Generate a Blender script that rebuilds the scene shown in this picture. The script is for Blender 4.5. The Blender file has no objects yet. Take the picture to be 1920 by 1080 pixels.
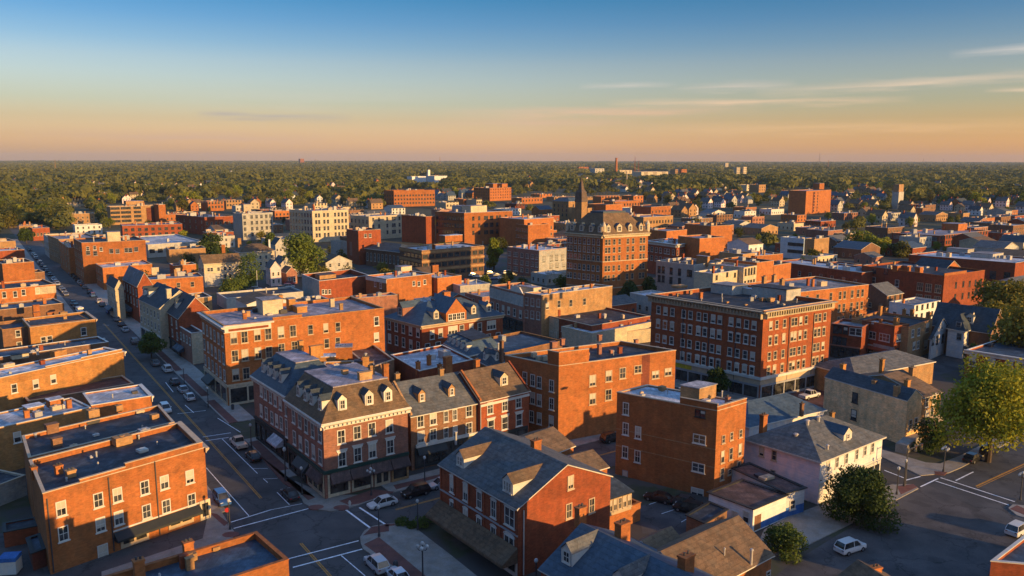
import bpy, math, random
import numpy as np
from mathutils import Vector, Matrix
R = math.radians
scene = bpy.context.scene
COL = scene.collection
random.seed(7)
# ---------------------------------------------------------------- camera
FPX, CAMH, HY, ROLL = 1500.0, 52.0, 299.5, 0.0016
PITCH = math.atan((540 - HY) / FPX)
cam_d = bpy.data.cameras.new('camera')
cam = bpy.data.objects.new('camera', cam_d)
COL.objects.link(cam)
cam_d.sensor_width = 36.0
cam_d.lens = 36.0 * FPX / 1920.0
cam_d.clip_start = 1.0
cam_d.clip_end = 60000.0
cam.location = (0, 0, CAMH)
cam.rotation_euler = (Matrix.Rotation(math.pi / 2 - PITCH, 3, 'X') @ Matrix.Rotation(ROLL, 3, 'Z')).to_euler()
scene.camera = cam
# ---------------------------------------------------------------- light, sky, exposure
SUN_AZ, SUN_EL = 124.0, 9.5          # degrees clockwise from the view direction, degrees up
w = bpy.data.worlds.new("World")
scene.world = w
w.use_nodes = True
def build_world():
    nt = w.node_tree
    N, L = nt.nodes, nt.links
    bg = N['Background']
    sky = N.new('ShaderNodeTexSky')
    sky.sky_type = 'NISHITA'
    sky.sun_disc = False
    sky.sun_elevation = R(SUN_EL)
    sky.sun_rotation = R(SUN_AZ)
    sky.air_density = 1.0
    sky.dust_density = 1.6
    sky.ozone_density = 2.2
    tc = N.new('ShaderNodeTexCoord')
    sx = N.new('ShaderNodeSeparateXYZ')
    L.new(tc.outputs['Generated'], sx.inputs[0])
    # evening colour of the sky by height above the horizon; overhead raised to fill shade
    cr = N.new('ShaderNodeValToRGB')
    cr.color_ramp.interpolation = 'LINEAR'
    e = cr.color_ramp.elements
    stops = [(0.0, (4.5, 2.6, 2.2)), (.012, (3.35, 2.05, 1.75)), (.027, (2.45, 1.57, 1.36)), (.046, (1.76, 1.22, 1.05)), (.066, (1.38, 1.12, 1.04)), (.093, (1.2, 1.05, 1.07)), (.112, (1.03, .96, 1.04)), (.132, (.72, .83, 1.02)), (.158, (.45, .70, .98)), (.19, (.22, .59, .88)), (.34, (1.0, 1.35, 1.8)), (1.0, (2.2, 2.4, 2.8))]
    e[0].position, e[0].color = stops[0][0], (*stops[0][1], 1)
    e[1].position, e[1].color = stops[-1][0], (*stops[-1][1], 1)
    for p, c in stops[1:-1]:
        q = e.new(p); q.color = (*c, 1)
    L.new(sx.outputs['Z'], cr.inputs[0])
    mul = N.new('ShaderNodeMix'); mul.data_type = 'RGBA'; mul.blend_type = 'MULTIPLY'
    mul.inputs[0].default_value = 1.0
    # warm band only ahead; low sky behind the camera dimmed to darken shaded walls
    mr = N.new('ShaderNodeMapRange'); mr.interpolation_type = 'SMOOTHSTEP'
    mr.inputs[1].default_value = -.25; mr.inputs[2].default_value = .55
    L.new(sx.outputs['Y'], mr.inputs[0])
    hz = N.new('ShaderNodeMix'); hz.data_type = 'RGBA'; pass
    c2 = N.new('ShaderNodeValToRGB'); e2 = c2.color_ramp.elements
    e2[0].position, e2[0].color = .25, (.17, .21, .30, 1); e2[1].position, e2[1].color = .6, (1.6, 1.8, 2.15, 1)
    L.new(sx.outputs['Z'], c2.inputs[0]); L.new(c2.outputs[0], hz.inputs[6])
    L.new(mr.outputs[0], hz.inputs[0]); L.new(cr.outputs[0], hz.inputs[7])
    # more golden towards the sun's side, duller towards the other
    cx = N.new('ShaderNodeValToRGB'); e3 = cx.color_ramp.elements
    e3[0].position, e3[0].color = .0, (.70, .71, .70, 1); e3[1].position, e3[1].color = 1.0, (1.10, 1.02, .76, 1); q3 = e3.new(.5); q3.color = (1, 1, 1, 1)
    mx_ = N.new('ShaderNodeMapRange'); mx_.inputs[1].default_value = -.54; mx_.inputs[2].default_value = .54; L.new(sx.outputs['X'], mx_.inputs[0]); L.new(mx_.outputs[0], cx.inputs[0])
    wz = N.new('ShaderNodeMapRange'); wz.interpolation_type = 'SMOOTHSTEP'; wz.inputs[1].default_value = 0; wz.inputs[2].default_value = .13; wz.inputs[3].default_value = 1; wz.inputs[4].default_value = 0; L.new(sx.outputs['Z'], wz.inputs[0])
    sd = N.new('ShaderNodeMix'); sd.data_type = 'RGBA'; sd.blend_type = 'MULTIPLY'; L.new(wz.outputs[0], sd.inputs[0]); L.new(hz.outputs[2], sd.inputs[6]); L.new(cx.outputs[0], sd.inputs[7])
    L.new(sky.outputs[0], mul.inputs[6]); L.new(sd.outputs[2], mul.inputs[7])
    # thin cirrus streaks
    at = N.new('ShaderNodeMath'); at.operation = 'ARCTAN2'
    L.new(sx.outputs['X'], at.inputs[0]); L.new(sx.outputs['Y'], at.inputs[1])
    prev = mul.outputs[2]
    def streak(az0, az1, el, half, tilt, colr, amt, seed):
        nonlocal prev
        def M(op, a, b=None, c=None):
            m = N.new('ShaderNodeMath'); m.operation = op
            for i, v in enumerate((a, b, c)):
                if v is None: continue
                if isinstance(v, (int, float)): m.inputs[i].default_value = v
                else: L.new(v, m.inputs[i])
            return m.outputs[0]
        mid, hw = (az0 + az1) / 2, (az1 - az0) / 2
        da = M('SUBTRACT', at.outputs[0], mid)
        xa = M('SUBTRACT', 1.0, M('MINIMUM', M('ABSOLUTE', M('DIVIDE', da, hw)), 1.0))
        cv = N.new('ShaderNodeCombineXYZ')
        L.new(M('MULTIPLY', at.outputs[0], 9.0), cv.inputs[0]); L.new(M('MULTIPLY', sx.outputs['Z'], 130.0), cv.inputs[1]); cv.inputs[2].default_value = seed
        nz = N.new('ShaderNodeTexNoise'); nz.inputs['Scale'].default_value = 1.0; nz.inputs['Detail'].default_value = 6; nz.inputs['Roughness'].default_value = .6
        L.new(cv.outputs[0], nz.inputs['Vector'])
        wob = M('MULTIPLY', M('SUBTRACT', nz.outputs[0], .5), half * 2.2)
        dz = M('ADD', M('SUBTRACT', M('SUBTRACT', sx.outputs['Z'], el), M('MULTIPLY', da, tilt)), wob)
        za = M('SUBTRACT', 1.0, M('MINIMUM', M('ABSOLUTE', M('DIVIDE', dz, half)), 1.0))
        f = M('MULTIPLY', M('MULTIPLY', M('POWER', xa, .7), M('SMOOTHSTEP' if False else 'POWER', za, 1.3)), M('MULTIPLY', nz.outputs[0], amt * 1.8))
        mx = N.new('ShaderNodeMix'); mx.data_type = 'RGBA'
        L.new(f, mx.inputs[0]); L.new(prev, mx.inputs[6]); mx.inputs[7].default_value = (*colr, 1)
        prev = mx.outputs[2]
    D = math.degrees
    def az(px): return math.atan((px - 960) / FPX)
    def el(py): return math.sin(math.atan((HY - py) / FPX))
    for a in ((830, 1420, 213, 13, .012, (6.0, 3.3, 2.2), .42, 1.0), (1130, 1700, 199, 9, -.004, (7.2, 4.4, 2.8), .5, 4.0), (1400, 2080, 174, 12, .03, (7.0, 4.8, 3.3), .42, 9.0),
              (1750, 2150, 128, 10, .03, (6.2, 5.2, 4.4), .55, 13.0), (1080, 1260, 167, 7, 0, (5.6, 4.6, 4.0), .35, 17.0), (380, 670, 226, 10, .004, (2.3, 2.3, 2.6), .6, 21.0), (380, 480, 221, 6, .0, (2.3, 2.2, 2.5), .4, 23.0),
              (60, 640, 262, 14, .0, (3.4, 2.4, 2.3), .4, 24.0), (800, 1200, 232, 12, .01, (5.0, 3.0, 2.3), .35, 27.0), (1250, 1480, 172, 11, .03, (6.0, 4.6, 3.8), .35, 31.0), (1820, 2000, 190, 6, 0, (6.6, 4.6, 3.2), .45, 37.0), (200, 900, 190, 30, .02, (4.6, 4.2, 3.8), .12, 41.0), (1200, 2000, 245, 16, .0, (7.0, 4.2, 2.2), .25, 43.0)):
        streak(az(a[0]), az(a[1]), el(a[2]), a[3] / FPX, a[4], a[5], a[6], a[7])
    L.new(prev, bg.inputs['Color'])
    bg.inputs['Strength'].default_value = 0.085
build_world()
sun_d = bpy.data.lights.new('sun', 'SUN')
sun_d.energy = 3.7
sun_d.angle = R(0.6)
sun_d.color = (1.0, 0.57, 0.19)
sun = bpy.data.objects.new('sun', sun_d)
COL.objects.link(sun)
sdir = Vector((math.sin(R(SUN_AZ)) * math.cos(R(SUN_EL)), math.cos(R(SUN_AZ)) * math.cos(R(SUN_EL)), math.sin(R(SUN_EL))))
sun.rotation_euler = sdir.to_track_quat('Z', 'Y').to_euler()
sun.location = (300, -100, 200)
scene.view_settings.view_transform = 'Standard'
scene.view_settings.look = 'None'
scene.view_settings.exposure = 1.0
scene.view_settings.gamma = 1.0
scene.cycles.max_bounces = 5
scene.cycles.diffuse_bounces = 3
scene.cycles.glossy_bounces = 2
scene.cycles.transmission_bounces = 2
scene.cycles.volume_bounces = 0
# ---------------------------------------------------------------- pixel of the photo (1920 x 1080) -> point of the town at height z
def ray(x, y):
    dx, dy = (x - 960) / FPX, (540 - y) / FPX
    c, s = math.cos(ROLL), math.sin(ROLL)
    dx, dy = dx * c - dy * s, dx * s + dy * c
    return Vector((dx, math.cos(PITCH) + dy * math.sin(PITCH), -math.sin(PITCH) + dy * math.cos(PITCH)))
CAMP = Vector((0, 0, CAMH))
def P(x, y, z=0.0):
    d = ray(x, y)
    return CAMP + d * ((z - CAMH) / d.z)
def Q(v):
    v = Vector(v) - CAMP
    xf = v.y * math.cos(PITCH) - v.z * math.sin(PITCH)
    yu = v.y * math.sin(PITCH) + v.z * math.cos(PITCH)
    dx, dy = v.x / xf, yu / xf
    c, s = math.cos(-ROLL), math.sin(-ROLL)
    dx, dy = dx * c - dy * s, dx * s + dy * c
    return 960 + FPX * dx, 540 - FPX * dy
def crop(x0, y0, k):
    return lambda *p: (x0 + p[0] * k, y0 + p[1] * k)
# ---------------------------------------------------------------- materials
def lin(c):
    if isinstance(c, str):
        c = [int(c[i:i + 2], 16) / 255 for i in (0, 2, 4)]
        return tuple(x / 12.92 if x <= .04045 else ((x + .055) / 1.055) ** 2.4 for x in c)
    return tuple(c)
MATS = {}
def mat(name, col, var=.25, rough=.9, scale=.5, stretch=(1, 1, 1), kind='plain', fine=6.0, col2=None, spec=.3, metal=0.0):
    if name in MATS: return MATS[name]
    m = bpy.data.materials.new(name); m.use_nodes = True
    nt = m.node_tree; N, L = nt.nodes, nt.links
    b = N['Principled BSDF']
    b.inputs['Roughness'].default_value = rough
    b.inputs['Specular IOR Level'].default_value = spec
    b.inputs['Metallic'].default_value = metal
    col = lin(col)
    tc = N.new('ShaderNodeTexCoord'); mp = N.new('ShaderNodeMapping'); mp.inputs['Scale'].default_value = stretch
    oi = N.new('ShaderNodeObjectInfo')
    L.new(tc.outputs['Object'], mp.inputs['Vector'])
    def noise(sc, det, v=None, ro=.6):
        n = N.new('ShaderNodeTexNoise'); n.inputs['Scale'].default_value = sc; n.inputs['Detail'].default_value = det; n.inputs['Roughness'].default_value = ro
        L.new(v or mp.outputs[0], n.inputs['Vector']); return n.outputs[0]
    def mapr(src, a, bb, c, d):
        r = N.new('ShaderNodeMapRange'); L.new(src, r.inputs[0])
        for i, q in zip((1, 2, 3, 4), (a, bb, c, d)): r.inputs[i].default_value = q
        return r.outputs[0]
    def mul(a, bb):
        q = N.new('ShaderNodeMath'); q.operation = 'MULTIPLY'; L.new(a, q.inputs[0]); L.new(bb, q.inputs[1]); return q.outputs[0]
    big = mapr(noise(scale, 4), .3, .7, 1 - var * (.6 if kind == 'brick' else 1), 1 + var * (.6 if kind == 'brick' else 1))
    m2 = N.new('ShaderNodeMapping')
    m2.inputs['Scale'].default_value = (1.6, 1.6, 9) if kind == 'brick' else ((5, 5, 5) if kind != 'board' else (.4, .4, 12))
    L.new(tc.outputs['Object'], m2.inputs['Vector'])
    fn = mapr(noise(fine / 5, 3, m2.outputs[0], .7), .25, .75, 1 - var * .9, 1 + var * .9)
    f = mul(big, fn)
    if kind in ('brick', 'board'):
        m3 = N.new('ShaderNodeMapping'); m3.inputs['Scale'].default_value = (1.1, 1.1, .09); L.new(tc.outputs['Object'], m3.inputs['Vector'])
        f = mul(f, mapr(noise(1.0, 3, m3.outputs[0]), .3, .75, 1.0 + var * .4, 1.0 - var * .7))
        m4 = N.new('ShaderNodeMapping'); m4.inputs['Scale'].default_value = (2.6, 2.6, 6.5) if kind == 'brick' else (.2, .2, 5); L.new(tc.outputs['Object'], m4.inputs['Vector'])
        sn = N.new('ShaderNodeVectorMath'); sn.operation = 'FLOOR'; L.new(m4.outputs[0], sn.inputs[0])
        wn = N.new('ShaderNodeTexWhiteNoise'); L.new(sn.outputs[0], wn.inputs['Vector'])
        f = mul(f, mapr(wn.outputs[0], 0, 1, .86, 1.14) if kind == 'brick' else mapr(wn.outputs[0], 0, 1, .94, 1.06))
        if kind == 'brick':      # repaired and sooty areas
            vp = N.new('ShaderNodeTexVoronoi'); vp.inputs['Scale'].default_value = .22; vp.distance = 'CHEBYCHEV'; m5 = N.new('ShaderNodeMapping'); m5.inputs['Scale'].default_value = (1, 1, 1.6); L.new(tc.outputs['Object'], m5.inputs['Vector']); L.new(m5.outputs[0], vp.inputs['Vector'])
            sp = N.new('ShaderNodeSeparateColor'); L.new(vp.outputs['Color'], sp.inputs[0]); f = mul(f, mapr(sp.outputs[0], .0, 1, .90, 1.08)); f = mul(f, mapr(noise(.16, 5, None, .7), .56, .72, 1.0, .72))
    rnd = mapr(oi.outputs['Random'], 0, 1, .84 if kind == 'brick' else .9, 1.12)
    f = mul(f, rnd)
    base = N.new('ShaderNodeMix'); base.data_type = 'RGBA'
    c2 = lin(col2) if col2 else (col[0] * .8, col[1] * .9, col[2] * 1.0)
    base.inputs[6].default_value = (*col, 1); base.inputs[7].default_value = (*c2, 1)
    L.new(mapr(noise(scale * 1.7 + .05, 5), .42, .62, 0, 1), base.inputs[0])
    if kind == 'roof':   # seams and patched areas of a flat roof
        v = N.new('ShaderNodeTexVoronoi'); v.inputs['Scale'].default_value = .16; v.feature = 'F1'; v.distance = 'CHEBYCHEV'
        L.new(mp.outputs[0], v.inputs['Vector'])
        sx = N.new('ShaderNodeSeparateColor'); L.new(v.outputs['Color'], sx.inputs[0])
        f = mul(f, mapr(sx.outputs[0], 0, 1, .72, 1.22))
        f = mul(f, mapr(noise(.5, 6, None, .75), .48, .62, .72, 1.08))
        wv = N.new('ShaderNodeTexWave'); wv.inputs['Scale'].default_value = .35; wv.inputs['Distortion'].default_value = .6
        L.new(mp.outputs[0], wv.inputs['Vector']); f = mul(f, mapr(wv.outputs['Fac'], 0, .06, .8, 1.0))
    if kind == 'road':     # cracks, tar patches, oil stains
        v = N.new('ShaderNodeTexVoronoi'); v.feature = 'DISTANCE_TO_EDGE'; v.inputs['Scale'].default_value = .13
        wv_ = N.new('ShaderNodeVectorMath'); wv_.operation = 'ADD'; nn = N.new('ShaderNodeTexNoise'); nn.inputs['Scale'].default_value = .6; nn.inputs['Detail'].default_value = 4
        L.new(tc.outputs['Object'], nn.inputs['Vector']); sc_ = N.new('ShaderNodeVectorMath'); sc_.operation = 'SCALE'; sc_.inputs['Scale'].default_value = 3.0
        L.new(nn.outputs['Color'], sc_.inputs[0]); L.new(tc.outputs['Object'], wv_.inputs[0]); L.new(sc_.outputs[0], wv_.inputs[1]); L.new(wv_.outputs[0], v.inputs['Vector'])
        f = mul(f, mapr(v.outputs['Distance'], .006, .016, .62, 1.0))
        f = mul(f, mapr(noise(.22, 3, None, .5), .60, .64, 1.0, .74)); f = mul(f, mapr(noise(.9, 4, None, .6), .64, .72, 1.0, .7)); f = mul(f, mapr(noise(.05, 3), .3, .7, .86, 1.14))
    if kind == 'shingle':
        sxyz = N.new('ShaderNodeSeparateXYZ'); L.new(tc.outputs['Object'], sxyz.inputs[0])
        wv = N.new('ShaderNodeMath'); wv.operation = 'FRACT'
        mm = N.new('ShaderNodeMath'); mm.operation = 'MULTIPLY'; mm.inputs[1].default_value = 3.1; L.new(sxyz.outputs[2], mm.inputs[0]); L.new(mm.outputs[0], wv.inputs[0])
        f = mul(f, mapr(wv.outputs[0], 0, .3, .8, 1.05))
        m4 = N.new('ShaderNodeMapping'); m4.inputs['Scale'].default_value = (2.2, 2.2, 3.1); L.new(tc.outputs['Object'], m4.inputs['Vector'])
        wn = N.new('ShaderNodeTexWhiteNoise'); sn = N.new('ShaderNodeVectorMath'); sn.operation = 'FLOOR'; L.new(m4.outputs[0], sn.inputs[0]); L.new(sn.outputs[0], wn.inputs['Vector'])
        f = mul(f, mapr(wn.outputs[0], 0, 1, .82, 1.18))
    vm = N.new('ShaderNodeMix'); vm.data_type = 'RGBA'; vm.blend_type = 'MULTIPLY'; vm.inputs[0].default_value = 1
    L.new(base.outputs[2], vm.inputs[6]); L.new(f, vm.inputs[7])
    L.new(vm.outputs[2], b.inputs['Base Color'])
    bp = N.new('ShaderNodeBump'); bp.inputs['Strength'].default_value = .35; bp.inputs['Distance'].default_value = .05
    L.new(fn, bp.inputs['Height']); L.new(bp.outputs[0], b.inputs['Normal'])
    MATS[name] = m
    return m
def glass(name, col=(.012, .016, .022), rough=.06, spec=.9):
    m = bpy.data.materials.new(name); m.use_nodes = True
    nt = m.node_tree; N, L = nt.nodes, nt.links
    b = N['Principled BSDF']; b.inputs['Roughness'].default_value = rough; b.inputs['Specular IOR Level'].default_value = spec
    oi = N.new('ShaderNodeObjectInfo'); tc = N.new('ShaderNodeTexCoord')
    n = N.new('ShaderNodeTexNoise'); n.inputs['Scale'].default_value = .9; n.noise_dimensions = '4D'
    sc = N.new('ShaderNodeMath'); sc.operation = 'MULTIPLY'; sc.inputs[1].default_value = 40; L.new(oi.outputs['Random'], sc.inputs[0]); L.new(sc.outputs[0], n.inputs['W'])
    L.new(tc.outputs['Object'], n.inputs['Vector'])
    cr = N.new('ShaderNodeValToRGB'); e = cr.color_ramp.elements
    e[0].position, e[0].color = .35, (*col, 1); e[1].position, e[1].color = .75, (col[0] * 6 + .03, col[1] * 5 + .03, col[2] * 4 + .03, 1)
    L.new(n.outputs[0], cr.inputs[0]); L.new(cr.outputs[0], b.inputs['Base Color'])
    bp = N.new('ShaderNodeBump'); bp.inputs['Strength'].default_value = .06; L.new(n.outputs[0], bp.inputs['Height']); L.new(bp.outputs[0], b.inputs['Normal'])
    return m
def foliage(name, c0, c1, c2, scale=.25):
    m = bpy.data.materials.new(name); m.use_nodes = True
    nt = m.node_tree; N, L = nt.nodes, nt.links
    b = N['Principled BSDF']; b.inputs['Roughness'].default_value = .7; b.inputs['Specular IOR Level'].default_value = .2
    tc = N.new('ShaderNodeTexCoord'); oi = N.new('ShaderNodeObjectInfo')
    n = N.new('ShaderNodeTexNoise'); n.inputs['Scale'].default_value = scale; n.inputs['Detail'].default_value = 6; n.inputs['Roughness'].default_value = .7
    L.new(tc.outputs['Object'], n.inputs['Vector'])
    a = N.new('ShaderNodeMath'); a.operation = 'MULTIPLY_ADD'; a.inputs[1].default_value = .45; L.new(oi.outputs['Random'], a.inputs[0]); L.new(n.outputs[0], a.inputs[2])
    s = N.new('ShaderNodeMath'); s.operation = 'SUBTRACT'; s.inputs[1].default_value = .22; L.new(a.outputs[0], s.inputs[0])
    cr = N.new('ShaderNodeValToRGB'); e = cr.color_ramp.elements
    e[0].position, e[0].color = .3, (*lin(c0), 1); e[1].position, e[1].color = .72, (*lin(c2), 1); q = e.new(.5); q.color = (*lin(c1), 1)
    L.new(s.outputs[0], cr.inputs[0]); L.new(cr.outputs[0], b.inputs['Base Color'])
    t = N.new('ShaderNodeBsdfTranslucent'); L.new(cr.outputs[0], t.inputs['Color'])
    mx = N.new('ShaderNodeMixShader'); mx.inputs[0].default_value = .3
    L.new(b.outputs[0], mx.inputs[1]); L.new(t.outputs[0], mx.inputs[2]); L.new(mx.outputs[0], N['Material Output'].inputs['Surface'])
    return m
BR_OR = mat('brick_orange', (.40, .140, .044), kind='brick', var=.2)
BR_RED = mat('brick_red', (.28, .072, .030), kind='brick', var=.22)
BR_HO = mat('brick_warm_red', (.36, .098, .036), kind='brick', var=.2)
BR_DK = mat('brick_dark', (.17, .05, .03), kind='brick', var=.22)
BR_YE = mat('brick_yellow', (.42, .20, .065), kind='brick', var=.18)
BR_BRN = mat('brick_brown', (.22, .115, .065), kind='brick', var=.22)
BR_TAN = mat('brick_tan', (.40, .23, .105), kind='brick', var=.2)
BR_PINK = mat('brick_pink', (.33, .15, .10), kind='brick', var=.22)
STONE = mat('stone_tan', (.82, .53, .27), kind='brick', var=.28)
CREAM = mat('cream_wall', (.56, .46, .31), kind='brick', var=.12)
GREYW = mat('grey_wall', (.45, .43, .38), kind='brick', var=.14)
WHITEW = mat('white_wall', (.70, .68, .64), kind='board', var=.1)
PINKW = mat('pink_wall', (.80, .62, .58), kind='board', var=.1)
BLUEW = mat('pale_blue_wall', (.42, .52, .60), kind='board', var=.1)
TRIM = mat('white_trim', (.62, .58, .50), var=.1, rough=.6)
TRIMD = mat('tan_trim', (.50, .38, .25), var=.12, rough=.7)
GREYT = mat('grey_trim', (.30, .30, .30), var=.12, rough=.7)
DKTRIM = mat('dark_trim', (.03, .035, .035), var=.15, rough=.6)
GREENT = mat('green_trim', (.02, .055, .045), var=.15, rough=.5)
RF_DK = mat('roof_black', (.035, .045, .06), kind='roof', var=.3, rough=.75, col2=(.06, .07, .085))
RF_BL = mat('roof_blue', (.06, .10, .15), kind='roof', var=.25, rough=.6, col2=(.04, .07, .11))
RF_WH = mat('roof_white', (.62, .64, .68), kind='roof', var=.16, rough=.7, col2=(.42, .46, .52))
RF_GR = mat('roof_grey', (.24, .24, .26), kind='roof', var=.25, rough=.85, col2=(.32, .31, .32))
RF_BN = mat('roof_brown', (.13, .085, .075), kind='roof', var=.25, rough=.85)
RF_LI = mat('roof_lilac', (.34, .31, .34), kind='roof', var=.2, rough=.85)
SH_DK = mat('shingle_dark', (.05, .065, .075), kind='shingle', var=.25, rough=.85)
SH_BN = mat('shingle_brown', (.15, .098, .058), kind='shingle', var=.25, rough=.9)
SH_GR = mat('shingle_grey', (.11, .115, .115), kind='shingle', var=.25, rough=.9)
SH_SL = mat('shingle_slate', (.055, .085, .115), kind='shingle', var=.2, rough=.6)
METAL = mat('metal_unit', (.42, .40, .37), var=.15, rough=.6)
METALD = mat('metal_dark', (.06, .06, .065), var=.2, rough=.55)
CONC = mat('concrete', (.27, .245, .21), var=.2, rough=.9, col2=(.28, .27, .25))
PAVER = mat('brick_paving', (.17, .075, .06), var=.2, rough=.9)
ASPH = mat('asphalt', (.064, .066, .068), kind='road', var=.2, rough=.85, scale=.12, col2=(.082, .082, .083))
LOT = mat('lot_asphalt', (.088, .084, .084), kind='road', var=.25, rough=.9, scale=.09, col2=(.055, .055, .058))
LINEW = mat('white_line', (.78, .78, .78), var=.25, rough=.8, scale=1.5)
LINEY = mat('yellow_line', (.50, .24, .04), var=.25, rough=.8, scale=1.5)
BARK = mat('bark', (.09, .065, .045), var=.3, rough=.95, scale=2)
GLASS = glass('window_glass')
GLASSB = glass('shop_glass', (.008, .01, .012), .1, .7)
BLIND = mat('blind', (.52, .47, .38), var=.1, rough=.8)
RUBBER = mat('rubber', (.015, .015, .016), var=.1, rough=.8)
LEAF_D = foliage('leaf_dark', (.04, .07, .016), (.085, .13, .026), (.15, .20, .035))
LEAF_Y = foliage('leaf_yellow', (.09, .125, .012), (.20, .235, .02), (.34, .34, .03))
LEAF_M = foliage('leaf_mid', (.04, .055, .012), (.11, .115, .02), (.25, .215, .03), .12)
LEAF_F = foliage('leaf_far', (.026, .042, .011), (.066, .085, .021), (.17, .165, .03), .02)
SPIRE = mat('spire_slate', (.12, .085, .065), kind='shingle', var=.2)
# ---------------------------------------------------------------- mesh builder
class MB:
    def __init__(s): s.v = []; s.f = []; s.m = []
    def poly(s, pts, m=0):
        n = len(s.v); s.v += [tuple(p) for p in pts]; s.f.append(tuple(range(n, n + len(pts)))); s.m.append(m); return s
    def prism(s, pts, z0, z1, m=0, mt=None, bottom=True, top=True):
        n = len(pts)
        a = [(p[0], p[1], z0) for p in pts]; b = [(p[0], p[1], z1) for p in pts]
        for i in range(n):
            j = (i + 1) % n; s.poly([a[i], a[j], b[j], b[i]], m)
        if top: s.poly(b, m if mt is None else mt)
        if bottom: s.poly(a[::-1], m)
        return s
    def box(s, o, u, v, w, m=0):   # parallelepiped from corner o with three edge vectors
        o, u, v, w = map(Vector, (o, u, v, w))
        if u.cross(v).dot(w) < 0: u, v = v, u
        c = [o, o + u, o + u + v, o + v]; d = [p + w for p in c]
        s.poly(c[::-1], m); s.poly(d, m)
        for i in range(4):
            j = (i + 1) % 4; s.poly([c[i], c[j], d[j], d[i]], m)
        return s
    def abox(s, x0, x1, y0, y1, z0, z1, m=0):
        return s.box((x0, y0, z0), (x1 - x0, 0, 0), (0, y1 - y0, 0), (0, 0, z1 - z0), m)
    def ring(s, outer, inner, z0, z1, m=0):
        n = len(outer)
        for i in range(n):
            j = (i + 1) % n
            o0, o1, i0, i1 = outer[i], outer[j], inner[i], inner[j]
            s.poly([(*o0, z0), (*o1, z0), (*o1, z1), (*o0, z1)], m)
            s.poly([(*i1, z0), (*i0, z0), (*i0, z1), (*i1, z1)], m)
            s.poly([(*o0, z1), (*o1, z1), (*i1, z1), (*i0, z1)], m)
            s.poly([(*o1, z0), (*o0, z0), (*i0, z0), (*i1, z0)], m)
        return s
    def cyl(s, c, r0, r1, z0, z1, n=10, m=0, caps=True):
        a = [(c[0] + r0 * math.cos(6.2832 * i / n), c[1] + r0 * math.sin(6.2832 * i / n), z0) for i in range(n)]
        b = [(c[0] + r1 * math.cos(6.2832 * i / n), c[1] + r1 * math.sin(6.2832 * i / n), z1) for i in range(n)]
        for i in range(n):
            j = (i + 1) % n; s.poly([a[i], a[j], b[j], b[i]], m)
        if caps: s.poly(b, m); s.poly(a[::-1], m)
        return s
    def tube(s, p, q, r0, r1, n=6, m=0):
        p, q = Vector(p), Vector(q); d = (q - p).normalized()
        x = d.orthogonal().normalized(); y = d.cross(x)
        a = [p + (x * math.cos(6.2832 * i / n) + y * math.sin(6.2832 * i / n)) * r0 for i in range(n)]
        b = [q + (x * math.cos(6.2832 * i / n) + y * math.sin(6.2832 * i / n)) * r1 for i in range(n)]
        for i in range(n):
            j = (i + 1) % n; s.poly([a[i], a[j], b[j], b[i]], m)
        s.poly(b, m); s.poly(a[::-1], m)
        return s
    def ball(s, c, r, n=8, m=0, sz=1.0):
        for i in range(n // 2):
            t0, t1 = math.pi * i / (n // 2), math.pi * (i + 1) / (n // 2)
            for j in range(n):
                a0, a1 = 6.2832 * j / n, 6.2832 * (j + 1) / n
                g = lambda t, a: (c[0] + r * math.sin(t) * math.cos(a), c[1] + r * math.sin(t) * math.sin(a), c[2] + r * sz * math.cos(t))
                q = [g(t1, a0), g(t1, a1), g(t0, a1), g(t0, a0)]
                if i == 0: q = q[:3]
                elif i == n // 2 - 1: q = [q[0], q[2], q[3]]
                s.poly(q, m)
        return s
    def mesh(s, name, mats, off=(0, 0, 0)):
        me = bpy.data.meshes.new(name)
        ox, oy, oz = off
        me.from_pydata([(x - ox, y - oy, z - oz) for x, y, z in s.v], [], s.f)
        for m in (mats if isinstance(mats, (list, tuple)) else [mats]): me.materials.append(m)
        if any(s.m): me.polygons.foreach_set('material_index', s.m)
        me.update(); return me
    def build(s, name, mats, parent=None, smooth=False):   # vertices are in world space; parents are never rotated
        off = parent_off(parent)
        me = s.mesh(name, mats, off)
        if smooth: me.polygons.foreach_set('use_smooth', [True] * len(me.polygons))
        return link(name, me, parent)
OFF = {}
def parent_off(p):
    return OFF.get(p.name, (0, 0, 0)) if p is not None else (0, 0, 0)
def link(name, me, parent=None, loc=None, rz=0.0):      # loc in world space
    o = bpy.data.objects.new(name, me); COL.objects.link(o)
    po = parent_off(parent)
    if parent is not None: o.parent = parent
    if loc is not None:
        o.location = (loc[0] - po[0], loc[1] - po[1], loc[2] - po[2]); o.rotation_euler = (0, 0, rz)
        OFF[o.name] = tuple(loc)
    else:
        OFF[o.name] = po
    return o
def tag(o, label=None, cat=None, group=None, kind=None):
    if label: o['label'] = label
    if cat: o['category'] = cat
    if group: o['group'] = group
    if kind: o['kind'] = kind
    return o
def thing(name, loc, label, cat, group=None):
    o = bpy.data.objects.new(name, None); COL.objects.link(o)
    o.empty_display_size = .5
    o.location = loc; OFF[o.name] = tuple(loc)
    return tag(o, label, cat, group)
def inset(poly, d):
    n = len(poly); out = []
    for i in range(n):
        p0, p1, p2 = Vector(poly[i - 1]), Vector(poly[i]), Vector(poly[(i + 1) % n])
        a, b = (p1 - p0).normalized(), (p2 - p1).normalized()
        na, nb = Vector((-a.y, a.x)), Vector((-b.y, b.x))
        k = 1 + na.dot(nb)
        q = p1 + (na + nb) * (d / max(k, .2))
        out.append((q.x, q.y))
    return out
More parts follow.
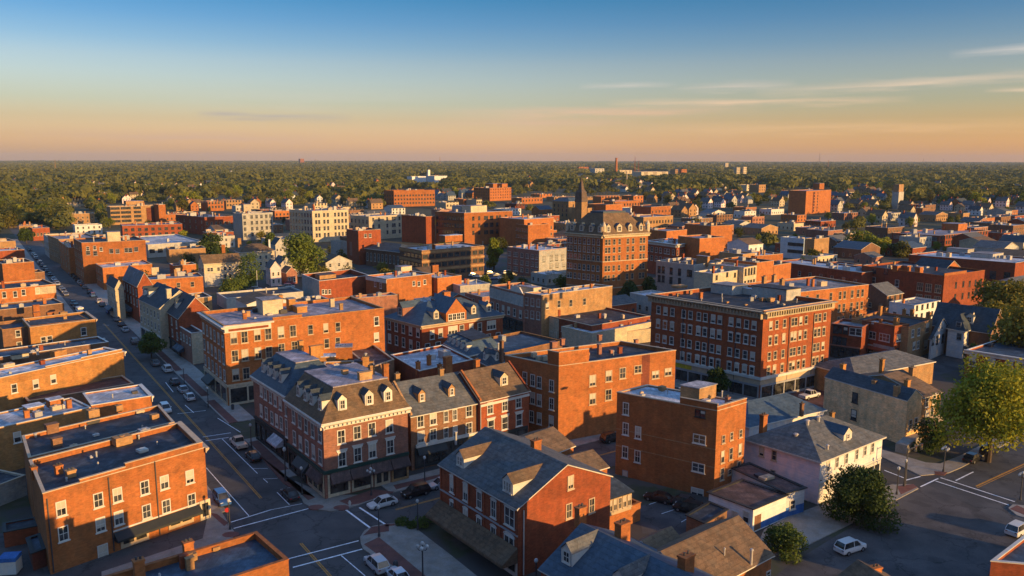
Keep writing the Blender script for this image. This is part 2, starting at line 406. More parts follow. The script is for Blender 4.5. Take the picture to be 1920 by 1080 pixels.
# ---------------------------------------------------------------- window prototypes: local x along the wall, -y outwards, z up, origin at sill centre
WPROTO = {}
def wmesh(w_, h_, style, tm):
    k = (round(w_, 2), round(h_, 2), style, tm.name)
    if k in WPROTO: return WPROTO[k]
    b = MB(); hw = w_ / 2; t = .13 if 's' not in style else .09
    b.abox(-hw, -hw + t, -.09, .0, 0, h_); b.abox(hw - t, hw, -.09, .0, 0, h_)
    b.abox(-hw + t, hw - t, -.09, 0, h_ - t, h_); b.abox(-hw + t, hw - t, -.09, 0, 0, t)
    b.abox(-hw + t, hw - t, -.07, -.02, h_ * .48, h_ * .48 + .07)
    if w_ > 1.6:
        n = max(2, int(round(w_ / .9)))
        for i in range(1, n):
            x = -hw + w_ * i / n; b.abox(x - .06, x + .06, -.075, -.02, t, h_ * .48); b.abox(x - .06, x + .06, -.075, -.02, h_ * .48 + .07, h_ - t)
    elif 'm' in style:
        b.abox(-.025, .025, -.06, -.02, t, h_ * .48); b.abox(-.025, .025, -.06, -.02, h_ * .48 + .07, h_ - t)
    b.abox(-hw - .12, hw + .12, -.17, 0, -.14, 0)
    if 'l' in style:
        b.poly([(-hw - .12, -.12, h_), (hw + .12, -.12, h_), (hw + .24, -.12, h_ + .36), (-hw - .24, -.12, h_ + .36)])
        b.poly([(-hw - .24, -.12, h_ + .36), (hw + .24, -.12, h_ + .36), (hw + .24, 0, h_ + .36), (-hw - .24, 0, h_ + .36)])
        b.abox(-hw - .27, hw + .27, -.2, 0, h_ + .365, h_ + .45)
    if 'a' in style:
        n = 6; rr = hw
        for i in range(n):
            a0, a1 = math.pi * i / n, math.pi * (i + 1) / n
            g = lambda a, r, y: (-r * math.cos(a), y, h_ + r * .45 * math.sin(a))
            b.poly([g(a0, rr, -.1), g(a1, rr, -.1), g(a1, rr + .16, -.1), g(a0, rr + .16, -.1)])
            b.poly([g(a0, rr + .16, -.1), g(a1, rr + .16, -.1), g(a1, rr + .16, 0), g(a0, rr + .16, 0)])
            b.poly([(-rr * math.cos(a0), -.03, h_), g(a0, rr, -.03), g(a1, rr, -.03), (-rr * math.cos(a1), -.03, h_)][::-1], 0)
    fm = b.mesh('window', [tm])
    p = MB(); p.poly([(-hw + t, -.03, t), (hw - t, -.03, t), (hw - t, -.03, h_ - t), (-hw + t, -.03, h_ - t)])
    pm = p.mesh('pane', [GLASS])
    bl = []
    for q in (.48, .75):
        c = MB(); c.poly([(-hw + t, -.037, h_ - t - (h_ - 2 * t) * q), (hw - t, -.037, h_ - t - (h_ - 2 * t) * q), (hw - t, -.037, h_ - t), (-hw + t, -.037, h_ - t)])
        bl.append(c.mesh('blind', [BLIND]))
    # far version: frame and pane in one mesh
    far = MB(); far.v = list(b.v); far.f = list(b.f); far.m = list(b.m); far.poly([(-hw + t, -.03, t), (hw - t, -.03, t), (hw - t, -.03, h_ - t), (-hw + t, -.03, h_ - t)], 1)
    WPROTO[k] = (fm, pm, bl, far.mesh('window', [tm, GLASS]))
    return WPROTO[k]
ALLB = []
class Bld:
    def __init__(s, name, label, cat, A, C, B, z=None, base=None, dep=None, wid=None, group=None, perp=False, zb=0.0, world=None):
        if z is None:
            g = P(C[0], base); lo, hi = 0., 70.
            for _ in range(50):
                m = (lo + hi) / 2
                if Q((g.x, g.y, m))[1] > C[1]: lo = m
                else: hi = m
            z = lo
        s.z = z; s.zb = zb
        if world: a, c, b = [Vector(q) if q else None for q in world]
        else:
            c = P(*C, z).xy
            b = P(*B, z).xy if B else None
            a = P(*A, z).xy if A else None
        if b is not None and a is not None and perp:
            u = (b - c).normalized(); n = Vector((-u.y, u.x)); a = c + n * (a - c).length
        if a is None:
            u = (b - c).normalized(); a = c + Vector((-u.y, u.x)) * dep
        if b is None:
            u = (a - c).normalized(); b = c + Vector((u.y, -u.x)) * wid
        if not world and c.length > 185:      # distant blocks follow the two street directions of the town
            def swing(e, lo, hi, px):
                az = math.degrees(math.atan2((e - c).x, (e - c).y)); q = min(max(az, lo), hi)
                if abs(q - az) < .5: return e
                d = Vector((math.sin(R(q)), math.cos(R(q)))); l0, l1 = 0.5, 160.0
                for _ in range(40):
                    m_ = (l0 + l1) / 2; p_ = c + d * m_
                    if (Q((p_.x, p_.y, z))[0] - px) * (1 if lo > 0 else -1) < 0: l0 = m_
                    else: l1 = m_
                return c + d * l0
            if B: b = swing(b, 47, 61, B[0])
            if A: a = swing(a, -50, -32, A[0])
            if not A and dep: u = (b - c).normalized(); a = c + Vector((-u.y, u.x)) * dep
            if not B and wid: u = (a - c).normalized(); b = c + Vector((u.y, -u.x)) * wid
        s.a, s.b, s.c = a, b, c; s.d = a + b - c
        ALLB.append(s); s.label = label
        s.foot = [tuple(a), tuple(c), tuple(b), tuple(s.d)]
        s.u = (b - c).normalized(); s.v = (a - c).normalized()
        s.root = thing(name, (c.x, c.y, 0), label, cat, group)
        s.dist = c.length
        s.roofz = z
    def face(s, f):
        o, e = (s.a, s.c) if f == 'L' else ((s.c, s.b) if f == 'R' else ((s.b, s.d) if f == 'E' else (s.d, s.a)))
        d = e - o; ln = d.length; d = d / ln
        return o, d, ln, Vector((d.y, -d.x))
    def hit(s, f, x, y, off=0.0):       # pixel -> (distance along the face, height), on the face moved outwards by off
        o, d, ln, n = s.face(f); o = o + n * off
        r = ray(x, y); t = (o - CAMP.xy).dot(n) / r.xy.dot(n); p = CAMP + r * t
        return (p.xy - o).dot(d), p.z
    def pt(s, f, u, z, off=0.0):
        o, d, ln, n = s.face(f); q = o + d * u + n * off
        return Vector((q.x, q.y, z))
    def win(s, f, u, z, w_, h_, style='', tm=None, parent=None, off=0.0, name='window'):
        tm = tm or TRIM
        o, d, ln, n = s.face(f)
        p = s.pt(f, u, z, off); rz = math.atan2(d.y, d.x)
        fm, pm, bl, far = wmesh(w_, h_, style, tm)
        parent = parent or s.root
        if s.dist > 235:
            return link(name, far, parent, p, rz)
        o = link(name, fm, parent, p, rz)
        # children of a rotated window sit in its own axes
        for nm, me in [('pane', pm)] + ([('blind', random.choice(bl))] if random.random() < .33 else []):
            c = bpy.data.objects.new(nm, me); COL.objects.link(c); c.parent = o
        return o
    def wins(s, f, pts, w_, h_, style='', tm=None):       # centres given as pixels
        for x, y in pts:
            u, z = s.hit(f, x, y); s.win(f, u, z - h_ / 2, w_, h_, style, tm)
    def grid(s, f, cols, rows, w_, h_, style='', tm=None, skip=()):   # cols: count or fractions; rows: sill heights
        ln = s.face(f)[2]
        if isinstance(cols, int): cols = [(i + .5) / cols for i in range(cols)]
        for j, z in enumerate(rows):
            for i, q in enumerate(cols):
                if (i, j) in skip: continue
                s.win(f, q * ln, z, w_, h_, style, tm)
    def gridpx(s, f, p00, p10, p01, nx, ny, w_, h_, style='', tm=None):
        u0, z0 = s.hit(f, *p00); u1, _ = s.hit(f, *p10); _, z1 = s.hit(f, *p01)
        xs = [i / (nx - 1) if nx > 1 else 0 for i in range(nx)] if isinstance(nx, int) else nx
        for j in range(ny):
            for q in xs:
                s.win(f, u0 + (u1 - u0) * q, z0 + (z1 - z0) * j / max(ny - 1, 1) - h_ / 2, w_, h_, style, tm)
    # ---- bodies and roofs
    def flat(s, wall, roof, cap=None, par=.55, th=.3, steps=None, capo=.06):
        z = s.z; F = s.foot; inn = inset(F, th)
        b = MB()
        n = len(F)
        for i in range(n):
            j = (i + 1) % n
            b.poly([(*F[i], s.zb), (*F[j], s.zb), (*F[j], z), (*F[i], z)])
            b.poly([(*inn[j], z - par), (*inn[i], z - par), (*inn[i], z), (*inn[j], z)])
            b.poly([(*F[i], z), (*F[j], z), (*inn[j], z), (*inn[i], z)])
        b.build('wall', wall, s.root)
        MB().poly([(*p, z - par) for p in inn]).build('roof', roof, s.root)
        if cap is not None:
            MB().ring(inset(F, -capo), inset(F, th + .05), z + .003, z + .13).build('coping', cap, s.root)
        s.roofz = z - par
        return s
    def step(s, f, u0, u1, dz, wall, cap=None, th=.32):   # raised piece of parapet
        o, d, ln, n = s.face(f)
        a, b2 = o + d * u0 - n * .003, o + d * u1 - n * .003
        pts = [tuple(a), tuple(b2), tuple(b2 - n * th), tuple(a - n * th)]
        MB().prism(pts, s.z + .14, s.z + .14 + dz).build('parapet', wall, s.root)
        if cap is not None: MB().prism(inset(pts, -.05), s.z + .143 + dz, s.z + .25 + dz).build('coping', cap, s.root)
    def cornice(s, faces, tm, h=.9, out=.55, drop=.3, dent=1.0):
        b = MB(); z = s.z - drop
        for f in faces:
            o, d, ln, n = s.face(f)
            e0 = 0.0
            def prof(u):
                q = o + d * u
                return [(q.x + n.x * k, q.y + n.y * k, z + zz) for k, zz in ((.004, -h), (.10, -h), (.14, -.32), (out * .8, -.12), (out, .02), (out, .2), (.004, .2))]
            p0, p1 = prof(-out * (f != 'X')), prof(ln + out)
            m = len(p0)
            for i in range(m):
                j = (i + 1) % m; b.poly([p0[i], p0[j], p1[j], p1[i]][::-1])
            b.poly(p0); b.poly(p1[::-1])
            if dent:
                k = int(ln / dent)
                for i in range(k):
                    u = (i + .5) * ln / k
                    q = o + d * (u - .11) + n * .13
                    b.box((q.x, q.y, z - .75 * h), (d.x * .22, d.y * .22, 0), (n.x * .3, n.y * .3, 0), (0, 0, .75 * h - .22))
        return b.build('cornice', tm, s.root)
    def band(s, f, z, h, tm, out=.06, u0=0.0, u1=None, name='band'):
        o, d, ln, n = s.face(f); u1 = ln if u1 is None else u1
        q = o + d * u0 + n * .002
        return MB().box((q.x, q.y, z), (d.x * (u1 - u0), d.y * (u1 - u0), 0), (n.x * out, n.y * out, 0), (0, 0, h)).build(name, tm, s.root)
    def walls(s, wall):
        MB().prism(s.foot, s.zb, s.z, top=False).build('wall', wall, s.root); return s
    def gable(s, wall, roof, rh, along='L', over=.35, trim=None, shift=.5):
        """ridge runs parallel to face `along`; the two other faces carry gables"""
        z = s.z
        a, c, b, d = s.a, s.c, s.b, s.d
        if along == 'L': e0, e1, g0, g1 = c, b, a, d        # gable faces c-b and a-d
        else: e0, e1, g0, g1 = a, c, d, b                     # gable faces a-c and d-b
        r0 = e0 + (e1 - e0) * shift; r1 = g0 + (g1 - g0) * shift
        m = MB()
        F = s.foot
        for i in range(4):
            j = (i + 1) % 4; m.poly([(*F[i], s.zb), (*F[j], s.zb), (*F[j], z), (*F[i], z)])
        m.poly([(*e0, z), (*e1, z), (*r0, z + rh)]); m.poly([(*g1, z), (*g0, z), (*r1, z + rh)])
        m.build('wall', wall, s.root)
        ax = (r1 - r0).normalized(); rr0, rr1 = r0 - ax * over * .6, r1 + ax * over * .6
        R_ = MB()
        for p0, p1 in ((e0, g0), (e1, g1)):
            out = (p0 - r0); L2 = out.length; out = out / L2
            out = (out - ax * out.dot(ax)).normalized(); hw = abs((p0 - r0).dot(out))
            sl = rh / hw
            q0 = p0 + out * over - ax * over * .6; q1 = p1 + out * over + ax * over * .6
            zz = z - over * sl
            T = .16
            top = [(*rr0, z + rh + T), (*rr1, z + rh + T), (*q1, zz + T), (*q0, zz + T)]
            bot = [(*rr0, z + rh + .01), (*rr1, z + rh + .01), (*q1, zz + .01), (*q0, zz + .01)]
            flip = (Vector(top[1]) - Vector(top[0])).cross(Vector(top[2]) - Vector(top[1])).z < 0
            if flip: top = top[::-1]; bot = bot[::-1]
            R_.poly(top); R_.poly(bot[::-1])
            for i in range(4):
                j = (i + 1) % 4; R_.poly([bot[i], bot[j], top[j], top[i]], 1)
        R_.build('roof', [roof, trim or TRIM], s.root)
        s.rise = rh; s.along = along; s.slope = rh / max(abs((e0 - r0).length), .1); s.over = over
        s.ridge = (r0, r1)
        return s
    def rake(s, end, m, hgt=.45, th=.34):
        """fire wall rising above the roof along one gable end of an 'R' ridge: end 0 = left gable, 1 = right gable"""
        p0, p1 = (s.c, s.a) if end == 0 else (s.b, s.d)
        r = s.ridge[0] if end == 0 else s.ridge[1]; ax = s.u * (th * (1 if end == 0 else -1)); z = s.z
        fr = [(p0, z - .3), (p0, z + hgt), (r, z + s.rise + hgt), (p1, z + hgt), (p1, z - .3)]
        A_ = [(q.x, q.y, h) for q, h in fr]; B_ = [((q + ax).x, (q + ax).y, h) for q, h in fr]
        b = MB().poly(A_).poly(B_[::-1])
        for i in range(5): j = (i + 1) % 5; b.poly([A_[i], B_[i], B_[j], A_[j]])
        b.build('party_wall', m, s.root)
    def frustum(s, roof, d, h, top=None, over=.35, wall=None, trim=None, top2=None):
        if wall: s.walls(wall)
        e = inset(s.foot, -over); t = inset(s.foot, d)
        if top2 is not None: t = top2
        m = MB(); z0 = s.z + .02; n = 4
        if trim is not None:
            MB().prism(inset(s.foot, -over - .04), s.z - .28, s.z + .018).build('eaves', trim, s.root)
        for i in range(n):
            j = (i + 1) % n; m.poly([(*e[i], z0), (*e[j], z0), (*t[j], z0 + h), (*t[i], z0 + h)])
        if top is None: m.poly([(*p, z0 + h) for p in t])
        m.build('roof', roof, s.root)
        if top is not None:
            MB().prism(inset(t, -.12), z0 + h - .02, z0 + h + .16).build('roof_deck', top, s.root)
        s.slope = h / (d + over); s.over = over; s.fr = (d, h); s.roofz = s.z + h + .16
        return s
    def hip(s, wall, roof, h, over=.45, trim=None):
        F = s.foot; lu = (s.b - s.c).length; lv = (s.a - s.c).length
        s.walls(wall)
        hw = min(lu, lv) / 2
        e = [Vector(p) for p in inset(F, -over)]
        a, c, b, d = e
        if lu >= lv:
            r0 = (a + c) / 2 + (b - c).normalized() * hw; r1 = (d + b) / 2 - (b - c).normalized() * hw
            quads = [[c, b, r1, r0], [d, a, r0, r1]]; tris = [[a, c, r0], [b, d, r1]]
        else:
            r0 = (c + b) / 2 + (a - c).normalized() * hw; r1 = (a + d) / 2 - (a - c).normalized() * hw
            quads = [[a, c, r0, r1], [b, d, r1, r0]]; tris = [[c, b, r0], [d, a, r1]]
        m = MB(); z0 = s.z + .02
        for q in quads: m.poly([(*q[0], z0), (*q[1], z0), (*q[2], z0 + h), (*q[3], z0 + h)])
        for q in tris: m.poly([(*q[0], z0), (*q[1], z0), (*q[2], z0 + h)])
        m.build('roof', roof, s.root)
        MB().prism(inset(F, -over - .03), s.z - .22, s.z + .018).build('eaves', trim or TRIM, s.root)
        s.slope = h / (hw + over); s.over = over; s.rise = h
        s.ridge = (r0, r1)
        return s
    def dormer(s, f, px=None, u=None, t0=1.0, w_=1.5, h_=1.5, gh=.8, wall=None, roof=None, ww=None, wh=None, wstyle='m', n=1):
        """gabled dormer whose front stands t0 inside the eaves of face f"""
        wall = wall or TRIM; roof = roof or SH_DK
        o, d, ln, nrm = s.face(f)
        zb = s.z + (t0 + s.over) * s.slope
        if u is None: u, _ = s.hit(f, *px, off=-t0)
        ctr = o + d * u - nrm * t0
        dep_e = h_ / s.slope; dep_r = (h_ + gh) / s.slope
        hw = w_ / 2
        def W(x, y, z): q = ctr + d * x - nrm * y; return (q.x, q.y, zb + z)
        m = MB()
        m.poly([W(-hw, 0, -.2), W(hw, 0, -.2), W(hw, 0, h_), W(0, 0, h_ + gh), W(-hw, 0, h_)])
        m.poly([W(-hw, dep_e, h_), W(-hw, 0, -.2), W(-hw, 0, h_)]); m.poly([W(hw, 0, -.2), W(hw, dep_e, h_), W(hw, 0, h_)])
        dm = m.build('dormer', wall, s.root)
        r = MB(); k = .14; g = gh / hw
        for sg in (-1, 1):
            A_, B_ = W(0, -k, h_ + gh + .08), W(0, dep_r, h_ + gh + .08)
            C_, D_ = W(sg * (hw + k), dep_e - k * g / s.slope, h_ - k * g + .08), W(sg * (hw + k), -k, h_ - k * g + .08)
            q = [A_, B_, C_, D_]
            if sg < 0: q = q[::-1]
            r.poly(q[::-1]); 
        r.build('roof', roof, dm)
        ww = ww or w_ * .62; wh = wh or h_ * .85
        fm, pm, bl, far = wmesh(ww / n, wh, wstyle, TRIM)
        for i in range(n):
            q = ctr + d * ((i - (n - 1) / 2) * ww / n)
            p = Vector((q.x + nrm.x * .01, q.y + nrm.y * .01, zb + h_ * .12)); rz = math.atan2(d.y, d.x)
            link('window', far, dm, p, rz)
        return dm
    # ---- things fixed to the roof
    def unit(s, px, py, sx=1.6, sy=1.2, h=1.1, m=None, z=None, name='rooftop_unit', n=None):
        z = s.roofz if z is None else z
        p = P(px, py, z); u, v = s.u, Vector((-s.u.y, s.u.x)); m = m or METAL
        b = MB(); q = p.xy - u * sx / 2
        b.box((q.x, q.y, z + .12), (u.x * sx, u.y * sx, 0), (v.x * sy, v.y * sy, 0), (0, 0, h - .12))
        q2 = p.xy - u * (sx / 2 - .15) + v * .15
        b.box((q2.x, q2.y, z - .05), (u.x * (sx - .3), u.y * (sx - .3), 0), (v.x * (sy - .3), v.y * (sy - .3), 0), (0, 0, .17))
        if sx > 1.2:
            b.cyl(p.xy + v * sy / 2, .38, .38, z + h, z + h + .1, 10)
        return b.build(name, m, s.root)
    def house(s, px, py, sx, sy, h, wall, roof, name='penthouse', z=None, px2=None):
        z = s.roofz if z is None else z
        p = P(px, py, z).xy; u, v = s.u, s.v
        F = [tuple(p + v * sy), tuple(p), tuple(p + u * sx), tuple(p + u * sx + v * sy)]
        o = MB().prism(F, z - .05, z + h, bottom=False, top=False).build(name, wall, s.root)
        MB().prism(inset(F, -.12), z + h + .002, z + h + .16).build('roof', roof, o)
        return o
    def chim(s, px, py, zt, w_=.7, d_=.55, h=1.6, m=None, sunk=.6, name='chimney', pots=2):
        """px,py: foot of the chimney at height zt"""
        p = P(px, py, zt).xy; u = s.u; v = Vector((-u.y, u.x)); m = m or BR_OR
        q = p - u * w_ / 2
        b = MB().box((q.x, q.y, zt - sunk), (u.x * w_, u.y * w_, 0), (v.x * d_, v.y * d_, 0), (0, 0, h + sunk - .2))
        q = q - u * .07 - v * .07
        b.box((q.x, q.y, zt + h - .2), (u.x * (w_ + .14), u.y * (w_ + .14), 0), (v.x * (d_ + .14), v.y * (d_ + .14), 0), (0, 0, .2))
        o = b.build(name, m, s.root)
        if pots and s.dist < 235:
            pb = MB()
            for i in range(pots):
                c = p + u * ((i + .5) / pots - .5) * w_ * .8 + v * d_ / 2
                pb.cyl(c, .12, .1, zt + h + .001, zt + h + .32, 8)
            pb.build('chimney_pot', METALD, o)
        return o
    def pipe(s, px, py, h=.8, r=.12, z=None, m=None):
        z = s.roofz if z is None else z
        p = P(px, py, z)
        return MB().cyl(p.xy, r, r, z - .3, z + h, 8).cyl(p.xy, r * 1.5, r * .9, z + h, z + h + .18, 8).build('vent_pipe', m or METAL, s.root)
    def clutter(s, n, seed=0, big=1.0):
        rr = random.Random(seed * 77 + int(s.dist * 10))
        lu, lv = (s.b - s.c).length, (s.a - s.c).length
        for i in range(n):
            a_, b_ = rr.uniform(.12, .88), rr.uniform(.15, .85)
            p = s.c + s.u * lu * a_ + s.v * lv * b_
            sx, sy, h = rr.uniform(.8, 2.2) * big, rr.uniform(.7, 1.5) * big, rr.uniform(.5, 1.4) * big
            k = rr.random(); u, v = s.u, Vector((-s.u.y, s.u.x)); z = s.roofz; m = MB()
            if k < .5:
                q = p - u * sx / 2 - v * sy / 2
                m.box((q.x, q.y, z - .02), (u.x * sx, u.y * sx, 0), (v.x * sy, v.y * sy, 0), (0, 0, h)).cyl(p, .3 * big, .3 * big, z + h - .02, z + h + .12, 8)
                m.build('rooftop_unit', rr.choice([METAL, METAL, TRIMD, GREYT]), s.root)
            elif k < .75:
                q = p - u * .4 - v * .3
                m.box((q.x, q.y, z - .02), (u.x * .8, u.y * .8, 0), (v.x * .6, v.y * .6, 0), (0, 0, h + .7))
                q = q - u * .06 - v * .06
                m.box((q.x, q.y, z + h + .68), (u.x * .92, u.y * .92, 0), (v.x * .72, v.y * .72, 0), (0, 0, .16)).build('chimney', rr.choice([BR_OR, BR_RED, BR_TAN]), s.root)
            else:
                m.cyl(p, .16 * big, .16 * big, z - .02, z + h, 8).cyl(p, .3 * big, .2 * big, z + h, z + h + .25, 8).build('roof_vent', METAL, s.root)
    def shop(s, f, u0, u1, z0, z1, n, frame=None, name='shopfront', door=(), off=.02):
        """glazed shop front between u0 and u1: frame with n bays, a pane per bay"""
        frame = frame or TRIMD
        o, d, ln, nrm = s.face(f); b = MB()
        def bx(a, b_, za, zb_, o0, o1):
            q = o + d * a + nrm * o0
            b.box((q.x, q.y, za), (d.x * (b_ - a), d.y * (b_ - a), 0), (nrm.x * (o1 - o0), nrm.y * (o1 - o0), 0), (0, 0, zb_ - za))
        pil = .32
        bx(u0, u1, z1 - .45, z1, off, off + .16); bx(u0, u1, z0, z0 + .5, off, off + .12)
        for i in range(n + 1):
            u = u0 + (u1 - u0 - pil) * i / n; bx(u, u + pil, z0 + .5, z1 - .45, off, off + .18)
        sh = b.build(name, frame, s.root)
        for i in range(n):
            ua = u0 + (u1 - u0 - pil) * i / n + pil; ub = u0 + (u1 - u0 - pil) * (i + 1) / n
            p0, p1 = o + d * ua + nrm * (off + .03), o + d * ub + nrm * (off + .03)
            MB().poly([(*p0, z0 + .5), (*p1, z0 + .5), (*p1, z1 - .45), (*p0, z1 - .45)]).build('pane', GLASSB, sh)
        return sh
    def awning(s, f, u0, u1, z1, out, drop, m, skirt=.3):
        o, d, ln, n = s.face(f)
        def W(u, k, z): q = o + d * u + n * k; return (q.x, q.y, z)
        b = MB(); k0 = .2
        A_ = [W(u0, k0, z1), W(u1, k0, z1), W(u1, out, z1 - drop), W(u0, out, z1 - drop)]
        B_ = [W(u0, out, z1 - drop - skirt), W(u1, out, z1 - drop - skirt)]
        b.poly(A_[::-1]); b.poly([B_[0], B_[1], A_[2], A_[3]])
        b.poly([A_[0], A_[3], B_[0], W(u0, k0, z1 - drop - skirt)]); b.poly([A_[1], W(u1, k0, z1 - drop - skirt), B_[1], A_[2]])
        b.poly([W(u0, k0, z1 - drop - skirt), W(u1, k0, z1 - drop - skirt), B_[1], B_[0]])
        return b.build('awning', m, s.root)
    def drain(s, f, px, py, m=None):
        u, z = s.hit(f, px, py); o, d, ln, n = s.face(f); q = o + d * u + n * .03
        return MB().box((q.x, q.y, .2), (d.x * .13, d.y * .13, 0), (n.x * .12, n.y * .12, 0), (0, 0, z - .2)).build('downpipe', m or METALD, s.root)
# ================================================================ buildings close to the camera
k1 = crop(0, 700, .352); k2 = crop(440, 620, .352); k4 = crop(800, 700, .352); k5 = crop(1120, 660, .389); k6 = crop(1440, 660, .389)
k7 = crop(700, 540, .3125); kh = crop(1160, 500, .25); k0 = crop(0, 440, .2592); ka = crop(180, 560, .2037); kr = crop(1500, 420, .2778); kc = crop(360, 420, .2083); kd = crop(740, 420, .2083)
def mp(k, *pts): return [k(*p) for p in pts]
# --- three storey brick block at the crossing, lower left
N1 = Bld('brick_building', 'three storey orange brick building with stepped parapet and long black awning', 'building', k1(155, 465), k1(228, 642), k1(1090, 397), base=1078)
N1.z -= .0
N1.flat(BR_OR, RF_DK, TRIMD, par=.7)
for a_, b_, dz in (((668, 500), (1080, 400), .75), ((425, 575), (668, 510), .3)):
    N1.step('R', N1.hit('R', *k1(*a_))[0], N1.hit('R', *k1(*b_))[0], dz, BR_OR, TRIMD)
N1.wins('R', mp(k1, (325, 720), (523, 675), (625, 647), (770, 608), (875, 580), (1010, 550), (337, 853), (535, 805), (632, 770), (780, 735), (885, 708), (1020, 675)), 1.25, 2.0, 'm')
N1.wins('R', mp(k1, (548, 955)), 1.35, 2.3, 'm')
u, z = N1.hit('R', *k1(608, 905)); u2, z2 = N1.hit('R', *k1(1062, 775))
N1.awning('R', u, u2, 2.75, 1.3, .8, DKTRIM, .3)
N1.band('R', 2.82, .2, TRIM, .1, u - .1, u2 + .1, 'fascia')
N1.shop('R', u + .8, u + 4.6, .15, 2.2, 2, TRIMD); N1.shop('R', u2 - 4.6, u2 - .9, .4, 2.2, 2, TRIMD)
LN = N1.face('R')[2]
N1.shop('R', LN - 1.35, LN + .25, 0.1, 3.1, 1, CREAM, name='corner_entrance')
N1.cornice('E', TRIMD, .5, .5, .1, 0)
for q in ((572, 555), (820, 470), (245, 668)): N1.drain('R', *k1(*q))
N1.unit(*k1(665, 385), 2.4, 1.6, 1.3, BR_TAN); N1.unit(*k1(778, 330), 1.5, 1.3, .9); N1.unit(*k1(768, 425), 1.3, 1.2, .5, TRIM)
N1.chim(*k1(320, 540), N1.roofz, .9, .7, 1.3); N1.chim(*k1(385, 555), N1.roofz, 1.1, .8, 1.0, BR_TAN); N1.chim(*k1(187, 545), N1.roofz, .7, .6, 1.2)
N1.pipe(*k1(515, 450)); N1.pipe(*k1(740, 350), .5); N1.pipe(*k1(355, 575), .4)
N1b = Bld('brick_building', 'low dark roofed brick wing with two square brick chimneys, behind the black awning building', 'building', k1(118, 335), k1(152, 452), k1(928, 262), z=N1.z - .9)
N1b.flat(BR_OR, RF_DK, TRIMD, par=.5)
N1b.unit(*k1(505, 245), 1.7, 1.3, 1.6, BR_TAN); N1b.unit(*k1(500, 270), 2.0, 1.5, .5, METALD); N1b.unit(*k1(640, 205), 1.1, .9, 1.1, BR_TAN)
N1b.chim(*k1(285, 320), N1b.roofz, 1.7, 1.2, 1.5, BR_BRN, pots=0); N1b.chim(*k1(310, 390), N1b.roofz, 1.3, 1.0, 1.3, BR_BRN, pots=0)
N1b.unit(*k1(830, 245), 1.2, 1.0, .8, BR_TAN); N1b.unit(*k1(750, 215), 1.4, 1.0, .5, TRIMD); N1b.pipe(*k1(190, 340), .5, .2)
# --- low white roofed shop rows behind it
N3 = Bld('shop_building', 'low orange brick building with white sheet roof and stepped white parapet end', 'building', None, k1(487, 173), k1(806, 122), z=8.3, dep=9.5)
N3.flat(BR_OR, RF_WH, TRIM, par=.2); N3.unit(*k1(720, 110), 1.0, .9, .5, METALD); N3.cornice('E', TRIM, .9, .4, .1, 0); N3.pipe(*k1(600, 130), .6)
N3b = Bld('shop_building', 'long low orange brick building with patched white roof and one sash window', 'building', None, k1(-60, 303), k1(487, 182), z=7.9, dep=9.0)
N3b.flat(BR_YE, RF_WH, TRIM, par=.2); N3b.wins('R', mp(k1, (92, 340)), 1.2, 1.9)
N3b.house(*k1(270, 190), 2.2, 2, 1.4, BR_OR, RF_WH); N3b.house(*k1(150, 215), 2.6, 2.4, .9, BR_YE, RF_WH); N3b.clutter(3, 5)
# --- brown single storey between
N2b = Bld('shed', 'brown roofed single storey extension tucked below the long yellow brick wall', 'shed', None, k1(150, 150), k1(712, 55), z=4.6, dep=8.5)
N2b.flat(BR_BRN, RF_BN, TRIMD, par=.3); N2b.unit(*k1(430, 40), 2.2, 1.4, 1.0, BR_TAN); N2b.unit(*k1(405, 70), 1.0, .8, .7, METAL); N2b.unit(*k1(250, 105), 1.6, .8, .4, METALD)
N2 = Bld('brick_building', 'long yellow orange brick building with pale stepped roof and square roof vent', 'building', None, k0(-170, 1075), k0(892, 848), z=9.6, dep=7.6)
N2.flat(BR_YE, RF_WH, TRIM, par=.25)
for p, q, dz in (((590, 905), (885, 848), .5), ((330, 965), (590, 910), .25)):
    N2.step('R', N2.hit('R', *k0(*p))[0], N2.hit('R', *k0(*q))[0], dz, BR_YE, TRIM)
N2.wins('R', mp(k0, (385, 1045), (258, 1080)), 1.2, 1.9); N2.wins('R', mp(k1, (75, 80)), 1.2, 1.9); N2.cornice('E', TRIM, .8, .5, .1, 0)
N2.unit(*k0(443, 888), 2.6, 2.0, 1.5, BR_YE); N2.chim(*k0(313, 940), N2.roofz, .9, .7, .9, BR_RED); N2.unit(*k0(70, 965), 2.2, 1.5, .9, TRIMD); N2.pipe(*k0(272, 860), 1.0, .3)
N2c = Bld('shop_building', 'flat blue grey roofed low shop building between two yellow brick walls', 'building', None, k0(-120, 905), k0(785, 752), z=6.3, dep=8.5)
N2c.flat(BR_BRN, RF_BL, TRIM, par=.35); N2c.house(*k0(90, 905), 3.4, 1.8, 1.0, CREAM, RF_DK); N2c.pipe(*k0(470, 800), .7); N2c.unit(*k0(745, 760), 1.2, .8, .3, TRIM)
N4 = Bld('brick_building', 'orange brick building with dark roof, three roof chimneys and one white end window', 'building', k0(160, 610), k0(215, 672), k0(692, 575), z=9.2)
N4.flat(BR_YE, RF_DK, TRIMD, par=.55); N4.wins('R', mp(k0, (605, 700)), 1.4, 2.2); N4.wins('R', mp(k0, (315, 765), (360, 758)), 1.3, 2.0); N4.cornice('E', TRIMD, .6, .4, .1, 0)
N4.unit(*k0(465, 590), 1.8, 1.2, 1.2, BR_TAN)
N4b = Bld('brick_building', 'dark roofed brick wing with row of square chimneys and lit rear parapet', 'building', None, k0(15, 690), k0(640, 548), z=8.6, dep=12)
N4b.flat(BR_BRN, RF_DK, BR_YE, par=.7); N4b.wins('R', mp(k0, (130, 715), (140, 800)), 1.2, 1.9)
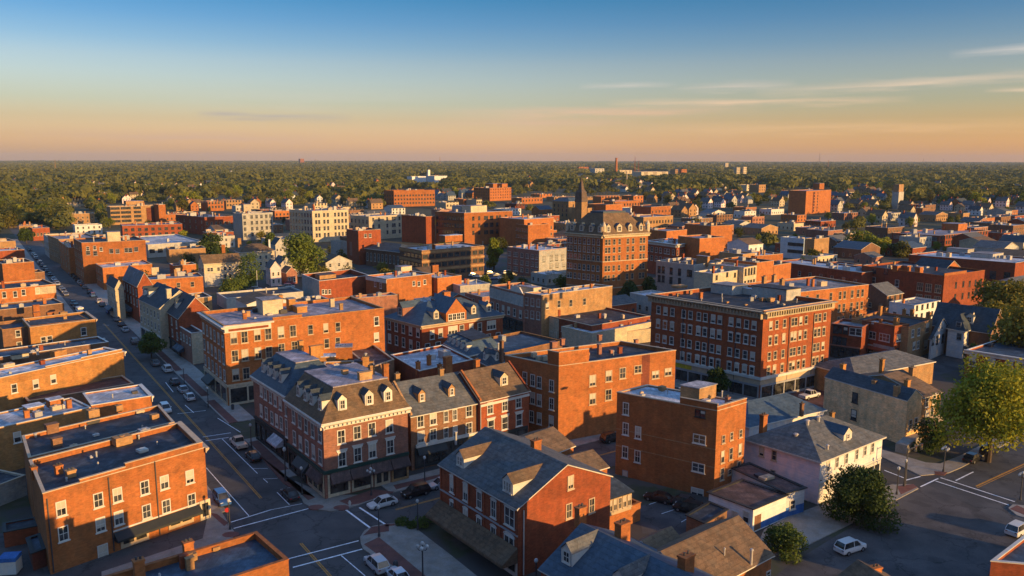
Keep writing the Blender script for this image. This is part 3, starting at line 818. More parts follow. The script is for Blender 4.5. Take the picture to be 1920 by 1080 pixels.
for q in ((270, 600), (370, 600), (265, 545)): N4b.chim(*k0(*q), N4b.roofz, 1.7, 1.2, 1.5, BR_OR, pots=0)
N4b.unit(*k0(585, 540), 1.6, 2.5, .5, TRIM); N4b.unit(*k0(460, 590), 1.8, 1.2, 1.1, BR_TAN)
N5b = Bld('shop_building', 'low dark blue flat roof edged with pale stone, beyond the chimneyed brick wing', 'building', None, k0(-130, 560), k0(462, 445), z=7.4, dep=12)
N5b.flat(BR_BRN, RF_BL, TRIMD, par=.4); N5b.chim(*k0(325, 500), N5b.roofz, .9, .7, 1.8, BR_OR); N5b.clutter(3, 2)
N5 = Bld('brick_building', 'brick building with pale rendered corner under a broad dark roof', 'building', None, k0(-160, 412), k0(402, 358), z=8.2, dep=17)
N5.flat(BR_OR, RF_DK, CREAM, par=.5); N5.wins('R', mp(k0, (30, 435), (110, 430), (170, 418), (270, 405)), 1.3, 2.2); N5.clutter(4, 3, 1.3); N5.band('R', 5.2, 2.6, CREAM, .05, N5.face('R')[2] - 6.5, None, 'render_panel')
N6 = Bld('brick_building', 'small glowing orange brick block with cluttered roof beside the far main street', 'building', None, k0(15, 213), k0(244, 186), z=11.5, dep=16)
N6.flat(BR_OR, RF_BN, TRIMD, par=.5); N6.clutter(7, 4, 1.5)
N6b = Bld('shop_building', 'low brown brick shop in front of the small glowing orange block', 'building', None, k0(130, 285), k0(322, 262), z=6.2, dep=9)
N6b.flat(BR_BRN, RF_BN, TRIMD); N6b.clutter(3, 6)
N7 = Bld('shop_building', 'brick building under a pale blue roof on the far main street', 'building', None, k0(-80, 125), k0(176, 92), z=9, dep=15)
N7.flat(BR_RED, RF_WH, TRIMD); N7.clutter(5, 7, 1.3)
N8 = Bld('shop_building', 'tan roofed far building where the main street fades out', 'building', None, k0(-100, 58), k0(112, 30), z=9, dep=20)
N8.flat(BR_TAN, RF_LI, TRIMD); N8.clutter(5, 8, 1.5)
# --- corner building with mansard roof at the crossing
CB = Bld('corner_building', 'brick corner building with slate mansard, white dormers and shop awnings at the crossing', 'building', (537, 748.5), (605.4, 794), (764, 762.5), base=937)
ct = inset(CB.foot, 3.3); e_ = inset(CB.foot, .35)
ct[0] = tuple(Vector(ct[0]) + CB.v * 3.0); ct[3] = tuple(Vector(ct[3]) + CB.v * 3.0)
ct[2] = tuple(Vector(ct[2]) + CB.u * 1.4); ct[3] = tuple(Vector(ct[3]) + CB.u * 1.4)
CB.frustum(SH_BN, 3.3, 4.3, RF_LI, .35, BR_PINK, TRIM, top2=ct)
CB.cornice('LR', TRIM, .75, .5, .3, .7)
CB.wins('R', mp(k2, (567, 565), (652, 543), (730, 525), (823, 508)), 1.35, 2.25, 'm')
CB.wins('R', mp(k2, (572, 685), (655, 660), (733, 640), (828, 618)), 1.35, 2.4, 'lm')
CB.wins('L', mp(k2, (315, 455), (348, 480), (382, 505), (417, 530), (455, 555), (320, 570), (352, 598), (386, 620), (421, 645), (458, 672)), 1.3, 2.4, 'm')
for q in ((575, 432), (718, 400), (818, 385)): CB.dormer('R', k2(*q), t0=.7, w_=1.5, h_=1.75, gh=.75, roof=SH_DK)
for q in ((340, 355), (378, 375), (410, 395), (455, 415)): CB.dormer('L', k2(*q), t0=.7, w_=1.5, h_=1.75, gh=.75, roof=SH_DK)
LR_, LL_ = CB.face('R')[2], CB.face('L')[2]
CB.band('R', 4.15, .5, GREENT, .3, -.3, None, 'shop_cornice'); CB.band('L', 4.15, .5, GREENT, .3, 0, None, 'shop_cornice')
CB.shop('R', .4, LR_ * .28, .2, 3.9, 1, CREAM); CB.shop('R', LR_ * .3, LR_ * .55, .2, 3.9, 1, CREAM); CB.shop('R', LR_ * .57, LR_ * .76, .05, 3.9, 2, TRIMD); CB.shop('R', LR_ * .78, LR_ - .1, .05, 3.9, 1, BR_TAN)
for q0, q1 in ((.05, .27), (.28, .52), (.53, .76), (.77, .99)): CB.awning('R', LR_ * q0, LR_ * q1, 4.1, 1.2, 1.3, RF_BN, .2)
CB.shop('L', .2, LL_ * .5, .1, 3.9, 3, DKTRIM); CB.shop('L', LL_ * .55, LL_ - .3, .2, 3.9, 3, CREAM)
CB.awning('L', LL_ * .3, LL_ * .62, 4.0, 1.3, 1.2, DKTRIM, .3); CB.awning('L', LL_ * .66, LL_ * .98, 4.0, 1.1, 1.2, RF_BN, .2)
CB.unit(*k2(592, 235), 1.0, .8, .8, BR_TAN); CB.chim(*k2(700, 262), CB.roofz, 2.2, .9, 1.3, BR_TAN, pots=0); CB.chim(*k2(810, 290), CB.z + 3, .9, .7, 3.6, BR_OR); CB.chim(*k2(735, 235), CB.roofz, .8, .7, 1.6, BR_TAN)
CB2 = Bld('corner_building', 'brick street building with grey slate mansard and four white dormers, behind the corner building', 'building', k2(97, 238), k2(273, 345), None, z=CB.z, wid=11)
CB2.frustum(SH_SL, 3.4, 4.4, RF_LI, .35, BR_PINK, TRIM)
CB2.cornice('L', TRIM, .7, .5, .3, .7)
CB2.wins('L', mp(k2, (165, 335), (192, 352), (217, 368), (244, 388), (143, 318), (143, 425), (170, 440), (200, 463), (225, 478), (250, 492)), 1.25, 2.3, 'm')
CB2.wins('L', mp(k2, (276, 408), (278, 520)), 1.1, 3.2, 'm')
for q in ((152, 225), (183, 240), (212, 255), (245, 272)): CB2.dormer('L', k2(*q), t0=.7, w_=1.4, h_=1.7, gh=.7, roof=SH_DK)
l2 = CB2.face('L')[2]
CB2.band('L', 4.15, .5, DKTRIM, .3, 0, None, 'shop_cornice'); CB2.shop('L', .3, l2 - .3, .1, 3.9, 6, DKTRIM); CB2.awning('L', l2 * .62, l2 * .9, 4.0, 1.6, 1.0, RF_WH, .3)
for q in ((357, 105, .8, 1.8), (432, 130, 1.8, 1.7), (462, 120, .8, 1.5)): CB2.chim(*k2(q[0], q[1]), CB2.roofz, q[2], .8, q[3], BR_YE, pots=0)
CB3 = Bld('brick_building', 'huddle of small tan brick rear blocks with chimneys behind the two mansard roofs', 'building', None, k2(470, 218), k2(745, 205), z=13.2, dep=7)
CB3.flat(BR_YE, RF_LI, TRIMD, par=.4)
CB3.house(*k2(540, 150), 3.2, 3, 2.2, BR_OR, RF_LI); CB3.house(*k2(420, 165), 4.2, 2.5, .8, BR_YE, RF_WH); CB3.house(*k2(640, 190), 3.5, 2, .8, BR_TAN, RF_BN)
for q in ((585, 140), (560, 145), (700, 200)): CB3.chim(*k2(*q), CB3.roofz, 1.2, .8, 2.2, BR_YE)
# --- row houses to the right of the corner building
RH = Bld('row_house', 'brown stone row house with two dormers in a shaded shingle roof', 'row house', None, (770, 780.6), (895, 755.6), z=9.6, dep=12.6)
RH.gable(BR_BRN, SH_GR, 4.2, 'R', .3)
RH.wins('R', mp(k7, (282, 800), (358, 785), (573, 738)), 1.35, 2.1, 'm'); RH.wins('R', mp(k7, (435, 770), (488, 760)), .95, 2.0, 'm')
RH.wins('R', mp(k7, (285, 893), (358, 878), (573, 840)), 1.35, 2.1, 'm'); RH.wins('R', mp(k7, (435, 868), (490, 858)), .95, 2.0, 'm')
for q in ((292, 685), (470, 650)): RH.dormer('R', k7(*q), t0=1.9, w_=1.3, h_=1.5, gh=.7, wall=BR_TAN, roof=SH_DK)
lr = RH.face('R')[2]
RH.band('R', 3.9, .5, TRIM, .35, .8, None, 'shop_cornice'); RH.shop('R', .6, lr - .4, .2, 3.85, 5, DKTRIM); RH.awning('R', 1.0, lr * .5, 3.8, 1.0, 1.0, DKTRIM, .2)
RH.chim(*k7(82, 580), RH.z + 1.5, .8, .7, 3.2, BR_OR); RH.chim(*k7(150, 625), RH.z + 1.2, .8, .7, 3.4, BR_TAN); RH.chim(*k7(413, 545), RH.z + 3.6, .8, .7, 1.8, BR_TAN)
RH.rake(0, BR_TAN)
RH2 = Bld('row_house', 'red brick row house with single dormer and white window heads', 'row house', None, k7(640, 683), k7(935, 615), z=10.0, dep=11.6)
RH2.gable(BR_RED, SH_BN, 4.1, 'R', .3); RH2.rake(0, BR_OR); RH2.rake(1, BR_RED)
RH2.wins('R', mp(k7, (700, 720), (788, 703), (870, 685)), 1.35, 2.2, 'm'); RH2.wins('R', mp(k7, (705, 830), (788, 810), (873, 790)), 1.5, 2.4, 'l')
RH2.dormer('R', k7(785, 590), t0=1.7, w_=1.8, h_=1.6, gh=.8, wall=CREAM, roof=SH_DK); RH2.band('R', 9.0, .45, TRIM, .14, 0, None, 'cornice')
RH2.chim(*k7(628, 500), RH2.z + 3.2, .9, .7, 2.2, BR_OR); RH2.shop('R', .4, RH2.face('R')[2] - .4, .2, 3.4, 4, DKTRIM); RH2.drain('R', *k7(640, 700), GREYT)
# --- gabled brick house in the middle foreground
GH = Bld('brick_house', 'red brick house with green slate gable roof, pale dormers and shingled shop canopy', 'house', (824.6, 870.7), (971.4, 954), (1145, 893.6), z=9.3)
GH.gable(BR_RED, SH_GR, 3.65, 'L', .3)
GH.wins('L', mp(k4, (137, 592), (208, 635), (281, 675), (357, 722), (137, 725), (208, 765), (280, 812), (356, 862)), 1.15, 2.4, 'am')
GH.wins('L', mp(k4, (443, 765), (440, 915)), 2.1, 2.5, 'a')
GH.wins('R', mp(k4, (766, 580)), 1.1, 1.9, 'm', TRIMD); GH.wins('R', mp(k4, (757, 732), (878, 703)), 1.1, 2.1, 'm', TRIMD)
for z_ in (5.55, 9.0): GH.band('L', z_, .22, GREYT, .12, 0, None, 'string_course')
ll = GH.face('L')[2]
for i in range(6): GH.band('L', 3.3, 5.9, BR_RED, .1, .1 + i * (ll - .5) / 5, .45 + i * (ll - .5) / 5, 'pilaster')
GH.dormer('L', k4(178, 465), t0=1.0, w_=1.9, h_=1.5, gh=.95, roof=SH_BN, ww=1.3, wh=1.35, n=2); GH.dormer('L', k4(432, 605), t0=1.0, w_=2.2, h_=1.6, gh=1.0, roof=SH_BN, ww=1.7, wh=1.4, n=3)
GH.awning('L', .2, ll + .2, 4.2, 2.6, 1.6, SH_BN, .4)
for i in range(4): GH.shop('L', .4 + i * ll / 4, .4 + (i + .9) * ll / 4, .1, 2.6, 2, TRIM)
GH.drain('R', *k4(513, 730), TRIM); GH.chim(*k4(592, 420), GH.z + 2.9, 1.3, .8, 1.7, BR_OR); GH.chim(*k4(158, 360), GH.z + 2.0, .25, .25, 1.4, METAL, pots=0)
GHb = Bld('rear_wing', 'small brick rear wing with glowing tan shingle gable behind the green roofed house', 'house', None, k4(640, 440), k4(782, 385), z=7.3, dep=9)
GHb.gable(BR_OR, SH_BN, 1.9, 'R', .35); GHb.wins('R', mp(k4, (628, 412)), .9, 1.1)
GHc = Bld('rear_wing', 'lower brick rear wing under a tan shingle slope beside the glazed porch', 'house', None, k4(850, 530), k4(962, 497), z=6.3, dep=7)
GHc.gable(BR_OR, SH_BN, 1.5, 'R', .35)
GHd = Bld('porch', 'glazed timber porch with dark lean-to roof fixed high on the rear of the brick house', 'porch', None, k4(966, 668), k4(1092, 628), z=5.4, dep=5, zb=2.7)
GHd.walls(TRIMD)
q = GHd
MB().poly([(*p, GHd.z + (.9 if i in (0, 3) else .05)) for i, p in enumerate(inset(GHd.foot, -.3))]).poly([(*p, GHd.z + (.75 if i in (0, 3) else -.1)) for i, p in enumerate(inset(GHd.foot, -.3))][::-1]).build('roof', SH_DK, GHd.root)
lp = GHd.face('R')[2]
for i in range(5): GHd.win('R', (i + .5) * lp / 5, 3.3, lp / 5 - .12, 1.8, 'm', TRIMD)
for i in range(3): GHd.win('L', (i + .5) * 5 / 3, 3.3, 1.4, 1.8, 'm', TRIMD)
GHe = Bld('garden_wall_block', 'low brick block with flat top below the glazed timber porch', 'building', None, k4(975, 755), k4(1140, 690), z=2.7, dep=6.5)
GHe.flat(BR_OR, RF_BN, BR_OR, par=.4)
# --- dark roofed house bottom centre and its neighbours
DH = Bld('brick_house', 'house with big dark blue slate roof, white dormer and three brick chimneys', 'house', None, None, None, z=7.0, world=((3.3, 83.1), (13.7, 71.0), (23.55, 79.5)))
DH.gable(BR_RED, SH_SL, 3.2, 'L', .35)
DH.dormer('L', k4(745, 1045), t0=1.6, w_=1.7, h_=1.6, gh=.9, roof=SH_GR); DH.dormer('L', (1160, 1085), t0=1.6, w_=1.7, h_=1.6, gh=.9, roof=SH_GR)
r0, r1 = DH.ridge
def onridge(t, dz=0): p = r1 + (r0 - r1) * t; return Q((p.x, p.y, DH.z + DH.rise + dz))
kz = crop(960, 920, .2917)
DH.chim(*kz(455, 205), DH.z + DH.rise - .6, 1.2, .8, 1.9, BR_OR); DH.chim(*kz(730, 320), DH.z + DH.rise - 1.1, 1.6, 1.0, 2.1, BR_OR); DH.chim(*kz(1140, 560), DH.z + DH.rise - 1.2, 1.6, 1.0, 2.4, BR_OR)
DH.wins('R', [(1240, 1120)], 1.2, 1.8)
BH = Bld('house', 'wide tan shingle gable roof with two vent pipes, in the bottom foreground', 'house', None, None, None, z=5.0, dep=10, world=(None, (20.2, 81.2), (31.4, 90.3)))
BH.gable(BR_OR, SH_BN, 3.0, 'R', .35)
def onroof(b, f, x, y):      # pixel -> height on the roof slope of face f
    o, d, ln, n = b.face(f); r = ray(x, y)
    # z = b.z + slope * inward, inward = -(p - o).n
    den = r.z + b.slope * r.xy.dot(n); t = (b.z - CAMH - b.slope * (CAMP.xy - o).dot(n)) / den
    return CAMH + r.z * t
for x, y, h, rr in ((1358, 1043, .9, .09), (1408, 1060, 1.9, .17)): BH.pipe(x, y, h, rr, onroof(BH, 'R', x, y))
BH.wins('R', [(1440, 1078)], .9, 1.1)
BH2 = Bld('house', 'narrow tan roof strip gable between the dark slate roof and the wide tan roof', 'house', None, (1228, 1046), (1282, 1018), z=5.6, dep=4)
BH2.gable(BR_OR, SH_BN, 1.3, 'R', .2)
BH3 = Bld('house', 'small tan hipped roof with lit brick chimney at the bottom edge of the parking lot', 'house', None, (1642, 1160), (1752, 1135), z=5.0, dep=7)
BH3.gable(BR_OR, SH_BN, 2.2, 'L', .3); BH3.chim(1645, 1090, 5.5, 1.1, .8, 1.6, BR_OR)
fb = P(541, 1050, 9.5).xy; fd = P(481, 998, 9.5).xy; fq = P(345, 1038, 9.5).xy
FL = Bld('brick_building', 'brick building with dark blue flat roof and lit parapet, beside the crossing', 'building', None, None, None, z=9.5, world=(tuple(fd + (fq - fd).normalized() * 30), tuple(fb + (fq - fd).normalized() * 30), tuple(fb)))
FL.flat(BR_OR, RF_BL, BR_OR, par=.6, th=.35); FL.chim(*k1(1010, 960), FL.z, 1.0, .8, 1.3, BR_OR); FL.unit(*k1(1018, 1010), 1.4, 1.0, .9, BR_TAN); FL.chim(*k1(748, 1075), FL.z, 1.0, .8, 1.6, BR_OR); FL.unit(*k1(1155, 950), .8, .7, .5, BR_TAN)
# --- tall plain brick block with blue white roof
TB = Bld('brick_building', 'tall plain brick block with blue white roof and few windows, by the parking yard', 'building', k5(95, 195), k5(578, 285), k5(719, 243), base=935)
TB.flat(BR_OR, RF_WH, TRIMD, par=.15)
u = TB.hit('L', *k5(398, 240))[0]; TB.step('L', u, TB.face('L')[2], .9, BR_OR, TRIMD); TB.step('R', 0, TB.face('R')[2], .5, BR_OR, TRIMD)
TB.wins('L', mp(k5, (138, 273), (137, 370), (197, 388), (134, 482), (194, 503)), 1.1, 2.1, 'm')
TB.wins('L', mp(k5, (492, 420), (487, 557), (482, 678)), 2.1, 1.5)
TB.wins('L', mp(k5, (484, 294), (509, 299)), .9, 1.2, 's', DKTRIM); TB.wins('L', mp(k5, (134, 598)), 1.0, 2.0, 's', GREYT)
TB.wins('R', mp(k5, (607, 420), (646, 405), (690, 392)), .8, 1.3, 's', TRIMD); TB.wins('R', mp(k5, (603, 505), (643, 490), (687, 470)), .9, 2.0, 's', TRIMD); TB.wins('R', mp(k5, (600, 588), (680, 555)), .95, 2.0, 's', TRIMD); TB.wins('R', mp(k5, (637, 578)), .9, .9, 's', TRIMD)
TB.house(*k5(490, 246), 4.2, 3.2, 2.3, BR_TAN, RF_GR, 'penthouse'); TB.unit(*k5(322, 190), 1.0, .9, .8, BR_TAN); TB.unit(*k5(420, 180), 1.4, .7, .3, TRIM); TB.chim(*k5(634, 250), TB.roofz, .6, .6, 1.1, BR_PINK); TB.unit(*k5(535, 252), 1.2, .9, .7); TB.pipe(*k5(600, 225), 1.2)
for z_ in (7.9, 5.0): TB.band('L', z_, .12, BR_TAN, .03)
# --- white and pink rendered house with hip roof
WH = Bld('white_house', 'pink and white rendered house with hipped shingle roof and brick chimney', 'house', k5(715, 420), k5(1075, 527), k6(553, 408), base=946)
WH.hip(WHITEW, SH_GR, 3.3, .4)
MB().poly([(*(WH.a - WH.face('L')[3] * -.012), .1), (*(WH.c - WH.face('L')[3] * -.012), .1), (*(WH.c - WH.face('L')[3] * -.012), WH.z - .25), (*(WH.a - WH.face('L')[3] * -.012), WH.z - .25)]).build('render_coat', PINKW, WH.root)
WH.wins('L', mp(k5, (793, 478), (853, 498)), .9, 1.7, '', TRIMD); WH.wins('L', mp(k5, (740, 556), (846, 588)), .9, 1.4, '', TRIMD)
WH.wins('R', mp(k6, (289, 550), (332, 530), (377, 512), (427, 492), (467, 473), (503, 458)), .95, 1.9, 'm')
WH.band('R', 3.2, .2, TRIM, .12); WH.shop('R', WH.face('R')[2] * .55, WH.face('R')[2] - .4, .2, 3.0, 4, TRIM)
WH.dormer('R', k6(385, 410), t0=1.4, w_=2.4, h_=1.1, gh=1.0, roof=SH_SL, ww=.9, wh=.9)
WH.chim(*k5(808, 385), WH.z + .8, 1.1, .8, 2.9, BR_OR); WH.pipe(*k5(957, 408), .4, .3, WH.z + 1.6); WH.pipe(*k5(1012, 345), .5, .3, WH.z + 3.2); WH.pipe(*k5(1064, 328), .5, .3, WH.z + 3.2)
WH.pipe(*k6(287, 460), .3, .2, WH.z + 1.2)
WH2 = Bld('rear_wing', 'dark slate hipped wing with pale vents behind the pink and white house', 'house', None, (1405, 800), (1545, 768), z=6.6, dep=10)
WH2.hip(WHITEW, SH_SL, 2.6, .4); WH2.chim(1505, 775, WH2.z + 1.2, .6, .5, 1.8, BR_BRN); WH2.chim(1562, 790, WH2.z + .8, .7, .6, 1.6, BR_YE)
AN = Bld('garage', 'white low annex with brown flat roof and blue painted base', 'garage', k5(538, 678), k5(752, 757), k5(912, 690), z=3.6)
AN.flat(WHITEW, RF_BN, DKTRIM, par=.03, th=.2, capo=.3); AN.wins('L', mp(k5, (663, 795), (717, 795)), 1.1, 1.8, '', TRIM)
AN.band('R', .15, 1.0, mat('blue_paint', (.05, .16, .42), var=.3), .02, AN.face('R')[2] * .25, None, 'painted_base'); AN.band('R', .2, 2.2, BR_BRN, .03, .4, 1.9, 'door')
AN2 = Bld('garage', 'white lean-to garage with higher brown roof, one window and bright blue base', 'garage', None, k5(912, 680), k5(1000, 655), z=3.9, dep=11)
AN2.flat(WHITEW, RF_BN, DKTRIM, par=.03, th=.2, capo=.3); AN2.band('R', .15, 1.4, MATS['blue_paint'], .02, 0, None, 'painted_base'); AN2.wins('R', mp(k5, (940, 735)), 1.2, 1.5); AN2.unit(*k5(830, 620), 2.2, 1.2, .5, TRIMD); AN2.unit(*k5(790, 605), 1.2, 1.0, .4, METALD)
SD = Bld('shed', 'small brick shed with black lean roof in the parking yard', 'shed', k5(430, 788), k5(517, 826), k5(626, 760), z=2.9)
SD.flat(BR_BRN, RF_DK, DKTRIM, par=.03, th=.2, capo=.2); SD.wins('R', mp(k5, (560, 850)), 1.6, 1.2, 's', GREYT)
# --- pale stone building at right
ST = Bld('stone_building', 'pale block stone building with blank side wall and stepped shingled roofs', 'building', k6(275, 122), k6(672, 238), k6(745, 215), base=835)
ST.gable(STONE, SH_DK, 1.7, 'L', .1)
ST.wins('L', mp(k6, (420, 220), (414, 302)), 1.3, 2.1, 's', DKTRIM); ST.wins('R', mp(k6, (685, 350), (712, 340)), 1.2, 2.0)
ST.chim(*k6(367, 110), ST.z + .4, 1.0, .8, 2.2, BR_YE); ST.chim(*k6(553, 115), ST.z + 1.0, .8, .7, 3.4, BR_YE); ST.chim(*k6(630, 205), ST.z + .6, 1.1, .8, 1.6, BR_TAN); ST.chim(*k6(520, 160), ST.z + .8, .8, .7, .9, BR_TAN)
ST2 = Bld('row_house', 'shingle roofed row house with pale front bays beside the big yellow tree', 'row house', None, k6(745, 222), k6(835, 195), z=ST.z - .3, dep=16)
ST2.gable(BR_TAN, SH_BN, 2.6, 'R', .3, shift=.5); ST2.wins('R', mp(k6, (765, 305), (788, 295), (765, 240), (800, 225)), 1.3, 2.1)
ST2.chim(*k6(705, 110), ST2.z + 2.2, 1.2, .9, 1.5, BR_TAN); ST2.chim(*k6(680, 160), ST2.z + 1.6, 1.0, .8, 1.0, BR_YE); ST2.awning('R', .2, 6, 4.0, 1.6, .8, TRIMD, .3)
ST3 = Bld('house', 'broad dark hipped roof with tan ridge rising behind the pale stone building', 'house', None, k6(420, 118), k6(800, 75), z=5.4, dep=12)
ST3.hip(BR_TAN, SH_GR, 2.2, .3)
ST4 = Bld('porch', 'concrete front steps and porch slab below the pale stone building', 'porch', None, k6(672, 452), k6(742, 395), z=1.6, dep=2)
ST4.flat(CONC, CONC, None, par=.01)
CR = Bld('brick_building', 'brick building corner with blue roof, cut off by the frame beside the white car', 'building', (1960, 975), k6(1075, 1010), (1990, 1065), z=6.0)
CR.flat(BR_RED, RF_BL, TRIM, par=.4)
# --- six storey hotel like block with pale cornice
HO = Bld('hotel_building', 'large red brick block with cream bracketed cornice and shops at street level', 'building', (1222, 552), (1432, 583), (1560, 564), base=752)
HO.flat(BR_HO, RF_DK, TRIMD, par=.8)
HO.cornice('LR', CREAM, 1.5, 1.0, .3, .8)
hl = [u for u in (0,)]
u_ = [HO.hit('L', *kh(x, 330))[0] for x in (300, 352, 405, 490, 541, 604, 653, 712, 763, 848, 905, 965, 1022)]
zs = [HO.hit('L', *kh(850, y))[1] - 1.0 for y in (412, 527, 640, 750)]
for i, x in enumerate(u_):
    for j, z in enumerate(zs): HO.win('L', x, z, 1.15, 1.95, 'a' if j % 2 else '')
u_ = [HO.hit('R', *kh(x, y))[0] for x, y in ((1140, 440), (1185, 430), (1243, 420), (1305, 410), (1328, 405), (1365, 395), (1405, 388), (1480, 375), (1508, 370), (1545, 362))]
for i, x in enumerate(u_):
    for j, z in enumerate(zs): HO.win('R', x, z, 1.15, 1.95, 'a' if j % 2 else '', TRIMD)
zc = HO.hit('L', *kh(1078, 850))[1]
for f in 'LR':
    ln = HO.face(f)[2]
    HO.band(f, zc - .1, .55, TRIM, .45, -.4, ln + .2, 'shop_cornice'); HO.band(f, zc - 1.3, 1.18, TRIMD, .12, 0, ln, 'fascia')
    HO.shop(f, .15, ln - .15, .1, zc - 1.32, 8 if f == 'L' else 6, GREYT)
    for t in ((.31, .55, .78) if f == 'L' else (.37, .73)): HO.drain(f, *Q(HO.pt(f, ln * t, HO.z - 2.2)))
HO.band('L', zc - 1.2, 1.0, mat('yellow_sign', (.45, .34, .03), var=.3), .2, 0.5, 12, 'sign_board')
HO.house(*kh(1255, 258), 5.2, 9, 2.6, GREYW, RF_DK); HO.house(*kh(850, 215), 5.5, 6, 2.2, GREYW, RF_GR); HO.house(*kh(1080, 225), 1.6, 7, 1.4, TRIM, RF_WH)
for q in ((1155, 265, 1.6, .9), (1090, 260, 1.4, .7), (545, 210, .8, 1.0), (450, 225, .9, .8), (820, 275, .7, .4), (480, 160, 3.5, .6), (960, 292, .8, .3)): HO.unit(*kh(q[0], q[1]), q[2], q[2] * .7, q[3], BR_TAN)
for q in ((1100, 110), (1175, 100), (1235, 130)): HO.chim(*kh(*q), HO.roofz + 2.8, 1.0, .8, 1.2, BR_TAN)
# --- orange four storey block on the main street
OB = Bld('brick_building', 'long four storey orange brick block with cream cornice and painted frieze', 'building', (377, 585), (420, 612), (720, 578), z=17.4)
OB.flat(BR_OR, RF_LI, BR_TAN, par=.6)
ka3 = crop(360, 560, .25)
OB.cornice('L', TRIM, 1.0, .8, .3, .8)
u = OB.hit('R', *ka3(590, 160))[0]
OB.band('R', OB.z - 1.5, 1.2, TRIM, .25, -.2, u, 'cornice'); OB.band('R', OB.z - .25, .3, TRIM, .5, -.3, u + .6, 'cornice'); OB.band('R', OB.z - 1.2, .5, BR_RED, .27, .8, u - .6, 'frieze')
for y, xs in (((295, 288, 272, 265, 252, 242), (313, 393, 490, 571, 667, 757)), ((430, 422, 408, 400), (322, 397, 495, 577)), ((570, 560), (328, 407))):
    OB.wins('R', [ka3(x, yy) for x, yy in zip(xs, y)], 1.5, 2.6, 'm', TRIMD)
OB.wins('R', mp(ka3, (672, 372), (770, 355)), 1.5, 2.2, 'm', TRIMD)
OB.wins('R', mp(ka3, (888, 232), (1003, 220), (1094, 212), (1010, 335), (1093, 325)), 1.2, 2.2, 's', TRIMD); OB.wins('R', mp(ka3, (1383, 168), (1383, 288)), 1.3, 2.2, '', TRIM)
for z_ in (12.7, 8.9, 5.2):
    OB.grid('L', 6, [z_], 1.4, 2.5, 'm')
ol, orr = OB.face('L')[2], OB.face('R')[2]
OB.band('R', 4.2, .5, CREAM, .25, -.2, 15, 'shop_cornice'); OB.band('L', 4.2, .5, CREAM, .25, 0, None, 'shop_cornice')
OB.shop('R', .2, 12, .1, 4.2, 3, CREAM); OB.shop('L', .3, ol - .3, .1, 4.2, 4, CREAM); OB.awning('L', ol * .2, ol * .5, 4, 1.8, 1.2, DKTRIM)
OB.step('R', OB.hit('R', *ka3(606, 150))[0], OB.hit('R', *ka3(825, 120))[0], .5, BR_OR, BR_TAN)
OB.house(*ka3(535, 125), 4.6, 5, 3.3, CREAM, RF_GR); OB.house(*ka3(730, 95), 1.6, 2, 2.8, BR_YE, RF_GR); OB.house(*ka3(790, 110), 2.4, 3, 1.4, BR_YE, RF_LI); OB.chim(*ka3(1056, 62), OB.roofz, 1.0, .9, 2.0, CREAM); OB.chim(*ka3(668, 18), OB.roofz, 1.0, .9, 1.5, BR_YE); OB.unit(*ka3(480, 105), 1.2, 1.0, 1.0, METALD); OB.unit(*ka3(690, 112), 1.6, 1.0, .9, METALD)
# --- big plain orange block in the centre
CE = Bld('brick_building', 'broad orange brick block with black roof and raised corner parapet in the centre', 'building', k7(790, 405), k7(1113, 470), k7(1815, 375), base=830, )
CE.flat(BR_OR, RF_DK, TRIMD, par=.7)
u = CE.hit('R', *k7(1293, 440))[0]; CE.step('R', 0, u, 2.4, BR_OR, TRIMD); ul = CE.face('L')[2]; CE.step('L', ul * .8, ul, 2.4, BR_OR, TRIMD)
CE.wins('R', mp(k7, (1315, 555), (1412, 528), (1495, 510), (1315, 665), (1410, 640)), 1.5, 2.2, 'm', TRIMD); CE.wins('R', mp(k7, (1587, 487), (1692, 520), (1768, 503)), 1.8, 1.6, '', TRIMD)
CE.wins('L', mp(k7, (910, 538), (957, 553), (996, 566), (1070, 587), (957, 660), (996, 672), (1070, 695), (950, 770), (996, 782), (1068, 800)), 1.1, 2.3, 'm')
o, d, ln, n = CE.face('R'); uq = CE.hit('R', *k7(1635, 480))[0]; CE.band('R', .1, CE.z - .2, BR_DK, .03, uq - 1.0, uq + .9, 'recess_shade')  # shade of a deep slot, painted as a dark strip on the wall
for q in ((1090, 375, 1.2, 2.0), (1362, 390, .7, 2.0), (1432, 385, .6, .7), (1140, 325, .8, 1.0), (1322, 345, .9, .6), (1447, 335, .8, .5), (1582, 325, .7, .8), (1363, 295, .8, .8)): CE.chim(*k7(q[0], q[1] + 8), CE.roofz, q[2], q[2], q[3], BR_PINK, pots=0)
for q in ((970, 420), (1000, 440), (1033, 440)): CE.unit(*k7(*q), 1.0, .8, 1.0, TRIMD)
CE2 = Bld('shed', 'low brick lean-to with two boarded windows beside the tall plain block', 'shed', None, k7(1340, 735), k7(1455, 712), z=4.2, dep=6)
CE2.flat(BR_BRN, RF_DK, BR_RED, par=.4); CE2.wins('R', mp(k7, (1357, 810), (1395, 815)), 1.3, 1.9, 's', TRIMD)

# --- added blocks, unseen below the frame, put in to shade the crossing
SHADE_B = Bld('brick_building', 'added unseen brick block below the frame, shading the crossing', 'building', None, None, None, z=19.5, world=((-20.0, 39.0), (-2.0, 15.0), (20.0, 31.0)))
SHADE_B.flat(BR_RED, RF_DK, TRIMD)
SHADE_B2 = Bld('brick_building', 'second tall brick block below the frame, beside the tan shingle gables', 'building', None, None, None, z=17.0, world=((26.0, 44.0), (38.0, 28.0), (62.0, 45.0)))
SHADE_B2.flat(BR_OR, RF_DK, TRIMD)

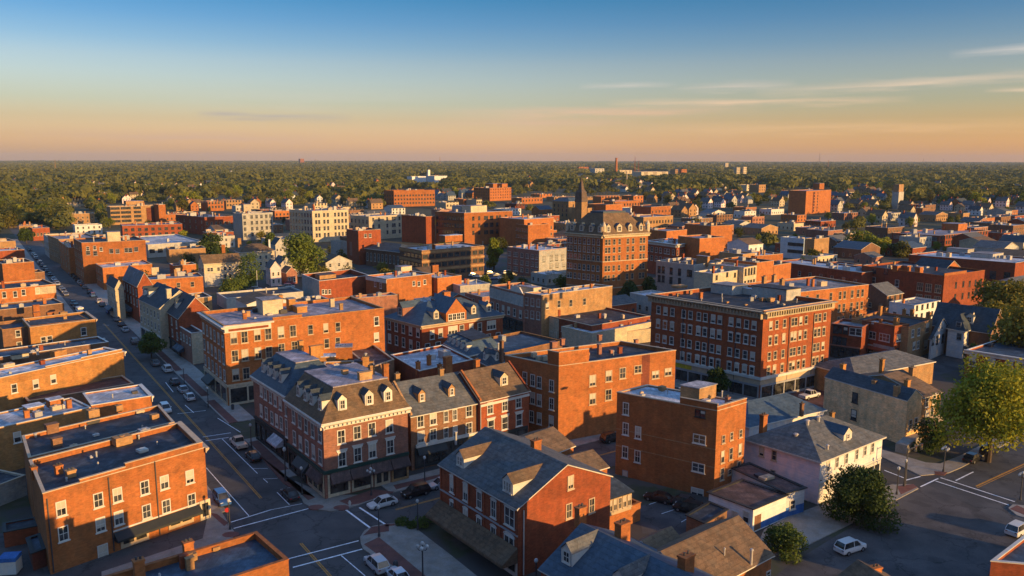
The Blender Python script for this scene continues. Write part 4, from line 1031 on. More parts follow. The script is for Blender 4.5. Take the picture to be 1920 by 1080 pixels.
for b_, n_, sd_, bg_ in ((CE, 9, 3, .55), (OB, 8, 4, .6), (N4b, 4, 5, .5), (N2c, 4, 6, .5), (N1b, 4, 7, .5), (N1, 4, 8, .45), (TB, 5, 9, .45), (HO, 10, 10, .7), (N2, 4, 12, .5), (N3b, 3, 14, .5), (FL, 3, 15, .5), (CB3, 5, 16, .6)): b_.clutter(n_, sd_, bg_)
# ================================================================ middle distance
k8 = crop(380, 280, .20833); k9 = crop(760, 280, .20833); kA = crop(1140, 280, .20833); kB = crop(1520, 280, .20833); kZ = crop(0, 280, .20833); kE = crop(1120, 420, .20833)
def simple(name, label, cat, A, C, B, z=None, base=None, wall=BR_OR, roof=RF_LI, cap=TRIMD, dep=None, wid=None, L=None, Rr=None, tm=TRIMD, ww=1.3, wh=1.9, clut=4, big=1.4, style='s', par=.5, seed=1):
    b = Bld(name, label, cat, A, C, B, z=z, base=base, dep=dep, wid=wid)
    b.flat(wall, roof, cap, par=par)
    for f, g in (('L', L), ('R', Rr)):
        if g:
            cols, n, z0, dz = g
            b.grid(f, cols, [z0 + i * dz for i in range(n)], ww, wh, style, tm)
    if clut: b.clutter(clut, seed, big)
    return b
# right side of the main street, near to far
X = Bld('shop_building', 'two storey brick shop with pale tan side wall squeezed against the four storey block', 'building', k0(1275, 652), k0(1382, 716), k0(1470, 697), z=8.2)
X.flat(BR_PINK, RF_DK, TRIM, par=.5); X.band('R', .1, 8.0, CREAM, .03, 0, None, 'render_coat'); X.grid('L', 5, [5.0], 1.2, 1.9, ''); X.unit(*k0(1385, 655), 1.2, 1.2, 1.8, TRIM); X.unit(*k0(1440, 640), 3, 1.2, .5, TRIM); X.awning('L', .5, 7, 3.4, 1.6, 1.0, RF_BL)
X = Bld('brick_building', 'three storey red brick street house with gable end and pale verge, before the cream house', 'row house', k0(1158, 520), k0(1292, 606), k0(1545, 560), z=10.5)
X.gable(BR_RED, SH_DK, 5.0, 'L', .3); X.grid('L', 4, [7.4, 4.2], 1.2, 2.1, ''); X.shop('L', .3, X.face('L')[2] - .3, .1, 3.4, 4, DKTRIM)
X.dormer('L', k0(1205, 500), t0=1.2, w_=1.6, h_=1.6, gh=.8); X.dormer('L', k0(1275, 570), t0=1.2, w_=1.6, h_=1.6, gh=.8)
X = Bld('cream_building', 'tall cream painted street house with dark gable roof and two dormers', 'row house', k0(1003, 465), k0(1155, 535), None, z=11.5, wid=11)
X.gable(CREAM, SH_DK, 4.4, 'L', .25); X.grid('L', 6, [8.2, 4.8], 1.1, 2.0, ''); X.shop('L', .3, X.face('L')[2] - .3, .1, 3.6, 4, TRIM)
X.dormer('L', k0(1040, 425), t0=1.2, w_=1.7, h_=1.8, gh=.8); X.dormer('L', k0(1072, 440), t0=1.2, w_=1.7, h_=1.8, gh=.8); X.chim(*k0(1225, 445), X.z + 3.6, 1.2, 1.0, 2.0, CREAM)
X = Bld('brick_building', 'red brick street house with lit gable end between cream facades', 'row house', k0(888, 318), k0(995, 375), k0(1105, 345), z=12)
X.gable(BR_RED, RF_BL, 4.2, 'L', .2, TRIM); X.grid('L', 5, [8.6, 5.2], 1.3, 2.2, ''); X.awning('L', 1, 12, 3.8, 1.6, 1.0, RF_BL)
X = Bld('cream_building', 'cream rendered house with sunlit gable wall far along the main street', 'row house', k0(770, 350), k0(832, 388), k0(895, 335), z=10.5)
X.gable(CREAM, SH_DK, 2.5, 'L', .2); X.grid('L', 4, [6.6, 3.4], 1.2, 2.0, ''); X.awning('L', 1, 8, 3.4, 1.6, 1.0, RF_BL)
X = simple('brick_building', 'low orange brick building with white roof strip, before the far orange block', 'building', k0(690, 210), k0(742, 242), k0(1100, 212), z=9, wall=BR_OR, roof=RF_WH, L=(4, 2, 3, 3.2), clut=2)
X = simple('brick_building', 'plain brown brick building under the white strip roof with lit edges', 'building', None, k0(1060, 330), k0(1468, 318), z=9.5, dep=12, wall=BR_OR, roof=RF_LI, Rr=([.3, .55, .8], 1, 6, 3), clut=6, seed=12); X.chim(*k0(1290, 290), X.roofz, 1.6, 1.2, 2.5, CREAM); X.chim(*k0(1125, 285), X.roofz, 2.5, 1.2, 2.5, CREAM)
X = simple('brick_building', 'tall orange block far up the main street with stair tower and scattered small windows', 'building', k0(530, 28), k0(590, 60), k0(1052, 45), z=17.5, wall=BR_OR, roof=RF_DK, cap=TRIMD, L=(5, 4, 3, 3.6), clut=5)
X.wins('R', mp(k0, (637, 130), (690, 135), (805, 118), (850, 120), (915, 112), (942, 112), (985, 105)), 1.6, 1.9, 's', GREYT); X.wins('R', mp(k0, (635, 100), (685, 95), (732, 105)), 1.2, 1.7, 's', TRIM); X.house(*k0(780, 50), 5, 4, 4, CREAM, RF_LI)
X = simple('brick_building', 'narrow brick building with one sunlit wall beside the tall far orange block', 'building', k0(425, 45), k0(497, 95), k0(560, 82), z=13, wall=BR_OR, roof=RF_LI, L=(4, 3, 3, 3.3), clut=4)
X = simple('brick_building', 'tan brick building stretching along the far end of the main street', 'building', k0(345, 5), k0(425, 35), None, z=12.5, wid=18, wall=BR_TAN, roof=RF_LI, L=(7, 3, 3, 3.2), clut=6)
X = simple('brick_building', 'pale fronted shop row at the far end of the main street', 'building', kZ(390, 765), kZ(440, 800), None, z=11, wid=20, wall=GREYW, roof=RF_DK, L=(6, 2, 3, 3.2), clut=5)
X = simple('brick_building', 'low tan roofed block over the far main street, beside the green grove', 'building', None, kZ(290, 712), kZ(445, 705), z=8, dep=24, wall=BR_RED, roof=RF_LI, clut=3, Rr=(5, 1, 3, 3))
X = simple('shop_building', 'far shop with small lit dome like gable near the end of the street', 'building', None, kZ(170, 690), kZ(290, 700), z=9, dep=14, wall=BR_TAN, roof=RF_LI, clut=4)
# --- open yard houses behind the four storey orange block
X = Bld('house', 'two tone tan and grey double house with brown hipped roof, behind the orange block', 'house', kc(55, 342), kc(105, 352), kc(443, 346), base=539)
X.gable(CREAM, SH_BN, 3.0, 'R', .4); X.grid('R', [.12, .2, .38, .55, .68, .88], [6.4], 1.2, 1.7); X.grid('R', [.55, .68, .88], [3.2], 1.2, 1.9); X.grid('L', 2, [6.2], 1.2, 1.7); X.band('R', .1, 2.7, BR_RED, .05, X.face('R')[2] * .47, None, 'brick_base'); X.band('R', .1, 5.6, GREYW, .04, 0, X.face('R')[2] * .46, 'render_coat')
X.chim(*kc(285, 250), X.z + 2.5, 1.4, 1.0, 3.0, BR_OR)
X = Bld('house', 'sunlit ornate yellow house with hipped brown roof and tall white chimney pipe', 'house', None, kc(428, 255), kc(742, 252), z=9, dep=11)
X.hip(CREAM, SH_BN, 3.2, .5); X.grid('R', 6, [5.2, 2.2], 1.2, 1.8); X.chim(*kc(700, 225), X.z + .5, .8, .7, 4.5, WHITEW); X.chim(*kc(430, 200), X.z + .5, 1.6, 1.2, 4.0, BR_TAN)
X = Bld('house', 'small dark gabled house with pale wall among trees behind the yellow ornate house', 'house', None, kc(750, 190), kc(845, 185), z=7, dep=10); X.gable(GREYW, SH_DK, 3.4, 'L', .3); X.grid('R', 3, [3.5], 1.1, 1.7)
for i, (p, q, lab) in enumerate((((705, 400), (800, 395), 'pinkish clapboard house at the edge of the small car yard'), ((800, 360), (900, 352), 'tall narrow grey gabled house standing behind the red car'), ((905, 350), (1050, 345), 'white gabled cottage among trees behind the red car'))):
    X = Bld('house', lab, 'house', None, kc(*p), kc(*q), z=7.5 - .5 * i, dep=9); X.gable([PINKW, GREYW, WHITEW][i], SH_GR, 2.8, 'L', .3); X.grid('R', 2, [4.2, 1.2], 1.0, 1.7); X.grid('L', 2, [4.2, 1.2], 1.0, 1.7)
X = Bld('house', 'little stepped front house with red doorway beside the red car', 'house', None, kc(850, 440), kc(945, 432), z=5, dep=7); X.gable(BR_PINK, SH_BN, 2.2, 'L', .3); X.grid('R', 2, [1.0], 1.1, 1.8)
X = simple('shed', 'long low black roofed shed with pale coping behind the orange block', 'shed', None, kc(310, 672), kc(1000, 610), z=4.2, dep=14, wall=GREYW, roof=RF_DK, cap=TRIM, clut=2)
X = Bld('brick_building', 'brick warehouse with tall pale side wall and sunken black roof', 'warehouse', kc(990, 420), kc(1145, 515), kc(1600, 452), base=572)
X.flat(BR_RED, RF_DK, TRIM, par=1.6); X.band('L', .1, X.z - .2, GREYW, .04, 0, None, 'render_coat'); X.wins('L', mp(kc, (1048, 500), (1072, 502), (1045, 592), (1072, 600)), 1.1, 1.6, 's', GREYT); X.wins('R', mp(kc, (1180, 610), (1205, 612), (1238, 610)), 1.1, 1.8); X.house(*kc(1150, 500), 7, 6, 1.4, BR_TAN, RF_BN); X.unit(*kc(1430, 500), 6, 2, .8, METALD)
X = Bld('brick_building', 'orange building with white stepped parapet trim and broad plain walls', 'building', kc(1565, 465), kc(1750, 498), kd(332, 446), z=9.5)
X.flat(BR_OR, RF_WH, TRIM, par=.6); X.wins('R', mp(kd, (172, 535), (218, 538), (270, 522)), 1.3, 1.9); X.wins('L', mp(kc, (1650, 540), (1700, 555)), 1.2, 2.0); X.band('L', X.z - 1.5, 1.3, TRIM, .12, 0, None, 'cornice'); X.clutter(5, 9); X.house(*kd(60, 440), 5, 4, 2.2, CREAM, RF_LI); X.chim(*kd(370, 460), X.z - 3, 3.0, 1.2, 4.0, BR_OR, pots=0)
X = simple('brick_building', 'lower orange wing with rounded chimney block, joined to the white trimmed building', 'building', None, kd(385, 490), kd(602, 462), z=8.0, dep=12, wall=BR_OR, roof=RF_WH, clut=4)
X = simple('shop_building', 'low white canopy roofed building with dark open front', 'building', None, kd(590, 560), kd(860, 600), z=5.2, dep=12, wall=GREYW, roof=RF_WH, cap=TRIM, clut=3)
X = simple('shop_building', 'small white roofed block with one black roof hatch by the blue slate roofs', 'building', kc(1425, 640), kc(1480, 670), kc(1850, 640), z=7.5, wall=BR_PINK, roof=RF_WH, cap=TRIMD, clut=2)
# --- office and neighbours
X = Bld('office_building', 'brown office block with long pale floor bands and ribbon windows', 'office', kd(45, 207), kd(245, 240), kd(802, 196), base=528)
X.flat(BR_BRN, RF_WH, TRIMD, par=.5)
for f in 'LR':
    ln = X.face(f)[2]; n = int(ln / 3.0)
    for z_ in (X.z - 3.6, X.z - 7.4, X.z - 11.2):
        if z_ > .5: X.grid(f, n, [z_], ln / n - .7, 1.7, 's', DKTRIM)
    for z_ in (X.z - 5.3, X.z - 9.1, X.z - 1.4): X.band(f, z_, 1.0, BR_TAN, .25, -.2, ln + .2)
X.clutter(12, 3, 1.2); X.house(*kd(455, 165), 10, 5, 3.0, BR_OR, RF_WH)
X = Bld('brick_building', 'corner block with mauve brick front and pale cream side wall', 'building', kd(1015, 207), kd(1300, 242), kd(1546, 208), z=12)
X.flat(BR_PINK, RF_WH, TRIM, par=.5); X.band('R', .1, X.z - .3, GREYW, .05, 0, None, 'render_coat'); X.grid('L', [.07, .24, .3, .47, .64, .8, .93], [8.0, 4.6, 1.4], 1.8, 2.1, 's'); X.wins('R', mp(kd, (1343, 318), (1408, 310), (1457, 305), (1512, 302)), 1.7, 2.4, 'a', DKTRIM); X.wins('R', mp(kd, (1405, 375), (1460, 370), (1520, 362)), 1.8, 2.2, 's', DKTRIM); X.clutter(9, 6, 1.3)
X = Bld('brick_building', 'dark slate hip roofed brown brick hall with tall narrow windows', 'hall', k8(1465, 895), k8(1775, 925), None, z=8.5, wid=14)
X.hip(BR_BRN, SH_DK, 3.0, .4); X.grid('L', 9, [2.5], 1.1, 4.0, 's'); X.pipe(*k8(1580, 870), 1.5, .6, X.z + 1.5)
X = Bld('brick_building', 'narrow red brick tower block with faded wall sign and white rear extension', 'building', k8(1293, 718), k8(1400, 735), k8(1602, 716), base=497)
X.flat(BR_RED, RF_BN, TRIMD); X.wins('R', mp(k8, (1465, 778), (1507, 776)), 1.6, 1.9, 's'); X.clutter(4, 8); X.band('L', 4, 7, BR_PINK, .02, 3.2, 6.0, 'faded_sign')
X = simple('warehouse', 'blank white rendered block tucked against the narrow red brick tower', 'building', None, k8(1240, 832), k8(1296, 826), z=9.5, dep=10, wall=GREYW, clut=0)
# --- hotel with ornate mansard
X = Bld('hotel_building', 'tall orange brick hotel with ornate dormers and dark mansard roof', 'hotel', kE(-275, 84), kE(52, 98), kE(458, 82), base=562)
MH = X
X.frustum(SH_BN, 4.6, 7.6, None, .3, BR_OR, CREAM)
X.cornice('LR', CREAM, 1.0, .8, .3, 0)
zr = [X.hit('R', *kE(80, y))[1] - 1.0 for y in (168, 240, 315, 405, 490)]
ur = [X.hit('R', *kE(x, 150))[0] for x in (80, 108, 152, 200, 275, 322, 392, 420)]
for u in ur:
    for z in zr: X.win('R', u, z, 1.2, 2.2, 's', TRIMD)
X.grid('L', [.06, .13, .25, .37, .5, .62, .75, .88], zr, 1.2, 2.2, 's', TRIM)
for t in (.12, .36, .6, .84): X.dormer('R', u=X.face('R')[2] * t, t0=.2, w_=1.9 + .5 * (t == .36), h_=2.2, gh=1.0, wall=CREAM, roof=SH_SL)
for t in (.14, .4, .66, .9): X.dormer('L', u=X.face('L')[2] * t, t0=.2, w_=1.9, h_=2.2, gh=1.0, wall=TRIMD, roof=SH_SL)
tt = inset(X.foot, 4.7)
MB().prism(inset(X.foot, 5.0), X.z + 7.6, X.z + 8.3).build('roof_curb', SH_SL, X.root)
for p in (X.c, X.a + (X.c - X.a) * .02, X.b + (X.c - X.b) * .03):
    q = p + (X.d - X.c).normalized() * 1.6
    MB().cyl(q, .9, .9, X.z + .3, X.z + 3.0, 10).cyl(q, 1.05, .1, X.z + 3.0, X.z + 4.8, 10).build('turret', CREAM, X.root)
for z_ in (zr[3] + 3.6, zr[4] - 3.0): X.band('R', z_, .35, TRIMD, .2); X.band('L', z_, .35, TRIMD, .2)
X = Bld('brick_building', 'red brick commercial block with white cornice and blank orange end section', 'building', kE(445, 142), kE(715, 185), kE(920, 160), z=15)
X.flat(BR_RED, RF_WH, TRIM); X.cornice('LR', TRIM, 1.2, .8, .2, 0); X.grid('L', [.05, .19, .34, .48, .64, .74, .9], [10.2, 6.2], 1.6, 2.4, 's', TRIM); X.grid('R', 10, [10.0, 6.2], 1.0, 2.6, 's', TRIMD); X.clutter(12, 4, 1.2)
X = simple('brick_building', 'blank sunlit orange wall block behind the white corniced brick building', 'building', None, kE(922, 132), kE(1144, 118), z=18, dep=14, wall=BR_OR, roof=RF_LI, clut=2)
X = Bld('grey_building', 'pale grey three storey building with arched windows and dark stepped roof', 'building', kE(530, 332), kE(870, 372), kE(1095, 305), z=14)
X.flat(GREYW, RF_DK, TRIM, par=.9); X.wins('L', mp(kE, (557, 412), (593, 415), (665, 425), (740, 435), (820, 445), (840, 448), (557, 492), (593, 496), (663, 510), (740, 520)), 1.3, 2.2, 'a', DKTRIM); X.clutter(9, 2, 1.5); X.house(*kE(990, 380), 1.5, 5, 3.5, BR_TAN, RF_LI); X.house(*kE(1110, 400), 1.5, 3, 3.0, CREAM, RF_LI)
X = simple('cream_building', 'sunlit cream box building with three small windows behind the big cornice block', 'building', kE(870, 430), kE(1042, 450), kE(1318, 408), z=14.5, wall=CREAM, roof=RF_LI, cap=TRIM, clut=3)
X.wins('R', mp(kE, (1073, 482), (1168, 455), (1238, 458)), 1.1, 1.6, 's', DKTRIM)
X = simple('brick_building', 'tan brick block with two rows of narrow windows behind the cream box', 'building', None, kE(1318, 395), kE(1436, 358), z=15.5, dep=14, wall=CREAM, roof=RF_LI, Rr=([.15, .4, .6, .82], 2, 8.5, 4.2), ww=1.1, wh=2.4, tm=DKTRIM, clut=3)
X = simple('brick_building', 'orange stepped building with dark chimney shadow behind the tan block', 'building', None, kE(1436, 350), kE(1588, 330), z=16, dep=15, wall=BR_OR, roof=RF_DK, clut=3)
X = simple('brick_building', 'orange block with curved parapet beside the long white roofed brick range', 'building', None, kE(1588, 375), kE(1745, 350), z=13, dep=12, wall=BR_OR, roof=RF_BN, clut=4)
X = simple('brick_building', 'low brick block with cream gabled rear facing the red carriage houses', 'building', None, kE(1310, 275), kE(1420, 262), z=13, dep=12, wall=BR_TAN, roof=RF_LI, clut=2)
X = simple('brick_building', 'tan stepped block with white roof behind the curved parapet', 'building', None, kE(1420, 290), kE(1672, 268), z=12, dep=12, wall=BR_OR, roof=RF_WH, clut=6)
X = simple('brick_building', 'long orange brick block with rows of narrow windows beyond the cornice block', 'building', None, kr(-60, 468), kr(464, 410), z=14.5, dep=20, wall=BR_OR, roof=RF_GR, Rr=([.2, .33, .5, .62, .68, .78, .86, .92], 3, 3.4, 3.8), ww=1.2, wh=2.4, tm=TRIMD, clut=5)
X = simple('brick_building', 'long low red brick range with white roofs and party walls', 'building', kr(-170, 165), kr(418, 330), None, z=10.5, wid=16, wall=BR_RED, roof=RF_WH, cap=TRIMD, L=(8, 1, 6, 3), clut=10, seed=5)
X = simple('brick_building', 'dark red brick block with pale blue flat roof left of the big plain walled school', 'building', None, kr(70, 306), kr(418, 338), z=8.5, dep=12, wall=BR_RED, roof=RF_WH, clut=3)
# --- plain walled brick school
X = Bld('school_building', 'massive dark red brick school with sunlit stepped end wall', 'school', kr(418, 268), kr(975, 352), kr(1248, 313), base=582)
X.flat(BR_RED, RF_DK, BR_OR, par=.6); u = X.hit('R', *kr(1125, 318))[0]; X.step('R', 0, u, .8, BR_OR)
X.wins('L', mp(kr, (810, 422), (868, 430), (932, 438), (803, 500), (862, 507), (925, 515)), 2.3, 2.9, '', TRIMD); X.wins('L', mp(kr, (497, 380), (655, 400), (490, 455), (650, 470), (487, 530), (645, 545)), 1.6, 2.6, ''); X.wins('L', mp(kr, (500, 315), (580, 320)), 1.6, 2.0, 's', DKTRIM)
X.wins('R', mp(kr, (1052, 412), (1102, 405), (1145, 402), (1184, 395), (1221, 388), (1046, 492), (1096, 485), (1138, 480), (1178, 472), (1215, 466)), 1.1, 2.2, 's', DKTRIM)
for q in ((655, 310, 3.0), (722, 310, 2.4), (808, 320, 2.2)): X.house(*kr(q[0], q[1] + 14), q[2], 2, 2.2, BR_OR, RF_LI)
X.clutter(9, 3, .9); HX = X
hp = P(*kr(970, 330), X.z).xy
X = Bld('brick_building', 'long brick range with white roof edge and grey penthouse, beyond the school', 'building', kr(735, 207), kr(1455, 264), kr(1640, 235), z=9.5)
X.flat(BR_RED, RF_WH, TRIM); X.grid('L', 8, [2.0], 2.4, 3.4, 's', DKTRIM); X.house(*kr(1300, 235), 10, 9, 2.0, GREYW, RF_GR); X.house(*kr(1130, 205), 6, 9, 2.2, GREYW, RF_GR); X.clutter(6, 5, 1.5)
X = Bld('brick_building', 'black gabled hall with lit verge standing behind the school roof', 'building', None, kr(990, 300), kr(1078, 292), z=11.5, dep=13); X.gable(BR_OR, SH_DK, 2.6, 'L', .3)
X = Bld('school_building', 'long brick school with sunlit window wall and roof penthouse, near the right trees', 'school', kB(730, 752), kB(1157, 778), kB(1600, 732), base=463)
X.flat(BR_RED, RF_LI, TRIMD); X.grid('R', [.05, .1, .15, .2, .25, .3, .42, .48, .54, .66, .72, .78, .84, .9, .96], [4.6, 1.2], 1.8, 2.0, 's', DKTRIM); X.grid('L', 5, [3.6], 3.2, 2.2, 's', GREYT); X.clutter(6, 2, 2.0); X.house(*kB(1325, 735), 12, 10, 4.5, BR_OR, RF_LI)
# --- lower right brick shops and white houses
X = Bld('shop_building', 'two storey red brick shop with dark arched windows left of the billboard wall', 'building', kr(212, 690), kr(420, 700), None, z=9.0, wid=9)
X.flat(BR_RED, RF_GR, BR_PINK); X.wins('L', mp(kr, (240, 712), (270, 712), (308, 718), (235, 785), (265, 790), (298, 797)), 1.2, 1.9, 'a', DKTRIM); X.wins('L', mp(kr, (355, 725), (397, 730)), 1.6, 2.0); X.shop('L', .3, X.face('L')[2] - .3, .1, 3.2, 4, DKTRIM); X.band('L', 3.25, .35, BR_PINK, .3); X.chim(*kr(400, 632), X.roofz, .9, .8, 1.8, BR_YE)
X = Bld('shop_building', 'two storey red brick corner shop with grey billboard on its side wall', 'building', kr(420, 640), kr(640, 692), kr(738, 680), z=9.6)
X.flat(BR_RED, RF_LI, BR_OR, par=.5); X.wins('L', mp(kr, (478, 748), (570, 766), (470, 835)), 3.0, 2.0, '', TRIM)
u, z = X.hit('L', *kr(566, 852)); q = X.pt('L', u, z, .12); d = X.face('L')[1]; n_ = X.face('L')[3]
MB().box((q.x - d.x * 3, q.y - d.y * 3, q.z - 1.1), (d.x * 6, d.y * 6, 0), (n_.x * .15, n_.y * .15, 0), (0, 0, 2.4)).build('billboard', GREYW, X.root)
X.shop('L', .3, X.face('L')[2] - .3, .1, 3.0, 4, DKTRIM); X.awning('L', .3, X.face('L')[2] - .2, 3.3, 1.2, .5, BR_RED); X.wins('R', mp(kr, (680, 765)), 3.4, 1.9); X.wins('R', mp(kr, (655, 855), (682, 845)), 1.0, 1.6, 's', DKTRIM)
X.chim(*kr(660, 690), X.roofz, 1.2, 1.0, 2.2, BR_YE); X.chim(*kr(548, 612), X.roofz, .8, .8, 2.4, BR_YE); X.chim(*kr(585, 595), X.roofz, .7, .7, 1.2, BR_YE); X.clutter(4, 3, .8)
X = Bld('shop_building', 'tan brick two storey shop row with wide white windows facing the corner', 'building', None, kr(735, 700), kr(895, 640), z=9.3, dep=15)
X.flat(BR_TAN, RF_DK, BR_OR, par=.5); X.wins('R', mp(kr, (760, 738), (800, 728), (768, 822), (795, 815)), 1.7, 2.1); X.wins('R', mp(kr, (858, 700), (848, 812)), 2.4, 2.6, '', TRIMD); X.chim(*kr(878, 650), X.roofz, 1.0, .9, 2.2, BR_YE); X.chim(*kr(765, 625), X.roofz, 1.0, .8, 2.0, BR_YE); X.chim(*kr(712, 600), X.roofz, .8, .8, 1.0, BR_YE)
X = Bld('white_house', 'white steep gabled house with half timbered front', 'house', kr(885, 745), kr(890, 775), kr(1015, 720), z=5.6); X = X
X.gable(WHITEW, SH_DK, 4.6, 'L', .4); X.wins('R', mp(kr, (897, 790), (925, 785), (962, 775), (990, 768)), 1.3, 2.1, 'a', DKTRIM); X.wins('R', mp(kr, (958, 690)), 1.2, 1.7)
X = Bld('white_house', 'large pale grey white house with black hipped roof and two gabled dormers', 'house', kr(1000, 665), kr(1110, 722), kr(1265, 675), z=7.6)
X.hip(WHITEW, SH_DK, 4.0, .5); X.wins('L', mp(kr, (1070, 685), (1075, 760)), 1.4, 1.9, '', GREYT); X.wins('R', mp(kr, (1155, 765), (1180, 755), (1230, 745)), 1.4, 2.4)
X.dormer('R', kr(1165, 680), t0=.3, w_=2.6, h_=2.0, gh=1.3, roof=SH_DK); X.dormer('R', kr(1235, 655), t0=.3, w_=2.6, h_=2.0, gh=1.3, roof=SH_DK)
X.awning('R', .2, X.face('R')[2] + 1, 3.6, 2.2, .7, SH_GR, .3)
X = Bld('brick_house', 'brick house with tall black gable roof and white dormer beside the right hand grove', 'house', None, kr(1290, 735), kr(1378, 690), z=7.5, dep=15); X.gable(BR_BRN, SH_DK, 5.5, 'L', .3); X.wins('R', mp(kr, (1320, 740), (1352, 720)), 1.2, 1.9); X.dormer('L', kr(1150, 565), t0=1.2, w_=2, h_=1.8, gh=.8)
X = Bld('brick_building', 'red brick building with wide dark blue roof behind the big yellow tree', 'building', kr(1122, 850), kr(1700, 940), kr(1900, 860), z=7.5)
X.flat(BR_RED, RF_BL, TRIM, par=.4); X.cornice('L', TRIM, .8, .4, .1, 0); X.wins('L', mp(kr, (1165, 925), (1290, 950), (1412, 960), (1480, 975)), 1.5, 2.4, 'a'); X.unit(*kr(1370, 790), 1.0, .8, 1.6, CREAM, z=X.roofz); X.unit(*kr(1300, 830), 1.6, 1.0, .8, METALD)
# --- slate hall with pediment, centre left
X = Bld('school_building', 'ornate red brick hall with blue slate roofs, pedimented cross gable and cream dormers', 'hall', k7(75, 172), k7(290, 226), k7(776, 158), z=9.5)
X.hip(BR_RED, SH_SL, 4.6, .5, TRIMD); X.cornice('LR', TRIMD, .7, .4, .25, 0)
X.wins('R', mp(k7, (352, 280), (403, 270), (587, 240), (638, 235)), 1.4, 2.5, '', TRIM); X.wins('R', mp(k7, (477, 255), (708, 222)), 3.0, 2.5, '', TRIM); X.wins('R', mp(k7, (530, 248)), 1.5, 2.5, '', TRIM)
X.grid('L', 5, [6.2, 2.4], 1.4, 2.6, ''); X.grid('R', 8, [2.0], 1.6, 2.6, '')
X.dormer('R', k7(498, 160), t0=-.35, w_=6.4, h_=2.4, gh=3.6, wall=BR_OR, roof=SH_SL, ww=5.2, wh=1.8, n=4)
for q in ((378, 180), (602, 145), (693, 128)): X.dormer('R', k7(*q), t0=1.2, w_=1.6, h_=1.9, gh=.7, wall=CREAM, roof=SH_SL)
X.dormer('L', k7(160, 140), t0=1.0, w_=2.4, h_=2.4, gh=1.4, wall=BR_PINK, roof=SH_SL); X.chim(*k7(445, 75), X.z + 4.0, 2.0, 1.2, 2.4, BR_OR)
# --- commercial rows right of the slate hall
X = Bld('shop_building', 'street block with arched white upper windows and decorated white gable front', 'building', kd(855, 540), kd(1160, 632), None, z=12.5, wid=12)
X.flat(BR_PINK, RF_BN, TRIMD, par=.5); X.band('L', 8.6, 3.3, GREYW, .12, 0, None, 'upper_front'); X.grid('L', 8, [9.0], 1.3, 2.3, 'a', TRIM); X.grid('L', 6, [5.0], 1.4, 2.4, '', TRIM); X.shop('L', .3, X.face('L')[2] - .3, .1, 4.2, 5, DKTRIM); X.clutter(8, 5, 1.2)
o, d, ln, n_ = X.face('L'); p0 = X.pt('L', ln * .6, X.z + .15, .12); p1 = X.pt('L', ln * .98, X.z + .15, .12); pm = (p0 + p1) / 2
MB().poly([p0, p1, pm + Vector((d.x * 2, d.y * 2, 1.6)), pm + Vector((-d.x * 2, -d.y * 2, 1.6))]).poly([p0 - n_.to_3d() * .4, p1 - n_.to_3d() * .4, pm - n_.to_3d() * .4 + Vector((d.x * 2, d.y * 2, 1.6)), pm - n_.to_3d() * .4 + Vector((-d.x * 2, -d.y * 2, 1.6))][::-1]).poly([pm + Vector((d.x * 2, d.y * 2, 1.6)), p1, p1 - n_.to_3d() * .4, pm - n_.to_3d() * .4 + Vector((d.x * 2, d.y * 2, 1.6))]).poly([p0, pm + Vector((-d.x * 2, -d.y * 2, 1.6)), pm - n_.to_3d() * .4 + Vector((-d.x * 2, -d.y * 2, 1.6)), p0 - n_.to_3d() * .4]).build('front_gable', TRIM, X.root)
X = Bld('shop_building', 'mauve brick corner house with long tan side wall and white roof', 'building', kd(1162, 628), kd(1322, 642), kd(1960, 560), z=12.8)
X.flat(BR_TAN, RF_WH, TRIM, par=.5); X.band('L', .1, X.z - .25, BR_PINK, .06, 0, None, 'brick_front'); X.wins('R', mp(kd, (1373, 735), (1478, 720), (1585, 712), (1707, 698)), 1.4, 2.2, '', TRIMD); X.grid('L', 3, [9.2, 5.4], 1.3, 2.4, ''); X.house(*kd(1250, 625), 3, 6, 1.6, CREAM, RF_LI); X.clutter(5, 6, 1.0)
X = Bld('shop_building', 'cream and dark red low block with black roof and roof vents', 'building', kd(1325, 815), kd(1772, 918), kd(2300, 830), z=6.2)
X.flat(BR_RED, RF_DK, TRIMD, par=.4); X.band('L', .1, X.z - .25, CREAM, .05, 0, X.face('L')[2] * .36, 'render_coat'); X.wins('L', mp(kd, (1355, 970), (1408, 995), (1448, 1005)), 1.1, 1.9, 'a', TRIM); X.wins('L', mp(kd, (1515, 945), (1545, 960)), 1.3, 1.6, ''); X.clutter(6, 8, .8)
X = simple('shop_building', 'low building with tan parapet and bright white roof before the cornice block', 'building', None, k7(1312, 275), k7(1700, 200), z=5.2, dep=12, wall=CREAM, roof=RF_WH, cap=CREAM, clut=4, big=.7)
X = simple('shop_building', 'low tan walled shop with blue grey roof beneath the white roofed one', 'building', None, k7(1310, 290), k7(1690, 262), z=3.8, dep=6, wall=CREAM, roof=RF_BL, cap=TRIMD, clut=2, big=.7)
X = simple('shop_building', 'broad dark blue flat roof with lit parapet edge beside the central orange block', 'building', None, k7(790, 392), k7(1135, 318), z=8.0, dep=15, wall=BR_BRN, roof=RF_BL, cap=BR_YE, clut=2)
X = simple('shop_building', 'white membrane roofed low block with chimneys behind the row houses', 'building', k7(105, 402), k7(275, 500), k7(600, 430), z=8.2, wall=BR_RED, roof=RF_WH, cap=TRIM, clut=2)
X.chim(*k7(455, 495), X.roofz, 1.8, 1.0, 3.0, BR_OR, pots=0)
for q in ((275, 505), (405, 520), (340, 465), (620, 520)): X.chim(*k7(*q), X.roofz, .8, .7, 2.2, BR_OR)
X = simple('shed', 'brown metal roofed shed block behind the tan rear chimneys', 'shed', k3(0, 0) if False else k7(-160, 365), k7(-20, 480), k7(125, 430), z=8.8, wall=BR_BRN, roof=RF_BN, cap=TRIMD, clut=1)
